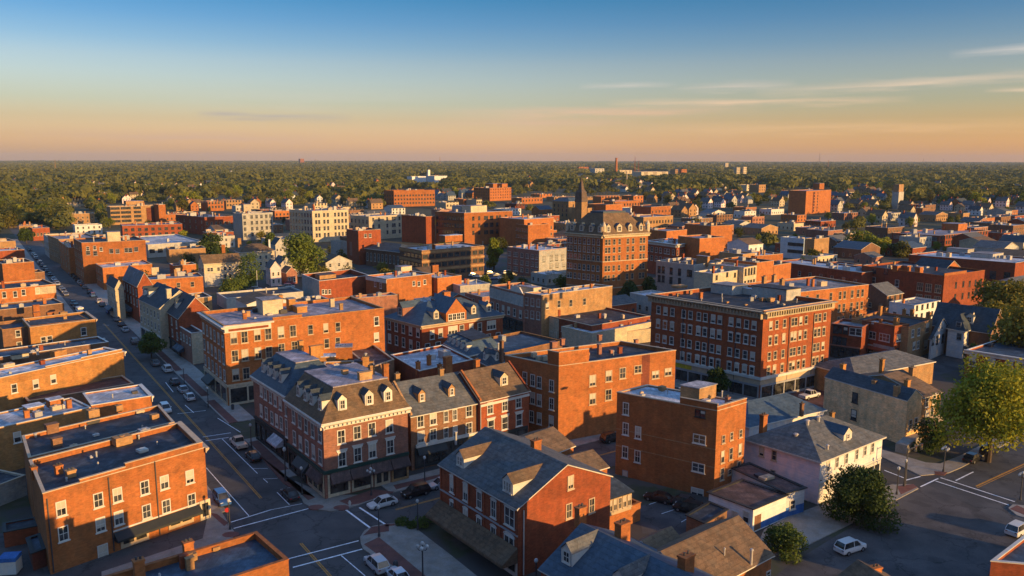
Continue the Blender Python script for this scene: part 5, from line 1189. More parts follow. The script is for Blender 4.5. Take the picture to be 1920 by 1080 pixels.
X = Bld('shop_building', 'low dark slate mansard block with row of white windows behind the white membrane roof', 'building', k7(430, 330), k7(575, 405), k7(770, 360), z=7.2)
X.frustum(SH_SL, 2.2, 2.6, RF_DK, .3, BR_BRN, TRIM)
for t in (.12, .3, .48, .66, .84): X.dormer('L', u=X.face('L')[2] * t, t0=.2, w_=1.2, h_=1.5, gh=.5, roof=SH_SL)
X = Bld('house', 'small dark hip roofed house with white dormer windows behind the red row house', 'house', k7(610, 425), k7(700, 470), k7(790, 440), z=8.0); X.hip(BR_BRN, SH_DK, 2.6, .3); X.dormer('L', u=4, t0=.4, w_=1.4, h_=1.5, gh=.7); X.dormer('R', u=3, t0=.4, w_=1.4, h_=1.5, gh=.7); X.chim(*k7(777, 430), X.z + .8, .7, .7, 4.2, BR_BRN)
# ================================================================ far blocks
F_ = simple
X = F_('hospital_building', 'long orange far block with dark painted shade strip, above the low red range', 'building', kZ(960, 512), kZ(990, 518), kZ(1425, 505), base=422, wall=BR_TAN, roof=RF_LI, cap=TRIM, Rr=([.03, .075, .12, .165, .24, .29, .34, .39, .5, .55, .6], 4, 2.0, 3.4), ww=1.9, wh=1.9, tm=DKTRIM, clut=5, big=2)
X.band('R', 1, X.z - 2.5, BR_DK, .3, X.face('R')[2] * .74, X.face('R')[2] * .995, 'recess_shade'); X.house(*kZ(1135, 500), 14, 8, 3, BR_TAN, RF_LI)  # dark band on the front: shade of a set-back bay put into colour
X = F_('apartment_building', 'tan end tower closing the long orange far block', 'building', None, kZ(1425, 500), kZ(1488, 492), base=420, dep=12, wall=BR_OR, clut=2, big=2)
X = F_('brick_building', 'low dark red range with pale roof right of the long orange far block', 'building', kZ(1580, 592), kZ(1840, 612), kZ(2120, 590), base=441, wall=BR_RED, roof=RF_LI, L=(5, 2, 4, 4), Rr=(7, 2, 3, 4), clut=10, big=2)
X = F_('shop_building', 'white long low hall with patterned front beside the dark round tree', 'building', kZ(1130, 790), kZ(1330, 860), kZ(1820, 805), z=7, wall=GREYW, roof=RF_WH, cap=TRIM, Rr=(7, 1, 2.6, 3), ww=2.6, tm=DKTRIM, clut=3)
X = F_('shop_building', 'low brick range with dark roof in front of the white patterned hall', 'building', None, kZ(1520, 905), kZ(1850, 890), z=7, dep=14, wall=BR_TAN, roof=RF_DK, clut=4)
X = F_('brick_building', 'long brown range with dark openings below the orange far block', 'building', None, kZ(1100, 690), kZ(1640, 672), z=9, dep=20, wall=BR_RED, roof=RF_LI, Rr=(9, 2, 2, 3.4), tm=DKTRIM, ww=2, clut=8, big=1.6)
X = F_('white_building', 'white five storey block with square chimney and regular dark windows', 'building', k8(270, 572), k8(355, 582), k8(630, 567), base=452, wall=GREYW, roof=RF_LI, cap=TRIM, Rr=([.07, .3, .46, .62, .78, .92], 4, 2.6, 3.8), ww=1.7, wh=2.4, tm=GREYT, clut=4, big=1.5)
X.house(*k8(372, 572), 5, 4, 5.5, CREAM, RF_LI)
X = F_('cream_building', 'cream five storey corner block with many tall dark windows', 'building', k8(778, 543), k8(985, 556), k8(1312, 543), base=455, wall=CREAM, roof=RF_LI, cap=TRIM, L=(8, 4, 3.2, 4.2), Rr=([.1, .18, .32, .42, .62, .72, .82, .92], 4, 3.2, 4.2), ww=1.5, wh=2.6, tm=GREYT, clut=14, big=2)
X = F_('cream_building', 'lower cream block with grey side, right of the many windowed cream corner block', 'building', k8(1325, 592), k8(1495, 606), k8(1790, 588), base=450, wall=CREAM, roof=RF_LI, cap=TRIM, L=(5, 2, 6, 4.5), Rr=([.13, .3, .55, .72, .78, .93], 3, 3, 4.4), ww=1.6, wh=2.6, tm=GREYT, clut=6, big=1.6)
X = F_('brick_building', 'dark red block with narrow orange end beside the lower cream block', 'building', k9(-35, 592), k9(185, 606), k9(268, 600), z=17, wall=BR_RED, roof=RF_DK, clut=9, big=1.5)
X = F_('office_building', 'wide orange six storey block with tan roof house and dark side windows', 'office', k9(270, 558), k9(530, 574), k9(965, 555), z=20, wall=BR_OR, roof=RF_LI, cap=TRIM, L=([.07, .16, .25, .34, .43, .52, .61, .7, .79, .88, .96], 3, 6.5, 4.4), Rr=([.18, .3, .42, .46, .54, .57, .67, .73, .86], 3, 6.5, 4.4), ww=1.6, wh=2.4, tm=DKTRIM, clut=2)
X.house(*k9(590, 568), 12, 8, 4, CREAM, RF_LI); X.house(*k9(500, 562), 8, 8, 3.6, GREYW, RF_LI)
X = F_('brick_building', 'red block with orange end and cluttered low annexes right of the wide orange block', 'building', k9(970, 664), k9(1105, 685), k9(1290, 670), z=14, wall=BR_OR, roof=RF_LI, L=(7, 3, 2, 4), clut=5)
X = F_('brick_building', 'orange block behind with pale flat roof and projecting eaves', 'building', None, k9(1070, 632), k9(1335, 612), z=17, dep=22, wall=BR_OR, roof=RF_WH, cap=TRIM, Rr=(6, 2, 6, 4), clut=6)
X = F_('apartment_building', 'tall plain orange brick apartment block with stair tower, alone among houses', 'apartment block', kA(1630, 368), kA(1785, 376), kB(186, 360), base=402, wall=BR_OR, roof=RF_LI, clut=2, big=2, Rr=([.33, .46], 7, 2, 2.9), L=None, ww=1.6, wh=1.8, tm=DKTRIM)
X.house(*kB(78, 365), 10, 8, 6.5, BR_OR, RF_LI); X.band('R', .5, X.z - 2, BR_DK, .1, X.face('R')[2] * .27, X.face('R')[2] * .31, 'recess_shade')  # wall is not cut back here; the narrow dark strip paints the shade
X = Bld('tower', 'slender pale concrete tower with brick top standing among right hand houses', 'tower', kB(735, 380), kB(795, 384), kB(840, 378), base=392.5)
X.flat(GREYW, RF_LI, None, par=.3); X2 = MB(); f2 = inset(X.foot, .5); X2.prism(f2, X.z + .05, X.z + 8.0); X2.build('tower_top', BR_TAN, X.root)
X = F_('brick_building', 'pale blue white modern block with dark ribbon windows', 'building', kA(1555, 790), kA(1765, 806), None, z=11, wid=9, wall=BLUEW, roof=RF_WH, cap=TRIM, L=([.42, .58, .74, .9], 2, 3.2, 3.8), ww=2.6, wh=1.6, tm=DKTRIM, clut=3)
X = F_('brick_building', 'tan rendered block beside the pale blue white modern block', 'building', kA(1770, 812), kB(35, 810), kB(168, 795), z=11, wall=BR_TAN, roof=RF_DK, clut=3)
# church and stone range
X = Bld('church', 'stone church hall with lit end wall and slate cap beside the spire', 'church', k9(1325, 500), k9(1470, 470), k9(1640, 455), z=16)
X.frustum(SH_SL, 4, 3.0, RF_DK, .3, BR_TAN, TRIMD); X.grid('R', [.25, .4, .55, .8], [3, 7, 11], 1.5, 2.4, 's', DKTRIM); X.grid('L', 4, [3, 7, 11], 1.5, 2.4, 's', DKTRIM)
tp = P(*k9(1582, 450), 20).xy
t = thing('church_tower', (tp.x, tp.y, 0), 'slate church spire rising over the stone hall and lit along one edge', 'spire')
u_, v_ = X.u, X.v
sq = lambda h: [tuple(tp + (-u_ + v_) * h), tuple(tp + (-u_ - v_) * h), tuple(tp + (u_ - v_) * h), tuple(tp + (u_ + v_) * h)]
MB().prism(sq(3.3), 0, 18, top=True).build('tower_base', BR_TAN, t)
m = MB(); s0, s1 = sq(3.6), sq(2.9)
for i in range(4): j = (i + 1) % 4; m.poly([(*s0[i], 18), (*s0[j], 18), (*s1[j], 26), (*s1[i], 26)])
s2 = sq(1.8)
for i in range(4): j = (i + 1) % 4; m.poly([(*s1[i], 26), (*s1[j], 26), (*s2[j], 28), (*s2[i], 28)]); m.poly([(*s2[i], 28), (*s2[j], 28), (tp.x, tp.y, 38.5)])
m.build('spire_roof', SPIRE, t); MB().cyl(tp, .15, .1, 37.8, 39.6, 6).build('finial', METALD, t)
for i, (q, h) in enumerate((((1380, 500), 17), ((1890, 560), 15))): pass
X = F_('brick_building', 'stone range with slate roof and dark window band right of the spire', 'building', None, k9(1640, 530), k9(1875, 505), z=12, dep=18, wall=BR_TAN, roof=RF_DK, Rr=(10, 1, 6.5, 4), tm=DKTRIM, clut=3, big=2)
X = F_('brick_building', 'orange gabled block left of the ornate hotel mansard, behind the stone range', 'building', None, kA(-20, 500), kA(130, 465), z=15, dep=20, wall=BR_OR, roof=RF_DK, clut=2)
X = F_('brick_building', 'long orange building with columned front behind the hotel roof', 'building', None, kA(320, 612), kA(586, 598), z=13, dep=20, wall=BR_TAN, roof=RF_LI, cap=TRIM, Rr=(10, 2, 4, 4.5), tm=DKTRIM, clut=5)
X = F_('brick_building', 'small orange building with row of dark windows beyond the columned front', 'building', kA(215, 505), kA(388, 520), kA(566, 508), z=13, wall=BR_OR, roof=RF_DK, Rr=(6, 2, 4, 4), tm=DKTRIM, clut=3)
X = F_('brick_building', 'dark brown long shed roofed block above the white corniced brick building', 'building', None, kA(365, 735), kA(530, 720), z=13, dep=16, wall=BR_BRN, roof=RF_DK, clut=5)
X = F_('brick_building', 'orange low block over the roof of the white corniced brick building', 'building', None, kA(528, 738), kA(712, 722), z=16, dep=14, wall=BR_OR, roof=RF_LI, clut=1)
X = F_('brick_building', 'dark red block with jagged orange end wall near the pale gabled houses', 'building', kA(690, 665), kA(928, 692), kA(1122, 690), z=13.5, wall=BR_OR, roof=RF_DK, L=(3, 1, 5, 4), clut=4)
X = F_('brick_building', 'mid rise red brick block with wide orange front and pediment, above the wide office', 'building', k8(1630, 382), k8(1720, 372), k9(265, 376), base=388, wall=BR_OR, roof=RF_DK, cap=BR_OR, Rr=(14, 3, 3, 4.2), L=(4, 3, 3, 4.2), ww=1.9, tm=DKTRIM, clut=6, big=2)
X = F_('brick_building', 'square orange block with stepped penthouse below the far white cube', 'building', k9(615, 348), k9(760, 349), k9(953, 340), base=377, wall=BR_OR, roof=RF_LI, Rr=(9, 4, 3, 3.6), L=(7, 4, 3, 3.6), ww=1.5, wh=1.6, tm=BR_RED, clut=3, big=2)
X.house(*k9(790, 345), 16, 14, 5, BR_OR, RF_LI); X.house(*k9(870, 345), 10, 8, 5, BR_OR, RF_LI)
X = F_('brick_building', 'white cube block with tall chimney far out in the trees', 'building', k9(190, 237), k9(262, 240), k9(376, 233), base=343, wall=WHITEW, roof=RF_LI, clut=2, big=3); X.house(*k9(205, 240), 6, 6, 14, WHITEW, RF_LI)
X = F_('warehouse', 'white slope roofed hall beside the far white cube', 'building', None, k9(60, 245), k9(185, 243), base=342, dep=20, wall=WHITEW, roof=RF_WH, clut=0)
for i, (k_, c, b, bs, col, lab) in enumerate((
    (k9, (1048, 440), (1235, 430), 383, BR_OR, 'orange row block left of the spire hall'), (k9, (1210, 405), (1320, 392), 371, BR_OR, 'further orange block half hidden left of the spire'), (k9, (1000, 490), (1075, 478), 392, BR_DK, 'dark brick blocks stacked left of the spire hall'),
    (k9, (1340, 430), (1525, 425), 378, BR_TAN, 'flat pale orange range directly behind the spire'), (k9, (1640, 430), (1880, 428), 375, BR_TAN, 'long flat tan range right behind the spire'), (kA, (-60, 425), (180, 425), 382, BR_OR, 'orange flat range behind the spire and before green trees'), (k9, (1885, 470), (2110, 460), 400, BR_OR, 'orange block between the spire and the slate gabled tower'),
    (k9, (365, 480), (480, 470), 393, CREAM, 'pair of cream blocks above the wide orange office'), (k9, (525, 450), (610, 445), 385, BR_OR, 'little orange block above the wide office roof'), (k9, (640, 455), (690, 450), 386, CREAM, 'little cream tower block above the wide office roof'), (kA, (230, 420), (318, 405), 384, BR_OR, 'orange block with rounded top among houses'),
    (kA, (1250, 320), (1345, 290), 358, CREAM, 'cream terrace block beyond the tall plain apartment block'), (kA, (1360, 320), (1420, 310), 361, BR_TAN, 'tan terrace block beyond the tall plain apartment block'), (k8, (45, 470), (190, 465), 395, BR_OR, 'orange low range behind the dark red range'), (k8, (210, 462), (368, 455), 392, BR_TAN, 'tan gabled range beside the orange low range'), (k8, (635, 555), (760, 553), 408, CREAM, 'pale low block between the white and the cream tall blocks'),
    (k8, (1000, 490), (1120, 482), 391, CREAM, 'cream penthouse block behind the cream corner block'), (k8, (1260, 520), (1330, 500), 394, CREAM, 'small cream block behind the cream corner block'), (k8, (1320, 550), (1450, 540), 400, BR_BRN, 'brown low block behind the lower cream block'), (kZ, (880, 395), (968, 385), 374.5, BR_OR, 'orange villa block in the left woods'), (kZ, (630, 400), (722, 395), 374.5, BR_PINK, 'pink house block in the left woods'), (kZ, (610, 490), (775, 480), 388, CREAM, 'long cream villa in the left woods'),
    (k8, (195, 200), (302, 200), 328, WHITEW, 'white hall far out in the left woods'), (kZ, (1870, 480), (2010, 470), 396, BR_OR, 'orange corner block at the edge of the left woods'))):
    X = F_('brick_building', lab, 'building', None, k_(*c), k_(*b), base=bs, dep=18, wall=col, roof=RF_LI, Rr=(max(3, int((b[0] - c[0]) / 25)), 2, 3, 4), ww=1.8, wh=2.2, tm=DKTRIM, clut=2, big=2, seed=i)
# towers on the horizon
for c, a, b, bs, col, lab in (
    ((564, 297.6), (559, 297.2), (570.5, 297.2), 309, BR_OR, 'lone tall block breaking the horizon above the cream corner block'), ((1265, 317.5), (1258, 317), (1271, 317), 332, BR_TAN, 'first of two pale towers side by side near the crane masts'), ((1277, 317.5), (1273, 317), (1288, 317), 332, BR_OR, 'second of two pale towers side by side near the crane masts'),
    ((1359, 305.5), (1357, 305), (1366, 305), 318, CREAM, 'cream high tower with low wing near the horizon'), ((1380, 314), (1376, 312.5), (1388, 313), 331, CREAM, 'left one of the twin cream towers'), ((1393, 313), (1391, 312.5), (1400, 312.5), 331, CREAM, 'right one of the twin cream towers'),
    ((1085, 313), (1083, 313), (1104, 312), 321, BR_OR, 'orange slab left of the brick smokestack'), ((1115, 316), (1107, 315), (1133, 316.5), 331, GREYW, 'grey plant block left of the brick smokestack'), ((1125, 317), (1122, 316.5), (1133, 316), 329, CREAM, 'cream plant block at the foot of the brick smokestack'),
    ((1345, 316), (1343, 316), (1357, 315), 321, CREAM, 'low cream wing of the high tower near the horizon'), ((1161, 319), (1158, 318), (1186, 317), 326, CREAM, 'long pale factory hall right of the smokestack'), ((1200, 322), (1186, 321), (1256, 321.5), 329, CREAM, 'long pale warehouses below the crane masts')):
    x0, x1 = min(a[0], c[0]), b[0]
    g0, g1 = P(x0, bs).xy, P(x1, bs).xy; wd = (g1 - g0).length; u_ = Vector((.82, .57)); v_ = Vector((-.57, .82)); lo, hi = 0., 300.
    for _ in range(40):
        mm = (lo + hi) / 2
        if Q((g0.x, g0.y, mm))[1] > c[1]: lo = mm
        else: hi = mm
    fl = max(0.02, (c[0] - x0) / (x1 - x0)); p_ = g0 + Vector((wd * fl, -wd * .2))
    X = Bld('tower_block', lab, 'tower block', None, None, None, z=lo, world=(tuple(p_ + v_ * wd * max(fl / .57, .3)), tuple(p_), tuple(p_ + u_ * wd * (1 - fl) / .82)))
    X.flat(col, RF_LI, None); X.grid('R', 3, [lo * .2, lo * .4, lo * .6, lo * .8], wd * .14, lo * .07, 's', DKTRIM)
for px_, top, bs, hw_, col, lab, nm in ((1155, 297, 332, 2.4, BR_OR, 'tall round brick smokestack against the far woods', 'smokestack'), (1175, 322, 343, 1.2, CREAM, 'short pale chimney in front of the smokestack', 'smokestack')):
    g = P(px_, bs); lo, hi = 0., 200.
    for _ in range(40):
        mm = (lo + hi) / 2
        if Q((g.x, g.y, mm))[1] > top: lo = mm
        else: hi = mm
    r_ = hw_ / FPX * g.y
    tag(MB().cyl(g.xy, r_ * 1.15, r_ * .8, 0, lo, 14).cyl(g.xy, r_ * 1.0, r_ * 1.0, lo, lo * 1.03, 14).build(nm, col), lab, 'chimney')
for px_, top, bs, lab in ((105, 300, 325, 'thin lattice mast rising from the left woods'), (825, 293, 312, 'thin mast above the centre woods'), (1190, 293, 323, 'taller red lattice mast beside the factory halls'), (1197, 301, 323, 'shorter red lattice mast beside the factory halls'), (1536, 286, 304, 'tallest thin mast on the right horizon'), (1552, 300, 320, 'pale monument like mast below the tallest thin mast'), (1484, 303, 311, 'small pale water tower on the horizon'), (1731, 297, 306, 'faint mast near the right horizon'), (1768, 298, 306, 'fainter mast furthest right on the horizon'), (591, 298, 303, 'tiny mast right of the lone tall block')):
    g = P(px_, bs); lo, hi = 0., 400.
    for _ in range(40):
        mm = (lo + hi) / 2
        if Q((g.x, g.y, mm))[1] > top: lo = mm
        else: hi = mm
    r_ = .55 / FPX * g.y; m = MB()
    for sx, sy in ((-1, -1), (1, -1), (0, 1)): m.tube((g.x + sx * r_ * 1.6, g.y + sy * r_ * 1.6, 0), (g.x + sx * r_ * .2, g.y + sy * r_ * .2, lo), r_ * .55, r_ * .3, 4)
    for i in range(8): h = lo * i / 8; m.tube((g.x - r_ * 1.5 * (1 - i / 9), g.y, h), (g.x + r_ * 1.5 * (1 - i / 9), g.y, h + lo / 9), r_ * .25, r_ * .25, 4)
    tag(m.build('mast', BR_RED if 1185 < px_ < 1200 else BR_TAN), lab, 'mast')
# ================================================================ ground, streets, pavements
def sheet(name, pts, z, m, kind='structure'):
    o = MB().poly([(p[0], p[1], z) for p in pts]).build(name, m)
    return tag(o, kind=kind)
def pgpx(*pts): return [tuple(P(*p).xy) for p in pts]
gm = bpy.data.materials.new('ground_mix'); gm.use_nodes = True
def ground_mat():
    nt = gm.node_tree; N, L = nt.nodes, nt.links; b = N['Principled BSDF']; b.inputs['Roughness'].default_value = .95
    tc = N.new('ShaderNodeTexCoord')
    def nz(sc, det=5, ro=.65):
        n = N.new('ShaderNodeTexNoise'); n.inputs['Scale'].default_value = sc; n.inputs['Detail'].default_value = det; n.inputs['Roughness'].default_value = ro
        L.new(tc.outputs['Object'], n.inputs['Vector']); return n.outputs[0]
    def ramp(src, st):
        cr = N.new('ShaderNodeValToRGB'); e = cr.color_ramp.elements
        e[0].position, e[0].color = st[0][0], (*st[0][1], 1); e[1].position, e[1].color = st[-1][0], (*st[-1][1], 1)
        for p, c in st[1:-1]: q = e.new(p); q.color = (*c, 1)
        L.new(src, cr.inputs[0]); return cr.outputs[0]
    town = ramp(nz(.045), [(.3, (.04, .042, .045)), (.5, (.065, .06, .055)), (.56, (.05, .06, .025)), (.62, (.09, .08, .07))])
    wild = ramp(nz(.012), [(.3, (.02, .027, .01)), (.5, (.035, .042, .014)), (.62, (.055, .055, .022)), (.7, (.09, .085, .06))])
    ln = N.new('ShaderNodeVectorMath'); ln.operation = 'LENGTH'; L.new(tc.outputs['Object'], ln.inputs[0])
    mr = N.new('ShaderNodeMapRange'); mr.inputs[1].default_value = 420; mr.inputs[2].default_value = 620; L.new(ln.outputs['Value'], mr.inputs[0])
    mx = N.new('ShaderNodeMix'); mx.data_type = 'RGBA'; L.new(mr.outputs[0], mx.inputs[0]); L.new(town, mx.inputs[6]); L.new(wild, mx.inputs[7])
    L.new(mx.outputs[2], b.inputs['Base Color'])
ground_mat()
gp = []
m = MB()
rad = [0, 150, 400, 1000, 2500, 6000, 14000, 30000]
for i in range(len(rad) - 1):
    for j in range(24):
        a0, a1 = 6.28319 * j / 24, 6.28319 * (j + 1) / 24
        g = lambda r, a: (r * math.sin(a), r * math.cos(a), 0.0)
        q = [g(rad[i], a0), g(rad[i], a1), g(rad[i + 1], a1), g(rad[i + 1], a0)]
        m.poly((q[1:] if i == 0 else q)[::-1])
tag(m.build('ground', gm), kind='structure')
A0 = Vector((-37.3, 115.0)); DA = Vector((-.566, .824)); NA = Vector((.824, .566))
B0 = Vector((-19.0, 112.2)); DB = Vector((.826, .563)); NB = Vector((-.563, .826))
def strip(name, o, d, n, t0, t1, w0, w1, z, m, kind='structure'):
    return sheet(name, [o + d * t0 + n * w0, o + d * t0 + n * w1, o + d * t1 + n * w1, o + d * t1 + n * w0][::-1], z, m, kind)
strip('main_street', A0, DA, NA, -70, 700, -5.6, 5.6, .006, ASPH)
strip('side_street', B0, DB, NB, -9, 190, -5.0, 6.0, .010, ASPH)
strip('side_street', A0 + NA * -5.6, -DB, NB, -.2, 60, -10.5, .5, .010, ASPH)
def marks(name, quads, mtl, z=.016):
    m = MB()
    for q in quads: m.poly([(p[0], p[1], z) for p in q])
    return tag(m.build(name, mtl), kind='structure')
def line(p, q, w_=.14):
    p, q = Vector(p), Vector(q); d = (q - p).normalized(); n = Vector((-d.y, d.x)) * w_ / 2
    return [tuple(p - n), tuple(q - n), tuple(q + n), tuple(p + n)]
yl = []
for o_ in (-.13, .13):
    yl.append(line(A0 + DA * 3 + NA * (o_ + .1), A0 + DA * 165 + NA * (o_ + .1)))
    yl.append(line(A0 + DA * -14.8 + NA * o_, A0 + DA * -60 + NA * o_)); yl.append(line(B0 + DB * 2 + NB * (o_ + .2), B0 + DB * 120 + NB * (o_ + .2)))
yl.append(line(P(1830, 912).xy, P(1990, 838).xy, .3)); yl.append(line(P(1832, 915).xy, P(1992, 841).xy, .14))
marks('road_marking', yl, LINEY)
kq = crop(380, 800, .2708)
wl = []
def pxl(*ab, k=kq, w_=.22): wl.append(line(P(*k(*ab[0])).xy, P(*k(*ab[1])).xy, w_))
pxl((195, 662), (470, 577)); pxl((215, 705), (735, 567)); pxl((470, 577), (690, 533), w_=.12); pxl((990, 575), (1165, 705), w_=.3); pxl((1085, 560), (1262, 675), w_=.3)
pxl((595, 915), (1080, 790)); pxl((625, 975), (1105, 848), w_=.26); pxl((960, 893), (1125, 1034), w_=.14); pxl((25, 285), (320, 618), w_=.13); pxl((135, 85), (380, 325), w_=.12); pxl((350, 290), (450, 290), w_=.1); pxl((420, 360), (450, 388), w_=.12); pxl((430, 362), (520, 358), w_=.1); pxl((515, 455), (600, 540), w_=.12)
pxl((0, 72), (195, 43)); pxl((20, 98), (180, 75)); pxl((390, 200) , (398, 206))
kt = crop(180, 560, .2037)
for a_, b_ in (((750, 1060), (1010, 1030)), ((640, 770), (710, 860)), ((820, 980), (900, 1050)), ((1120, 1100), (1330, 1230)), ((1290, 1035), (1420, 1120)), ((60, 242), (120, 245))): pxl(a_, b_, k=kt, w_=.16)
for a_, b_ in (((560, 570), (655, 607)), ((665, 618), (735, 600)), ((735, 650), (820, 610)), ((832, 606), (1190, 722)), ((808, 622), (1160, 738)), ((905, 620), (990, 578))): pxl(a_, b_, k=k6, w_=.24)
for a_, b_ in (((310, 780), (370, 760)), ((405, 820), (440, 800)), ((250, 735), (310, 715))): pxl(a_, b_, k=k5, w_=.12)
marks('road_marking', wl, LINEW, .018)
# parking lots
sheet('parking_lot', pgpx((1440, 1090), (1500, 1046), (1690, 931), (1745, 903), (1830, 945), (1935, 1000), (1990, 1100)), .008, LOT)
sheet('street_right', [P(1735, 907).xy, P(1925, 1000).xy, P(2300, 850).xy, P(2050, 740).xy], .012, ASPH)
sheet('cross_street', [P(1652, 872).xy, P(1742, 904).xy, P(1590, 775).xy, P(1500, 770).xy], .013, ASPH)
sheet('parking_lot', pgpx((1195, 950), (1300, 925), (1330, 985), (1290, 1010), (1205, 1000)), .008, LOT)
sheet('brick_street', pgpx((1440, 760), (1560, 702), (1640, 700), (1560, 770)), .020, mat('brick_street', (.12, .06, .055), var=.2))
# pavements with real kerbs
def slab(name, pts, m, h=.13):
    pts = [tuple(p) for p in pts]
    ar = sum(pts[i][0] * pts[(i + 1) % len(pts)][1] - pts[(i + 1) % len(pts)][0] * pts[i][1] for i in range(len(pts)))
    if ar < 0: pts = pts[::-1]
    return tag(MB().prism(pts, 0, h, bottom=False).build(name, m), kind='structure')
def band2(o, d, n, t0, t1, w0, w1): return [o + d * t0 + n * w0, o + d * t1 + n * w0, o + d * t1 + n * w1, o + d * t0 + n * w1]
slab('pavement', band2(A0, DA, NA, 8.5, 31, 5.6, 11), CONC); slab('pavement', band2(A0, DA, NA, 42, 320, 5.6, 11), CONC); slab('pavement', band2(A0, DA, NA, 1.2, 500, -9.5, -5.6), CONC)
slab('pavement', [P(*kq(*q)).xy for q in ((685, 500), (700, 535), (770, 572), (890, 590), (985, 575), (1080, 545), (1300, 470), (870, 480), (640, 380), (620, 440))], CONC, .135)
slab('pavement', band2(B0, DB, NB, 4, 100, 6.0, 10.5), CONC, .128)
slab('pavement', [P(*kq(*q)).xy for q in ((1095, 810), (1090, 770), (1120, 725), (1180, 692), (1290, 675), (1420, 665), (1700, 880), (2100, 1200), (1650, 1200), (1330, 1000), (1110, 850))], CONC, .132)
slab('pavement', band2(B0, DB, NB, 8, 24, -9, -5.0), CONC, .126)
slab('pavement', [P(*kq(*q)).xy for q in ((40, 600), (110, 560), (190, 690), (225, 740), (220, 765), (0, 870), (-200, 1000), (-700, 1160), (-700, 1010), (0, 780))], CONC, .131)
for pts in (((100, 610), (178, 672), (150, 695), (45, 600)),): slab('paving_strip', [P(*kq(*q)).xy for q in pts], PAVER, .137)
for pts in (((690, 470), (780, 495), (730, 515), (410, 190), (395, 205), (560, 395)), ((945, 520), (1010, 548), (1080, 540), (1330, 455), (1180, 440)), ((1320, 410), (1640, 335), (1650, 352), (1340, 440)), ((1115, 820), (1220, 770), (1300, 835), (1640, 1120), (1560, 1120), (1340, 985)), ((1110, 760), (1170, 700), (1290, 682), (1290, 730), (1180, 745)), ((1255, 680), (1330, 676), (1330, 690), (1270, 697))): slab('paving_strip', [P(*kq(*q)).xy for q in pts], PAVER, .139)
for c_ in ((785, 562), (960, 565), (195, 752)):
    p = P(*kq(*c_)).xy; slab('kerb_ramp', [(p.x + 1.2 * math.cos(t * .628), p.y + .9 * math.sin(t * .628)) for t in range(10)], PAVER, .142)
for t0, t1 in ((42, 60), (64, 86), (90, 120), (12, 29)): slab('paving_strip', band2(A0, DA, NA, t0, t1, 5.9, 7.6), PAVER, .136)
slab('pavement', [P(*k6(*q)).xy for q in ((535, 500), (735, 598), (870, 585), (930, 560), (1234, 400), (1234, 350), (930, 500), (830, 540), (760, 535), (540, 470))], CONC, .129)
slab('pavement', [P(*k6(*q)).xy for q in ((-20, 860), (90, 800), (250, 740), (600, 640), (690, 640), (725, 660), (620, 715), (400, 830), (190, 935), (60, 985), (-60, 960))], CONC, .127)
for pts in (((620, 650), (700, 640), (720, 655), (640, 690)), ((800, 578), (865, 582), (850, 596), (805, 592)), ((1165, 760), (1200, 742), (1260, 770), (1260, 800))): slab('paving_strip', [P(*k6(*q)).xy for q in pts], PAVER, .138)
slab('pavement', [P(*k6(*q)).xy for q in ((1158, 755), (1180, 738), (1260, 745), (1300, 820), (1200, 790))], CONC, .128)
slab('pavement', band2(B0, DB, NB, 84, 125, 6.2, 9.8), CONC, .127)
slab('pavement', [HO.a + (HO.a - HO.c).normalized() * 2, HO.c + HO.face('L')[3] * 4 + HO.face('R')[3] * 4, HO.c + (HO.c - HO.a).normalized() * 3, HO.c, HO.a][:0] or [HO.a + HO.face('L')[3] * 4, HO.c + HO.face('L')[3] * 4 + HO.face('R')[3] * 2, HO.c, HO.a], CONC, .127)
slab('yard', [P(*k1(*q)).xy for q in ((-100, 1140), (-100, 870), (150, 830), (240, 1075), (250, 1140))], LOT, .05)
# ================================================================ trees
def np_mesh(name, verts, nquads, mats, mi=None, quads=4):
    me = bpy.data.meshes.new(name)
    n = len(verts); nf = nquads
    me.vertices.add(n); me.vertices.foreach_set('co', np.asarray(verts, np.float32).ravel())
    me.loops.add(nf * quads); me.loops.foreach_set('vertex_index', np.arange(nf * quads, dtype=np.int32))
    me.polygons.add(nf); me.polygons.foreach_set('loop_start', np.arange(0, nf * quads, quads, dtype=np.int32))
    for m_ in mats: me.materials.append(m_)
    me.update(calc_edges=True); return me
def leaf_quads(rng, lobes, n, size):
    """leaf clumps spread through and over a set of ellipsoid lobes (cx,cy,cz,rx,ry,rz)"""
    lobes = np.array(lobes); vol = lobes[:, 3] * lobes[:, 4] * lobes[:, 5]; pick = rng.choice(len(lobes), n, p=vol / vol.sum()); lb = lobes[pick]
    d = rng.normal(size=(n, 3)); d /= np.linalg.norm(d, axis=1)[:, None]
    r = rng.uniform(.0, 1, n) ** .28; r *= 1 + .06 * rng.normal(size=n)
    c = lb[:, :3] + d * lb[:, 3:] * r[:, None]
    nrm = d * .6 + rng.normal(size=(n, 3)) * .75 + np.array([0, 0, .35]); nrm /= np.linalg.norm(nrm, axis=1)[:, None]
    t = np.cross(nrm, rng.normal(size=(n, 3))); t /= np.linalg.norm(t, axis=1)[:, None]; b = np.cross(nrm, t)
    s = size * rng.uniform(.55, 1.3, n)[:, None]
    v = np.stack([c - t * s, c - b * s * .62, c + t * s, c + b * s * .62], 1)
    return v.reshape(-1, 3)
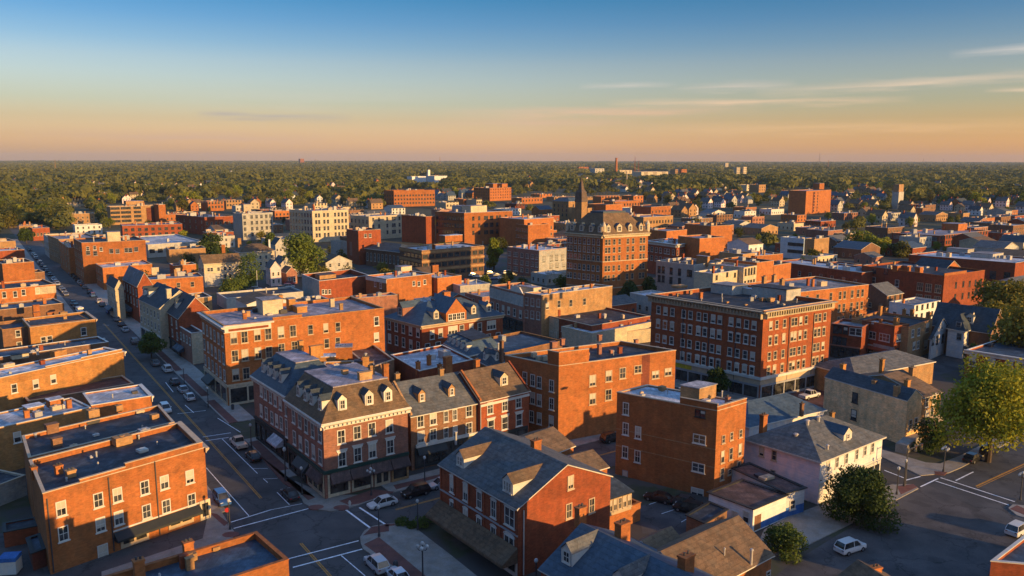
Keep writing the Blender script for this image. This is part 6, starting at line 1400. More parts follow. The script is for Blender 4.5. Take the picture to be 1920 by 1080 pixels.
def lobes_for(rng, h, r, n, z0=.3, narrow=1.0):
    L_ = [(0, 0, h * (z0 + 1) / 2, r * .62, r * .62, h * (1 - z0) * .46)]
    for i in range(n):
        a = rng.uniform(0, 6.283); q = rng.uniform(.35, .72) * r; zz = h * rng.uniform(z0 + .08, .86)
        k = r * rng.uniform(.26, .46) * (1.15 - .45 * max(0, (zz / h - .55)) / .45)
        q *= 1.0 if zz < h * .65 else .65
        L_.append((math.cos(a) * q, math.sin(a) * q, zz, k, k, k * rng.uniform(.65, .95)))
    return L_
def trunk_mesh(rng, h, r, limbs, z0=.3):
    m = MB(); rt = max(.12, h * .022); hz = h * (z0 + .08)
    m.tube((0, 0, -.1), (rt * .3, 0, hz * .5), rt * 1.35, rt, 8); m.tube((rt * .3, 0, hz * .5), (0, rt * .4, hz), rt, rt * .8, 8); m.tube((0, rt * .4, hz), (0, 0, h * .8), rt * .8, rt * .15, 6)
    for i in range(limbs):
        a = 6.283 * i / limbs + rng.uniform(-.4, .4); q = r * rng.uniform(.4, .7); z_ = hz * rng.uniform(.8, 1.25)
        p1 = Vector((math.cos(a) * q * .5, math.sin(a) * q * .5, z_ + h * .16)); p2 = Vector((math.cos(a) * q, math.sin(a) * q, z_ + h * .3))
        m.tube((0, 0, z_), p1, rt * .5, rt * .32, 5); m.tube(p1, p2, rt * .32, rt * .1, 5)
    return m.mesh('trunk', [BARK])
def tree_proto(seed, h, r, nlobe, nleaf, size, leaf, limbs=6, z0=.3):
    rng = np.random.default_rng(seed); lb = lobes_for(rng, h, r, nlobe, z0)
    v = leaf_quads(rng, lb, nleaf, size)
    return np_mesh('crown', v, nleaf, [leaf]), trunk_mesh(rng, h, r, limbs, z0)
def put_tree(proto, loc, s, rz, label, group=None, name='tree', sz=1.0):
    t = thing(name, (loc[0], loc[1], 0), label, 'tree', group)
    for nm, me in zip(('crown', 'trunk'), proto):
        o = link(nm, me, t); o.scale = (s, s, s * sz); o.rotation_euler = (0, 0, rz)
    return t
def ht_at(px, top, base):
    g = P(px, base); lo, hi = 0., 60.
    for _ in range(40):
        mm = (lo + hi) / 2
        if Q((g.x, g.y, mm))[1] > top: lo = mm
        else: hi = mm
    return g, lo
def own_tree(seed, px, top, base, wpx, label, leaf, nleaf, size, nlobe=16, z0=.25, name='tree'):
    g, h = ht_at(px, top, base); r = wpx / 2 / FPX * g.length
    return put_tree(tree_proto(seed, h, r, nlobe, nleaf, size, leaf, 7, z0), g, 1.0, 0, label, name=name)
own_tree(1, 1852, 672, 866, 172, 'big bright yellow green tree on the pavement of the right hand street', LEAF_Y, 20000, .3, 30, .2)
own_tree(2, 1610, 874, 976, 124, 'dense dark green tree in front of the white rendered house', LEAF_D, 15000, .2, 30, .03)
own_tree(3, 1470, 980, 1038, 84, 'low spreading green bush by the parking lot kerb', LEAF_D, 5500, .17, 14, .02, 'bush')
own_tree(4, 1344, 688, 745, 52, 'dark street tree before the shops of the large cornice block', LEAF_D, 4000, .28, 14, .15)
own_tree(5, 284, 618, 672, 46, 'dark street tree on the main street pavement before the red gabled house', LEAF_D, 3600, .28, 14, .15)
own_tree(6, 398, 433, 482, 48, 'round dark tree beside the long white patterned hall', LEAF_D, 3200, .6, 14, .12)
own_tree(7, 568, 430, 520, 84, 'large dark green tree before the cream corner block', LEAF_D, 5200, .6, 20, .08)
own_tree(8, 508, 434, 470, 28, 'small dark tree between the white block and the large dark tree', LEAF_D, 2000, .55, 10, .1)
own_tree(9, 926, 443, 506, 36, 'tall narrow bright green tree right of the banded office block', LEAF_Y, 3200, .5, 12, .1)
own_tree(10, 1180, 528, 572, 50, 'dark tree clump at the foot of the ornate hotel', LEAF_D, 3600, .5, 12, .05)
own_tree(11, 1216, 516, 566, 36, 'dark tree between the hotel and the pale grey arched building', LEAF_D, 2600, .45, 12, .05)
own_tree(12, 1886, 520, 640, 130, 'great dark and yellow tree at the right edge beyond the brick school', LEAF_M, 9000, .55, 26, .05)
own_tree(13, 1865, 562, 660, 80, 'lower yellow green tree in front of the great right edge tree', LEAF_M, 5000, .5, 16, .05)
own_tree(14, 1935, 560, 700, 130, 'dark tree cut by the right edge above the blue roofed brick building', LEAF_M, 6000, .55, 18, .05)
own_tree(15, 1618, 430, 474, 62, 'bright round tree beside the tan rendered block on the right', LEAF_Y, 3400, .6, 16, .05)
own_tree(16, 1648, 445, 478, 44, 'second bright tree leaning toward the dark gabled house roofs', LEAF_Y, 2600, .6, 12, .05)
own_tree(17, 1690, 450, 482, 40, 'dark green tree before the long sunlit school', LEAF_M, 2400, .6, 12, .05)
own_tree(18, 1526, 468, 492, 32, 'olive bush like tree below the tan rendered block', LEAF_M, 2200, .5, 10, .05)
own_tree(19, 50, 425, 456, 26, 'dark street tree near the far end of the main street', LEAF_D, 2200, .5, 10, .1)
own_tree(20, 470, 470, 540, 60, 'tangled green garden trees beside the double house', LEAF_D, 3000, .4, 12, .02)
own_tree(21, 1820, 640, 700, 26, 'small dark tree beside the white hipped house', LEAF_D, 1500, .35, 8, .05)
own_tree(22, 440, 520, 548, 60, 'low dark hedge like shrubs in the yard behind the orange block', LEAF_D, 2600, .35, 10, .0, 'bush')
own_tree(23, 1740, 780, 850, 60, 'dark garden shrubs below the pale stone building steps', LEAF_D, 3200, .2, 12, .0, 'bush')
# --- low blocks, sheds and yard trees filling the town between the bigger buildings
def pip(p, poly):
    x, y = p; c = False; n = len(poly)
    for i in range(n):
        (x0, y0), (x1, y1) = poly[i], poly[i - 1]
        if (y0 > y) != (y1 > y) and x < (x1 - x0) * (y - y0) / (y1 - y0) + x0: c = not c
    return c
FOOTS = [(inset(b.foot, -1.2), (b.c + b.d) / 2, max((b.a - b.b).length, (b.c - b.d).length) / 2 + 3, b) for b in ALLB]
KEEP = [(450, 472, 572, 548), (872, 492, 962, 532), (1140, 690, 1960, 1090), (360, 440, 400, 480), (540, 440, 612, 500), (1150, 535, 1235, 575), (1560, 690, 1660, 780)]
def free(p, pad):
    px_, py_ = Q((p.x, p.y, 0))
    for a, b, c, d in KEEP:
        if a < px_ < c and b < py_ < d: return False
    q = p - A0; 
    if abs(q.dot(NA)) < 12.5 + pad and q.dot(DA) > -80: return False
    q = p - B0
    if -8 - pad < q.dot(NB) < 10 + pad and -20 < q.dot(DB) < 130: return False
    for f, c, r, b in FOOTS:
        if (p - c).length < r + pad:
            if (p - c).length < pad + 2: return False
            for k in range(9):
                o_ = Vector((0, 0)) if k == 8 else Vector((math.cos(k * .785), math.sin(k * .785))) * pad
                if pip(p + o_, f): return False
    return True
rf_ = random.Random(21); used = set(); nfill = 0
WN = [('tan', BR_TAN), ('brown', BR_BRN), ('orange', BR_OR), ('red brick', BR_RED), ('cream', CREAM), ('grey', GREYW), ('mauve', BR_PINK), ('pale', WHITEW)]
RN = [('white', RF_WH), ('grey', RF_GR), ('black', RF_DK), ('lilac', RF_LI), ('blue', RF_BL), ('brown', RF_BN)]
BIGN = [b for b in ALLB if b.dist > 150]
def short(l):
    for c in (' with ', ',', ' behind ', ' beside ', ' and ', ' below ', ' beyond ', ' before ', ' on ', ' right of ', ' left of ', ' far '):
        l = l.split(c)[0]
    return ' '.join(l.split()[:6])
for k in range(4000):
    if nfill >= 150: break
    y_ = rf_.uniform(398, 600) if k % 3 else rf_.uniform(398, 470); p = P(rf_.uniform(-30, 1950), y_).xy
    w_, d_ = rf_.uniform(9, 17), rf_.uniform(8, 14)
    if p.length > 450: w_ *= 1.25; d_ *= 1.25
    if not free(p, max(w_, d_) * .62): continue
    u_ = Vector((math.sin(R(55)), math.cos(R(55)))); v_ = Vector((-u_.y, u_.x)); h_ = rf_.uniform(3.4, 6.6) + (p.length > 450) * 1.5
    nb = sorted(BIGN, key=lambda b: (b.c - p).length)[:3]
    for t in range(30):
        wn, wm = rf_.choice(WN); rn, rm = rf_.choice(RN); lab = 'low %s block with %s flat roof beside the %s' % (wn, rn, short(nb[t % 3].label))
        if lab not in used: break
    else: continue
    used.add(lab)
    c = p - u_ * w_ / 2 - v_ * d_ / 2
    gb = t % 2 == 0 and rf_.random() < .35
    if gb: lab = lab.replace('flat roof', 'gable roof'); rm = {'white': SH_GR, 'grey': SH_GR, 'black': SH_DK, 'lilac': SH_BN, 'blue': SH_SL, 'brown': SH_BN}[rn]
    X = Bld('low_building', lab, 'building', None, None, None, z=h_, world=(tuple(c + v_ * d_), tuple(c), tuple(c + u_ * w_)), group=None)
    if gb: X.gable(wm, rm, rf_.uniform(1.8, 3.2), rf_.choice('LR'), .3)
    else:
        X.flat(wm, rm, rf_.choice([TRIM, TRIMD]), par=.4); X.clutter(rf_.randint(2, 5), k, .9 if p.length < 350 else 1.5)
    X.grid('R', int(w_ / 3.2), [1.0] if h_ < 5.5 else [1.0, 3.9], 1.2, 1.7, 's', rf_.choice([TRIM, TRIMD, DKTRIM])); X.grid('L', int(d_ / 3.4), [1.0], 1.2, 1.7, 's', TRIMD)
    FOOTS.append((inset(X.foot, -1.0), (X.c + X.d) / 2, (X.a - X.b).length / 2 + 3, X)); nfill += 1
# --- trees one can tell apart between the far blocks, then the woods as one mass
PROT = [tree_proto(100 + i, 1.0, (.42, .5, .46, .55, .40, .6)[i], (12, 16, 12, 18, 10, 20)[i], (900, 1100, 900, 1200, 800, 1300)[i], .05, (LEAF_M, LEAF_Y, LEAF_Y, LEAF_M, LEAF_D, LEAF_M)[i], 4, .12) for i in range(6)]
BOXES = []     # image boxes kept clear for the far blocks
for o in list(scene.objects):
    if 'category' in o and o['category'] not in ('tree', 'mast') and o.location.y > 330:
        xs, ys = [], []
        for c in o.children:
            if c.name.startswith('wall'):
                for v in list(c.data.vertices):
                    q = Q(Vector(o.location) + v.co); xs.append(q[0]); ys.append(q[1])
        if xs: BOXES.append((min(xs), min(ys), max(xs), max(ys), o.location.y, o['label']))
def clear(x, y, h):      # base pixel and height in pixels: does it cover or stand in a far block?
    for a, b, c, d, yy, _ in BOXES:
        if a - 3 < x < c + 3 and y - h < d + 1 and y > b - 1:
            return False
    return True
rt = random.Random(11)
def grow(n, box, hs, mix, out):
    k = 0
    while k < n * 8 and n > 0:
        k += 1
        x, y = rt.uniform(box[0], box[2]), rt.uniform(box[1], box[3])
        g = P(x, y); h = rt.uniform(*hs); hp_ = h / g.length * FPX
        if not clear(x, y, hp_ * .75): continue
        out.append((g.x, g.y, h, rt.choice(mix), x, y)); n -= 1
GROVES = [('in the far street grove', 46, (-10, 372, 128, 432), (12, 19), [0, 1, 3, 5]), ('in the upper left woods', 26, (-20, 352, 230, 384), (12, 19), [0, 1, 3]), ('behind the long orange far block', 16, (125, 378, 215, 408), (9, 13), [1, 3, 4]), ('left of the cream corner block', 30, (300, 360, 480, 396), (10, 17), [0, 1, 3, 5]),
          ('behind the white and cream tall blocks', 26, (470, 352, 720, 386), (10, 17), [0, 1, 3, 5]), ('below the far white cube', 18, (800, 343, 900, 372), (10, 17), [1, 3, 4]), ('behind the spire', 24, (950, 340, 1160, 362), (10, 17), [0, 1, 3]), ('among houses right of the hotel roof', 34, (1180, 345, 1420, 400), (8, 13), [0, 2, 3, 5]), ('around the plain apartment block', 18, (1390, 340, 1480, 380), (9, 13), [1, 3, 4]),
          ('right of the slender tower', 34, (1735, 372, 1925, 402), (12, 19), [0, 1, 3, 5]), ('behind the slender tower', 16, (1560, 346, 1730, 366), (12, 17), [1, 3]), ('among the right hand houses', 20, (1560, 390, 1910, 440), (6, 10), [0, 2, 4])
          ]
TREES = []
for lab, n, box, hs, mix in GROVES:
    out = []; grow(n, box, hs, mix, out); TREES += [(lab, len(out)) + t for t in sorted(out, key=lambda q: q[4])]
yt = []
for k in range(3000):
    if len(yt) >= 120: break
    x, y = rt.uniform(-10, 1930), rt.uniform(396, 560); p = P(x, y).xy
    if not free(p, 3.0) or any((p - Vector(q[:2])).length < 8 for q in yt): continue
    yt.append((p.x, p.y, rt.uniform(4.5, 8.5), rt.choice([0, 2, 3, 4, 5]), x, y))
for zone, x0, x1 in (('in yards up the main street', -50, 420), ('in yards around the cream blocks', 420, 800), ('in yards around the ornate hotel', 800, 1250), ('in yards behind the cornice block', 1250, 1600), ('in yards near the brick school', 1600, 2000)):
    q = sorted([t for t in yt if x0 <= t[4] < x1], key=lambda t: t[4]); TREES += [(zone, len(q)) + t for t in q]
def ordinal(i, n):
    w_ = ['leftmost', 'second', 'third', 'fourth', 'fifth', 'sixth', 'seventh', 'eighth', 'ninth', 'tenth']
    return w_[i] if i < 10 else None
cnt = {}
KIND = ['tall green', 'broad olive', 'bright yellowish', 'wide rounded', 'narrow dark', 'spreading bushy']
bykind = {}
for lab, n, gx, gy, h, k, x, y in TREES: bykind[(lab, k)] = bykind.get((lab, k), 0) + 1
for lab, n, gx, gy, h, k, x, y in TREES:
    i = cnt.get((lab, k), 0); cnt[(lab, k)] = i + 1; tot = bykind[(lab, k)]
    j = tot - 1 - i
    pos = '' if tot == 1 else ('leftmost ' if i == 0 else 'rightmost ' if j == 0 else (ordinal(i, tot) + ' from the left ' if i < 10 and i <= j else (ordinal(j, tot) + ' from the right ' if j < 10 else 'middle ')))
    put_tree(PROT[k], (gx, gy), h, rt.uniform(0, 6.28), '%s%s tree %s' % (pos, KIND[k], lab), 'trees ' + lab, sz=rt.uniform(.85, 1.1))
# --- small houses scattered among the trees
def house_proto(wall, roof, w_, l, h, rh, seed):
    m = MB(); a, b = w_ / 2, l / 2
    for p, q in (((-a, -b), (a, -b)), ((a, -b), (a, b)), ((a, b), (-a, b)), ((-a, b), (-a, -b))): m.poly([(*p, 0), (*q, 0), (*q, h), (*p, h)])
    m.poly([(-a, -b, h), (a, -b, h), (0, -b, h + rh)]); m.poly([(a, b, h), (-a, b, h), (0, b, h + rh)])
    for zz in (1.0, 3.9):
        if zz + 1.5 > h: continue
        for x in (-a * .5, a * .5):
            for y, s in ((-b - .03, 1), (b + .03, -1)): m.poly([(x - .5 * s, y, zz), (x + .5 * s, y, zz), (x + .5 * s, y, zz + 1.5), (x - .5 * s, y, zz + 1.5)], 1)
        for y in (-b * .6, 0, b * .6):
            for x, s in ((a + .03, 1), (-a - .03, -1)): m.poly([(x, y - .5 * s, zz), (x, y + .5 * s, zz), (x, y + .5 * s, zz + 1.5), (x, y - .5 * s, zz + 1.5)], 1)
    wm = m.mesh('wall', [wall, GLASS])
    r = MB(); o = .4; zl = h - o * rh / a
    for s in (-1, 1):
        q = [(0, -b - o, h + rh + .12), (0, b + o, h + rh + .12), (s * (a + o), b + o, zl + .12), (s * (a + o), -b - o, zl + .12)]
        r.poly(q if s < 0 else q[::-1]); q2 = [(x, y, z - .2) for x, y, z in q]; r.poly(q2[::-1] if s < 0 else q2)
        r.poly([q[0], q[3], q2[3], q2[0]]); r.poly([q[1], q2[1], q2[2], q[2]]); r.poly([q[2], q2[2], q2[3], q[3]])
    return wm, r.mesh('roof', [roof])
chm = MB().abox(-.45, .45, -.35, .35, 0, 2.4).abox(-.55, .55, -.45, .45, 2.4, 2.6).mesh('chimney', [BR_RED])
HP = [(c, rn, house_proto(wm, rm, w_, l, h, rh, i), l, h, rh) for i, (c, rn, wm, rm, w_, l, h, rh) in enumerate((
    ('white', 'dark', WHITEW, SH_DK, 7.5, 11, 6.0, 3.2), ('cream', 'brown', CREAM, SH_BN, 8, 12, 6.2, 3.4), ('pink', 'grey', PINKW, SH_GR, 7, 10, 6.4, 3.6), ('brick', 'dark', BR_OR, SH_DK, 8, 14, 7.0, 3.6), ('tan brick', 'brown', BR_TAN, SH_BN, 9, 13, 6.5, 4.0), ('pale blue', 'dark', BLUEW, SH_DK, 7, 10, 5.6, 3.2), ('grey', 'slate', GREYW, SH_SL, 8, 11, 6.0, 4.0), ('dark red brick', 'dark', BR_RED, RF_DK, 7, 15, 7.5, 2.6)))]
HZ = [('in the mid woods on the left', 26, (100, 340, 720, 362), 0), ('in the mid woods behind the spire', 16, (960, 328, 1300, 348), 0), ('in the mid woods on the right', 16, (1560, 340, 1910, 372), 0), ('far out in the left woods', 22, (20, 318, 900, 346), 0), ('far out in the right woods', 22, (1000, 316, 1900, 344), 0), ('in the left woods', 24, (60, 350, 430, 392), 0), ('left of the cream corner block', 10, (330, 385, 540, 402), 0), ('above the cream corner block', 16, (530, 352, 720, 395), 0), ('before the stepped orange block', 16, (790, 366, 960, 396), 1), ('beyond the spire', 14, (930, 338, 1230, 368), 0), ('left of the plain apartment block', 46, (1220, 368, 1480, 432), 1),
      ('far behind the ornate hotel', 18, (1150, 345, 1420, 372), 0), ('below the plain apartment block', 30, (1400, 402, 1600, 446), 2), ('left of the slender tower', 26, (1555, 360, 1680, 420), 1), ('right of the slender tower', 36, (1690, 382, 1920, 428), 0), ('before the modern pale block', 12, (1340, 430, 1500, 470), 2), ('near the sunlit school', 14, (1600, 428, 1920, 470), 0)]
HS = []
TPOS = [(t[2], t[3]) for t in TREES]
for lab, n, box, mode in HZ:
    out = []; k = 0
    while len(out) < n and k < n * 30:
        k += 1
        x, y = rt.uniform(box[0], box[2]), rt.uniform(box[1], box[3]); g = P(x, y)
        if not clear(x, y, 10 / g.length * FPX): continue
        if any((g.x - a) ** 2 + (g.y - b) ** 2 < 150 for a, b in TPOS[-400:]) : continue
        i = rt.choice([[0, 1, 1, 1, 2, 2, 3, 4], [1, 1, 2, 2, 3, 4, 4, 6], [1, 3, 3, 4, 4, 7, 2]][mode])
        TPOS.append((g.x, g.y)); out.append((g, i, x))
    HS += [(lab,) + o_ for o_ in sorted(out, key=lambda q: q[2])]
hc = {}; ht_ = {}; HPX = []
for lab, g, i, x in HS: ht_[(lab, i)] = ht_.get((lab, i), 0) + 1
for lab, g, i, x in HS:
    c, rn, (wm, rm), l, h, rh = HP[i]
    q = hc.get((lab, i), 0); hc[(lab, i)] = q + 1; tot = ht_[(lab, i)]; j = tot - 1 - q
    pos = '' if tot == 1 else ('leftmost ' if q == 0 else 'rightmost ' if j == 0 else ordinal(min(q, j), tot) + (' from the left ' if q <= j else ' from the right '))
    HPX.append((*Q((g.x, g.y, 0)), g.y))
    t = thing('house', (g.x, g.y, 0), '%s%s house, %s roof, %s' % (pos, c, rn, lab), 'house', 'houses ' + lab)
    rz = R(rt.choice([35, 35, 125, 125, 20, 50])) * -1 + rt.uniform(-.12, .12); s = rt.uniform(.85, 1.2)
    rz = rt.choice([R(35), R(35), R(35), R(-55)]) + rt.uniform(-.12, .12)
    for nm, me, off in (('wall', wm, None), ('roof', rm, None), ('chimney', chm, (rt.uniform(-1, 1), rt.choice([-1, 1]) * l * .33, h + rh - 1.2))):
        o = link(nm, me, t); o.rotation_euler = (0, 0, rz); o.scale = (s, s, s)
        if off: v = Matrix.Rotation(rz, 3, 'Z') @ (Vector(off) * s); o.location = v
# --- the woods beyond: one mass reaching the horizon
def woods():
    rng = np.random.default_rng(5)
    pts = []
    d = 560.0
    while d < 12500:
        s = 21.0 * (d / 1000) ** .72 if d > 1000 else 21.0 * (d / 1000) ** .5
        half = .66; n = int(2 * half * d / s)
        a = (np.arange(n) + rng.uniform(0, 1, n)) / n * 2 * half - half
        dd = d + rng.uniform(-.6, .6, n) * s
        for x_, q in zip(a, dd): pts.append((math.sin(x_) * q / math.cos(x_) if False else math.tan(x_) * q, q, s))
        d += s * 1.02
    C_, S_ = [], []
    for (x, y, s) in pts:
        px_, py_ = Q((x, y, 0))
        if px_ < -60 or px_ > 1980: continue
        dist = y
        if dist < 1500:      # the town itself
            edge = 376 + 9 * math.sin(px_ * .011) + 6 * math.sin(px_ * .037 + 1)
            if px_ < 150: edge += 40
            if 700 < px_ < 1250: edge -= 24
            elif 1250 <= px_ < 1700: edge -= 10
            if py_ > edge: continue
            if rng.uniform() > min(1.0, (edge - py_) / 14 + .5): continue
        if not clear(px_, py_, 9 / dist * FPX): continue
        if any(abs(px_ - a) < 9000 / c + 3 and -2 < py_ - b < 13000 / c for a, b, c in HPX): continue
        n1 = math.sin(x * .0085 + 1.3 * math.sin(y * .006)) * math.sin(y * .0065 + 1.7 * math.sin(x * .0051)) + .5 * math.sin(x * .021 + y * .013)
        if rng.uniform() < (.8 if n1 > .75 else .04): continue
        h = rng.uniform(7, 17) * (1 + .3 * math.sin(x * .0043 + 2 * math.sin(y * .0021)) * math.cos(y * .0037)); r = max(s * rng.uniform(.4, .9), 4)
        C_.append((x + rng.normal() * s * .3, y, h * .52, r, r, h * .52))
    for k in range(15000):     # the trees of yards and streets between the far houses, too many to tell apart
        px_, py_ = rng.uniform(-20, 1940), rng.uniform(350, 425) if k % 4 else rng.uniform(425, 470)
        p = P(px_, py_).xy
        if not free(p, 4.0): continue
        if not clear(px_, py_, 7 / p.length * FPX): continue
        if any((p.x - a) ** 2 + (p.y - b) ** 2 < 90 for a, b in TPOS): continue
        if any(abs(px_ - a) < 8000 / c + 2 and 0 < py_ - b < 7000 / c for a, b, c in HPX): continue
        h = rng.uniform(5, 10) if px_ > 140 else rng.uniform(8, 14); r = rng.uniform(2.8, 5.5) * (1.0 if px_ > 140 else 1.5)
        if math.sin(p.x * .019 + 1.7 * math.sin(p.y * .011)) + .6 * math.sin(p.y * .03 + p.x * .008) < -.7: continue
        C_.append((p.x, p.y, h * .5, r, r, h * .52))
    C_ = np.array(C_); K = 120; n = len(C_) * K
    lb = np.repeat(C_, K, 0)
    d = rng.normal(size=(n, 3)); d[:, 2] = np.abs(d[:, 2]) * 1.0 - .25; d /= np.linalg.norm(d, axis=1)[:, None]
    rad_ = rng.uniform(.55, 1.08, n)
    c = lb[:, :3] + d * lb[:, 3:] * rad_[:, None]
    nr = d + rng.normal(size=(n, 3)) * .38; nr /= np.linalg.norm(nr, axis=1)[:, None]
    t = np.cross(nr, rng.normal(size=(n, 3))); t /= np.linalg.norm(t, axis=1)[:, None]; b = np.cross(nr, t)
    sz = (lb[:, 3] * .22 * rng.uniform(.6, 1.3, n))[:, None]
    v = np.stack([c - t * sz, c - b * sz * .7, c + t * sz, c + b * sz * .7], 1).reshape(-1, 3)
    me = np_mesh('woods', v, n, [LEAF_F])
    o = bpy.data.objects.new('woods', me); COL.objects.link(o); tag(o, kind='stuff')
woods()
# ================================================================ vehicles and street furniture
def paint():
    m = bpy.data.materials.new('car_paint'); m.use_nodes = True; nt = m.node_tree; b = nt.nodes['Principled BSDF']
    oi = nt.nodes.new('ShaderNodeObjectInfo'); nt.links.new(oi.outputs['Color'], b.inputs['Base Color'])
    b.inputs['Roughness'].default_value = .28; b.inputs['Coat Weight'].default_value = .6; b.inputs['Coat Roughness'].default_value = .08
    return m
PAINT = paint()
RIM = mat('rim', (.35, .35, .36), var=.05, rough=.35, metal=.7)
LAMP = mat('lamp_glass', (.75, .75, .72), var=.05, rough=.2)
TAIL = mat('tail_lamp', (.30, .02, .02), var=.05, rough=.3)
def loft(m, secs, mi=0, close=True):
    """secs: list of (x, [(y,z)...]) closed rings with equal counts, skinned along x"""
    n = len(secs[0][1])
    P3 = [[(x, y, z) for y, z in ring] for x, ring in secs]
    for a, b in zip(P3, P3[1:]):
        for i in range(n):
            j = (i + 1) % n; m.poly([a[i], a[j], b[j], b[i]][::-1], mi)
    if close: m.poly(P3[0], mi); m.poly(P3[-1][::-1], mi)
    return m
def ring(hw, z0, z1, tuck=.08, top=.1):
    return [(-hw + .06, z0), (hw - .06, z0), (hw, z0 + .14), (hw, (z0 + z1) / 2), (hw - tuck, z1 - top * .3), (hw - tuck - .1, z1), (-hw + tuck + .1, z1), (-hw + tuck, z1 - top * .3), (-hw, (z0 + z1) / 2), (-hw, z0 + .14)]
def car_meshes(kind):
    L_, hw = (4.6, .9) if kind == 'sedan' else (4.6, .93) if kind == 'suv' else (5.6, .98)
    hb, ht2 = (.88, 1.45) if kind == 'sedan' else (1.02, 1.72) if kind == 'suv' else (1.08, 1.85)
    h = L_ / 2; b = MB()
    if kind == 'sedan':
        loft(b, [(-h, ring(hw - .16, .34, .72)), (-h + .12, ring(hw - .06, .24, .84)), (-h + .9, ring(hw, .2, hb + .02)), (0, ring(hw, .2, hb)), (h - 1.3, ring(hw, .2, hb - .02)), (h - .25, ring(hw - .05, .22, .74)), (h, ring(hw - .2, .32, .62))])
        cab = [(-h + .35, hb), (-h + 1.15, ht2 - .03), (-.3, ht2), (.35, ht2 - .03), (1.15, hb - .03)]
    elif kind == 'suv':
        loft(b, [(-h, ring(hw - .1, .38, .95)), (-h + .1, ring(hw - .03, .3, hb)), (0, ring(hw, .26, hb)), (h - 1.2, ring(hw, .26, hb - .02)), (h - .2, ring(hw - .04, .28, .88)), (h, ring(hw - .16, .36, .74))])
        cab = [(-h + .1, hb), (-h + .45, ht2 - .04), (-.2, ht2), (.5, ht2 - .04), (1.2, hb - .03)]
    else:
        loft(b, [(-h, ring(hw - .06, .5, 1.0)), (-h + .05, ring(hw - .02, .42, hb)), (0, ring(hw, .4, hb)), (h - 1.2, ring(hw, .4, hb)), (h - .15, ring(hw - .04, .42, 1.0)), (h, ring(hw - .14, .5, .9))])
        cab = [(-.7, hb), (-.6, ht2 - .04), (.1, ht2), (.75, ht2 - .04), (1.4, hb - .02)]
        b.abox(-h + .15, -.85, -hw + .16, hw - .16, hb + .004, hb + .012, 0)
    # greenhouse: glass sides, painted roof and pillars
    g = MB(); rf = MB(); w0, w1 = hw - .12, hw - .28
    A_, B_, M_, C_, D_ = cab
    def q3(p, s, wd): return (p[0], s * wd, p[1])
    for s in (-1, 1):
        q = [q3(A_, s, w0), q3(D_, s, w0), q3(C_, s, w1), q3(M_, s, w1 + .01), q3(B_, s, w1)]; g.poly(q if s < 0 else q[::-1])
    g.poly([q3(A_, 1, w0), q3(A_, -1, w0), q3(B_, -1, w1), q3(B_, 1, w1)]); g.poly([q3(D_, -1, w0), q3(D_, 1, w0), q3(C_, 1, w1), q3(C_, -1, w1)])
    rz = .045
    for p, q in ((B_, M_), (M_, C_)):
        t = [q3(p, 1, w1 + .02), q3(p, -1, w1 + .02), q3(q, -1, w1 + .02), q3(q, 1, w1 + .02)]; t2 = [(x, y, z + rz) for x, y, z in t]
        b.poly(t2); 
        for i in (0, 2): b.poly([t[i], t[i + 1], t2[i + 1], t2[i]])
        b.poly([t[1], t[2], t2[2], t2[1]]); b.poly([t[3], t[0], t2[0], t2[3]])
    for s in (-1, 1):     # pillars
        for p, q in ((A_, B_), (D_, C_), ((M_[0], hb), M_)):
            b.tube(q3(p, s, w0 + .01), q3(q, s, w1 + .02), .05, .045, 4)
        b.abox(.72, .92, s * (hw + .0) - (0 if s > 0 else .16), s * hw + (.16 if s > 0 else 0), hb - .02, hb + .12)   # mirrors
    bm_ = b.mesh('body', [PAINT]); gm_ = g.mesh('window', [GLASSB])
    wr = .33 if kind != 'pickup' else .39
    def wheel(side):
        m = MB(); n = 14
        for y0, y1, r0, r1 in ((-.11, .11, wr, wr),):
            for i in range(n):
                a0, a1 = 6.2832 * i / n, 6.2832 * (i + 1) / n
                m.poly([(r0 * math.cos(a0), y0, r0 * math.sin(a0)), (r0 * math.cos(a1), y0, r0 * math.sin(a1)), (r1 * math.cos(a1), y1, r1 * math.sin(a1)), (r1 * math.cos(a0), y1, r1 * math.sin(a0))])
        for y in (-.11, .11): m.poly([(wr * math.cos(6.2832 * i / n), y, wr * math.sin(6.2832 * i / n)) for i in range(n)][::(1 if y < 0 else -1)])
        return m.mesh('wheel', [RUBBER])
    rm = MB(); n = 12
    for y in (-.118, .118): rm.poly([(wr * .62 * math.cos(6.2832 * i / n), y, wr * .62 * math.sin(6.2832 * i / n)) for i in range(n)][::(1 if y < 0 else -1)])
    wh = wheel(1); rim = rm.mesh('rim', [RIM])
    hl = MB().abox(-.04, .05, -.2, .2, -.07, .07).mesh('headlight', [LAMP]); tl = MB().abox(-.05, .04, -.16, .16, -.09, .09).mesh('tail_light', [TAIL])
    return dict(body=bm_, window=gm_, wheel=wh, rim=rim, hl=hl, tl=tl, h=h, hw=hw, wr=wr, hb=hb, zl=.62 if kind == 'sedan' else .78)
CARM = {k: car_meshes(k) for k in ('sedan', 'suv', 'pickup')}
WBASE = {'sedan': (-1.35, 1.4), 'suv': (-1.35, 1.4), 'pickup': (-1.7, 1.75)}
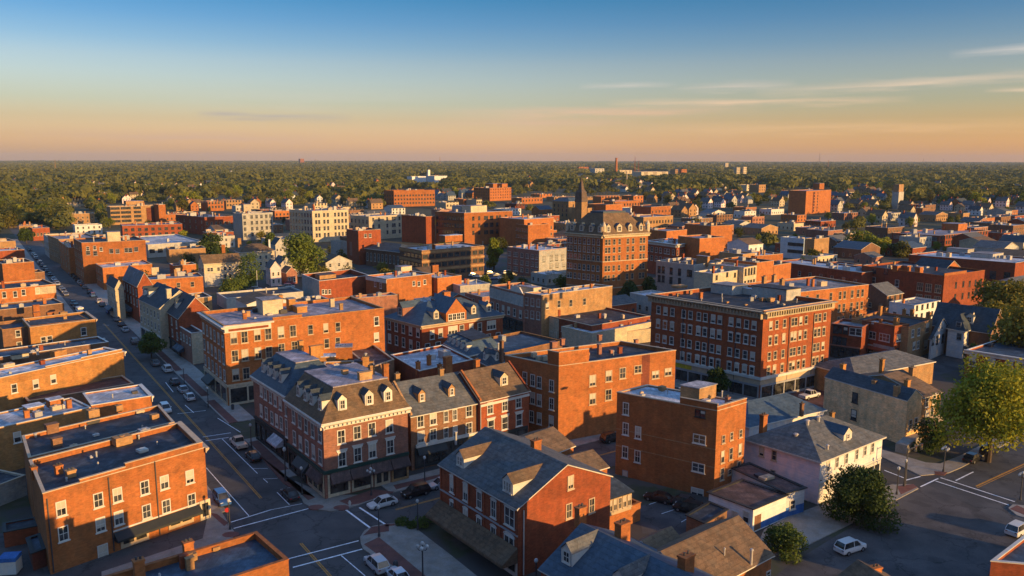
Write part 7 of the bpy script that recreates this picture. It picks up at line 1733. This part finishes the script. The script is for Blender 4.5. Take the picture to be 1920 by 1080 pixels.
def car(kind, p, ang, col, label, group=None, cat='car', name=None):
    K = CARM[kind]; t = thing(name or {'sedan': 'parked_car', 'suv': 'parked_car', 'pickup': 'pickup_truck'}[kind], (p[0], p[1], .022), label, cat, group)
    t.rotation_euler = (0, 0, ang)
    def part(nm, me, loc=(0, 0, 0), parent=None):
        o = bpy.data.objects.new(nm, me); COL.objects.link(o); o.parent = parent or t; o.location = loc; o.color = (*col, 1); return o
    part('body', K['body']); part('window', K['window'])
    for x in WBASE[kind]:
        for s in (-1, 1):
            wv = part('wheel', K['wheel'], (x, s * (K['hw'] - .1), K['wr'])); part('rim', K['rim'], (0, 0, 0), wv)
    for s in (-1, 1):
        part('headlight', K['hl'], (K['h'] - .12, s * (K['hw'] - .36), K['zl'])); part('tail_light', K['tl'], (-K['h'] + .05, s * (K['hw'] - .3), K['zl'] + .06))
    return t
aA = math.atan2(DA.y, DA.x); aB = math.atan2(DB.y, DB.x)
W_, S_, K_, BL, RD, GY, DG = (.62, .63, .62), (.42, .44, .46), (.012, .013, .015), (.03, .10, .30), (.34, .02, .02), (.16, .165, .17), (.04, .045, .05)
def pp(k, x, y): return tuple(P(*k(x, y)).xy)
car('sedan', pp(kq, 1245, 550), aB + math.pi, W_, 'white car waiting at the stop line of the side street')
car('suv', pp(kq, 1475, 475), aB + math.pi, K_, 'black estate car parked behind the waiting white car')
car('sedan', pp(kq, 1655, 415), aB + math.pi, S_, 'silver car half hidden by the green roofed house gable')
car('suv', pp(kq, 1205, 980), aA, S_, 'silver blue car parked below the crossing beside the brick paved strip')
car('sedan', pp(kq, 1350, 1060), aA, (.5, .55, .6), 'pale car cut by the bottom edge behind the silver blue one')
car('sedan', pp(kq, 605, 490), aA, K_, 'black car with red tail lights parked at the corner building')
car('suv', pp(kq, 135, 525), aA + math.pi, BL, 'dark blue car beside the black awning building')
car('sedan', pp(kq, 350, 225), aA, K_, 'black car parked behind the yellow tailed utility truck')
car('pickup', pp(kq, 250, 135), aA, (.55, .5, .4), 'pale utility truck with yellow tail parked on the main street', cat='truck')
for i, (x, y, kd_, c, lab) in enumerate(((640, 1040, 'suv', W_, 'white van like car beside the stepped white parapet'), (860, 925, 'sedan', W_, 'white car nearest the four storey block corner'), (800, 855, 'sedan', S_, 'silver car ahead of the white car by the four storey block'), (725, 785, 'sedan', DG, 'dark blue grey car third in the row by the four storey block'), (655, 668, 'suv', W_, 'white suv in the row before the four storey block'), (545, 610, 'sedan', GY, 'grey car ahead of the white suv in the kerb row'),
        (355, 410, 'suv', GY, 'grey suv parked before the dark street tree'), (270, 300, 'sedan', S_, 'silver car parked beyond the dark street tree'), (235, 250, 'sedan', DG, 'dark car parked furthest up before the paved square'))):
    car(kd_, pp(kt, x, y), aA + (math.pi if i == 0 else 0), c, lab, 'cars parked along the main street')
rr = random.Random(3)
NM = ['white', 'silver', 'black', 'grey', 'dark blue', 'red']
CC = [W_, S_, K_, GY, BL, RD]; far_lab = {}
for t in range(168, 430, 8):
    for sd in (-3.9, 4.3):
        if rr.random() < .3: continue
        p = A0 + DA * (t + rr.uniform(-1, 1)) + NA * sd; i = rr.choice([0, 1, 2, 2, 3, 4])
        n_ = far_lab.get((i, sd), 0); far_lab[(i, sd)] = n_ + 1
        car('sedan' if rr.random() < .6 else 'suv', p, aA + (math.pi if sd < 0 else 0), CC[i], '%s %s car up the far main street, %s kerb' % (['first', 'second', 'third', 'fourth', 'fifth', 'sixth', 'seventh', 'eighth', 'ninth', 'tenth', 'eleventh', 'twelfth', 'thirteenth', 'fourteenth'][n_], NM[i], 'orange block' if sd > 0 else 'opposite'), 'cars parked along the far main street')
car('suv', pp(k6, 395, 960), R(28), W_, 'white suv alone in the middle of the parking lot')
car('suv', pp(k6, 1205, 875), R(35), W_, 'white car at the right edge of the parking lot')
car('suv', pp(k6, 1065, 490), R(38), K_, 'black suv parked under the big yellow tree')
car('sedan', pp(k6, 985, 525), R(38), K_, 'low dark car parked behind the black suv under the tree')
car('pickup', pp(k6, 200, 222), R(35), W_, 'white pickup truck in front of the cornice block shops', cat='truck')
car('sedan', pp(k6, 1205, 330), R(40), (.3, .5, .55), 'pale green car half hidden behind the yellow tree')
car('sedan', pp(k5, 295, 718), R(150), K_, 'black car in the dark parking yard, near the plain block wall'); car('sedan', pp(k5, 405, 735), R(150), DG, 'dark car in the parking yard next to the black one'); car('suv', pp(k5, 440, 770), R(150), K_, 'black car in the parking yard close to the small brick shed')
car('suv', pp(k4, 985, 360), aB, K_, 'black suv in the alley between plain orange block and tall plain block')
car('sedan', pp(kc, 880, 545), R(10), (.5, .02, .03), 'bright red car in the small yard behind the warehouse')
for i, (x, y) in enumerate(((470, 605), (520, 600), (760, 590), (815, 575))): car('suv', pp(kc, x + 60, y), R(20), CC[[2, 0, 3, 1][i]], '%s car parked in the yard behind the pale walled warehouse' % NM[[2, 0, 3, 1][i]])
for i, (x, y) in enumerate(((700, 470), (740, 480), (860, 455), (920, 470), (1010, 450), (1060, 465), (880, 500), (960, 495), (1130, 440))):
    car('sedan' if i % 2 else 'suv', pp(kd, x, y), R(30), CC[[0, 1, 2, 3, 1, 2, 4, 0, 5][i]], ['white suv leftmost', 'silver sedan beside the white suv', 'black suv below the narrow tree', 'grey sedan below the narrow tree', 'silver suv at the back', 'black sedan at the back', 'dark blue suv in front', 'white sedan in front', 'red suv rightmost'][i] + ', in the lot before the bright tree', 'cars in the lot before the bright narrow tree')
# street lamps: fluted post, arms and globes
GLOBE = mat('lamp_globe', (.5, .5, .47), var=.04, rough=.25)
def lamp_meshes(arms):
    m = MB(); m.cyl((0, 0), .24, .2, 0, .5, 10).cyl((0, 0), .12, .09, .5, 4.6, 8)
    gl = []
    if arms == 1: m.cyl((0, 0), .16, .12, 4.6, 4.75, 8); gl = [(0, 0, 5.08)]
    else:
        for i in range(arms):
            a = 6.2832 * i / arms; p = (math.cos(a) * .62, math.sin(a) * .62)
            m.tube((0, 0, 4.3), (p[0] * .7, p[1] * .7, 4.15), .05, .045, 6); m.tube((p[0] * .7, p[1] * .7, 4.15), (*p, 4.45), .045, .06, 6); gl.append((*p, 4.72))
        gl.append((0, 0, 5.15)); m.cyl((0, 0), .09, .07, 4.6, 4.9, 8)
    g = MB()
    for c in gl: g.ball(c, .3 if arms == 1 else .25, 10, 0, 1.1)
    gm_ = g.mesh('globe', [GLOBE]); gm_.polygons.foreach_set('use_smooth', [True] * len(gm_.polygons))
    return m.mesh('post', [METALD]), g.mesh('globe', [GLOBE]), gl
LM = {1: lamp_meshes(1), 4: lamp_meshes(4)}
GL1 = {1: MB().ball((0, 0, 0), .3, 10, 0, 1.2).mesh('globe', [GLOBE]), 4: MB().ball((0, 0, 0), .25, 10, 0, 1.1).mesh('globe', [GLOBE])}
for g_ in GL1.values(): g_.polygons.foreach_set('use_smooth', [True] * len(g_.polygons))
def lamp(p, label, arms=1, s=1.0):
    t = thing('street_lamp', (p[0], p[1], .13), label, 'street lamp', 'street lamps'); t.scale = (s * .82, s * .82, s * .85)
    o = bpy.data.objects.new('post', LM[arms][0]); COL.objects.link(o); o.parent = t
    for c in LM[arms][2]:
        q = bpy.data.objects.new('globe', GL1[arms]); COL.objects.link(q); q.parent = t; q.location = c
lamp(pp(kq, 1525, 1075), 'black lamp post with cluster of white globes on the lower pavement', 4, 1.15)
lamp(pp(kq, 1222, 765), 'black lamp post on the curved pavement corner of the crossing', 1)
lamp(pp(kq, 690, 475), 'lamp post on the brick strip at the corner building', 1)
lamp(pp(kq, 1168, 480), 'globe lamp post before the shop awnings of the corner building', 4)
lamp(pp(kq, 190, 715), 'lamp post with small red sign at the black awning building corner', 1)
lamp(pp(kq, 575, 380), 'tall lamp post by the main street parking bays', 1, 1.25)
lamp(pp(kq, 338, 150), 'lamp post beside the pale utility truck', 1)
lamp(pp(kq, 1538, 395), 'lamp post on the pavement before the brown row house', 1); lamp(pp(kq, 1490, 720), 'dark lamp post beside the low planted yard of the green roofed house', 1)
lamp(pp(kt, 1035, 1010), 'lamp post on the corner by the four storey block', 1); lamp(pp(kt, 815, 810), 'lamp post in the paved strip before the four storey block', 1)
lamp(pp(k6, 845, 580), 'lamp post on the pavement below the stone building steps', 4); lamp(pp(k6, 1215, 715), 'lamp post at the right edge of the parking lot', 4); lamp(pp(k6, 655, 650), 'dark lamp post at the parking lot crosswalk', 1); lamp(pp(k6, 620, 690), 'dark post lamp beside the dense dark tree', 1)
lamp((P(*k4(582, 1180)).x, P(*k4(582, 1180)).y), 'single globe lamp between the green roofed house and the dark slate roof', 1)
# small street things
def hydrant(p):
    t = thing('fire_hydrant', (p[0], p[1], .135), 'pale fire hydrant on the crossing corner pavement', 'hydrant')
    MB().cyl((p[0], p[1]), .16, .14, .135, .75, 10).ball((p[0], p[1], .75), .16, 8).tube((p[0] - .25, p[1], .5), (p[0] + .25, p[1], .5), .07, .07, 8).build('hydrant_body', TRIM, t)
hydrant(pp(kq, 1018, 550))
def trash(p, label):
    t = thing('litter_bin', (p[0], p[1], .135), label, 'bin')
    MB().cyl((p[0], p[1]), .28, .34, .135, 1.05, 12).build('bin_body', METALD, t); MB().cyl((p[0], p[1]), .36, .2, 1.052, 1.25, 12).build('bin_lid', METALD, t)
trash(pp(kq, 1337, 990), 'black litter bin on the brick strip near the silver blue car'); trash(pp(k1, 1240, 195), 'dark litter bin at the four storey block corner')
def sign(p, label, col):
    t = thing('traffic_sign', (p[0], p[1], .135), label, 'sign')
    MB().cyl((p[0], p[1]), .04, .04, .135, 2.9, 6).build('post', METALD, t)
    n = 8; d = Vector((.4, -.9)).normalized(); s = Vector((.9, .4))
    c = Vector((p[0], p[1])) + d * .06; f = [(c.x + s.x * .36 * math.cos(6.2832 * i / n + .39), c.y + s.y * .36 * math.cos(6.2832 * i / n + .39), 2.5 + .36 * math.sin(6.2832 * i / n + .39)) for i in range(n)]
    b_ = [(x - d.x * .03, y - d.y * .03, z) for x, y, z in f]
    m = MB(); m.poly(f); m.poly(b_[::-1])
    for i in range(n): j = (i + 1) % n; m.poly([f[i], b_[i], b_[j], f[j]])
    m.build('sign_plate', col, t)
sign(pp(kq, 176, 690), 'red eight sided sign at the black awning building corner', mat('sign_red', (.45, .03, .03), var=.1))
def signal(p, ang, label):
    t = thing('traffic_light', (p[0], p[1], .13), label, 'traffic light'); d = Vector((math.cos(ang), math.sin(ang)))
    m = MB(); m.cyl((p[0], p[1]), .16, .1, .13, 6.2, 8); e = Vector(p) + d * 4.2; m.tube((p[0], p[1], 5.9), (e.x, e.y, 6.1), .08, .06, 6); m.build('pole', METALD, t)
    for k in (.55, .97):
        q = Vector(p) + d * 4.2 * k
        h_ = MB().box((q.x - .18, q.y - .15, 5.2), (.36, 0, 0), (0, .3, 0), (0, 0, .95)).build('signal_head', METALD, t)
        for i, c in enumerate((TAIL, MATS['yellow_sign'], GREENT)): MB().ball((q.x, q.y - .16, 5.98 - i * .3), .09, 6).build('lens', c, h_)
signal(pp(k6, 660, 640), aB, 'dark traffic light mast at the parking lot crosswalk')
# poles and mast of the rear yards
for x, y, h, lab in ((kd(800, 440)[0], kd(800, 440)[1], 9, 'white flag pole like post before the bright narrow tree'), (kd(795, 330)[0], kd(795, 400)[1], 13, 'pale tall post beside the banded office block'), (kc(590, 560)[0], kc(590, 600)[1], 8, 'white lamp pole in the yard behind the orange block')):
    g = P(x, y); t = thing('pole', (g.x, g.y, 0), lab, 'pole'); MB().cyl(g.xy, .16, .09, 0, h, 8).ball((g.x, g.y, h), .2, 8).build('shaft', TRIM, t)
# yard things, lower left: blue and white container and dark shed
g = P(*k1(62, 1060)).xy
t = thing('portable_cabin', (g.x, g.y, .05), 'blue topped white cabin in the yard left of the black awning building', 'cabin')
MB().box((g.x - 1, g.y - .9, .05), (2.0, .3, 0), (-.3, 1.8, 0), (0, 0, 1.7)).build('cabin_body', TRIM, t); MB().box((g.x - 1.05, g.y - .95, 1.752), (2.1, .32, 0), (-.32, 1.9, 0), (0, 0, .5)).build('cabin_top', MATS['blue_paint'], t)
g = P(*k1(195, 960)).xy
X = Bld('shed', 'small dark lean-to shed against the side wall of the black awning building', 'shed', k1(145, 880), k1(170, 960), k1(240, 935), z=2.4); X.flat(BR_DK, RF_BL, DKTRIM, par=.1, capo=.2)
X = Bld('fence_wall', 'low dark red wall around the yard, lower left', 'wall', k1(15, 800), k1(18, 850), k1(200, 815), z=2.2); X.flat(BR_RED, RF_DK, DKTRIM, par=.1)
X = Bld('shed', 'pale sloping yard wall between the brick wing and the lower left yard', 'shed', None, k1(-60, 620), k1(135, 545), z=3.2, dep=6); X.flat(GREYW, RF_DK, TRIMD, par=.2)
# planted yard before the green roofed house
for i, (x, y, r_) in enumerate(((1380, 680, 1.0), (1520, 690, 1.3), (1610, 650, 1.2), (1450, 700, .8))):
    p = pp(kq, x, y); rng = np.random.default_rng(60 + i)
    put_tree((np_mesh('crown', leaf_quads(rng, [(0, 0, r_ * .5, r_, r_, r_ * .7)], 500, .16), 500, [LEAF_D]), trunk_mesh(rng, r_, r_, 3, .1)), p, 1, 0, ['round dark shrub at the head of the planted yard', 'grey green shrub in the middle of the planted yard', 'shrub against the wall of the green roofed house', 'smallest shrub of the planted yard'][i], 'shrubs of the planted yard', 'bush')
# ================================================================ evening air
def haze():
    m = MB().abox(-9000, 9000, -300, 14500, -1.0, 140.0)
    o = m.build('haze', bpy.data.materials.new('haze_air')); tag(o, kind='stuff')
    mt = o.data.materials[0]; mt.use_nodes = True; nt = mt.node_tree
    for n in list(nt.nodes):
        if n.type != 'OUTPUT_MATERIAL': nt.nodes.remove(n)
    v = nt.nodes.new('ShaderNodeVolumePrincipled'); v.inputs['Density'].default_value = 3.8e-5; v.inputs['Color'].default_value = (.55, .72, 1.0, 1); v.inputs['Anisotropy'].default_value = 0.0
    nt.links.new(v.outputs[0], nt.nodes['Material Output'].inputs['Volume'])
haze()
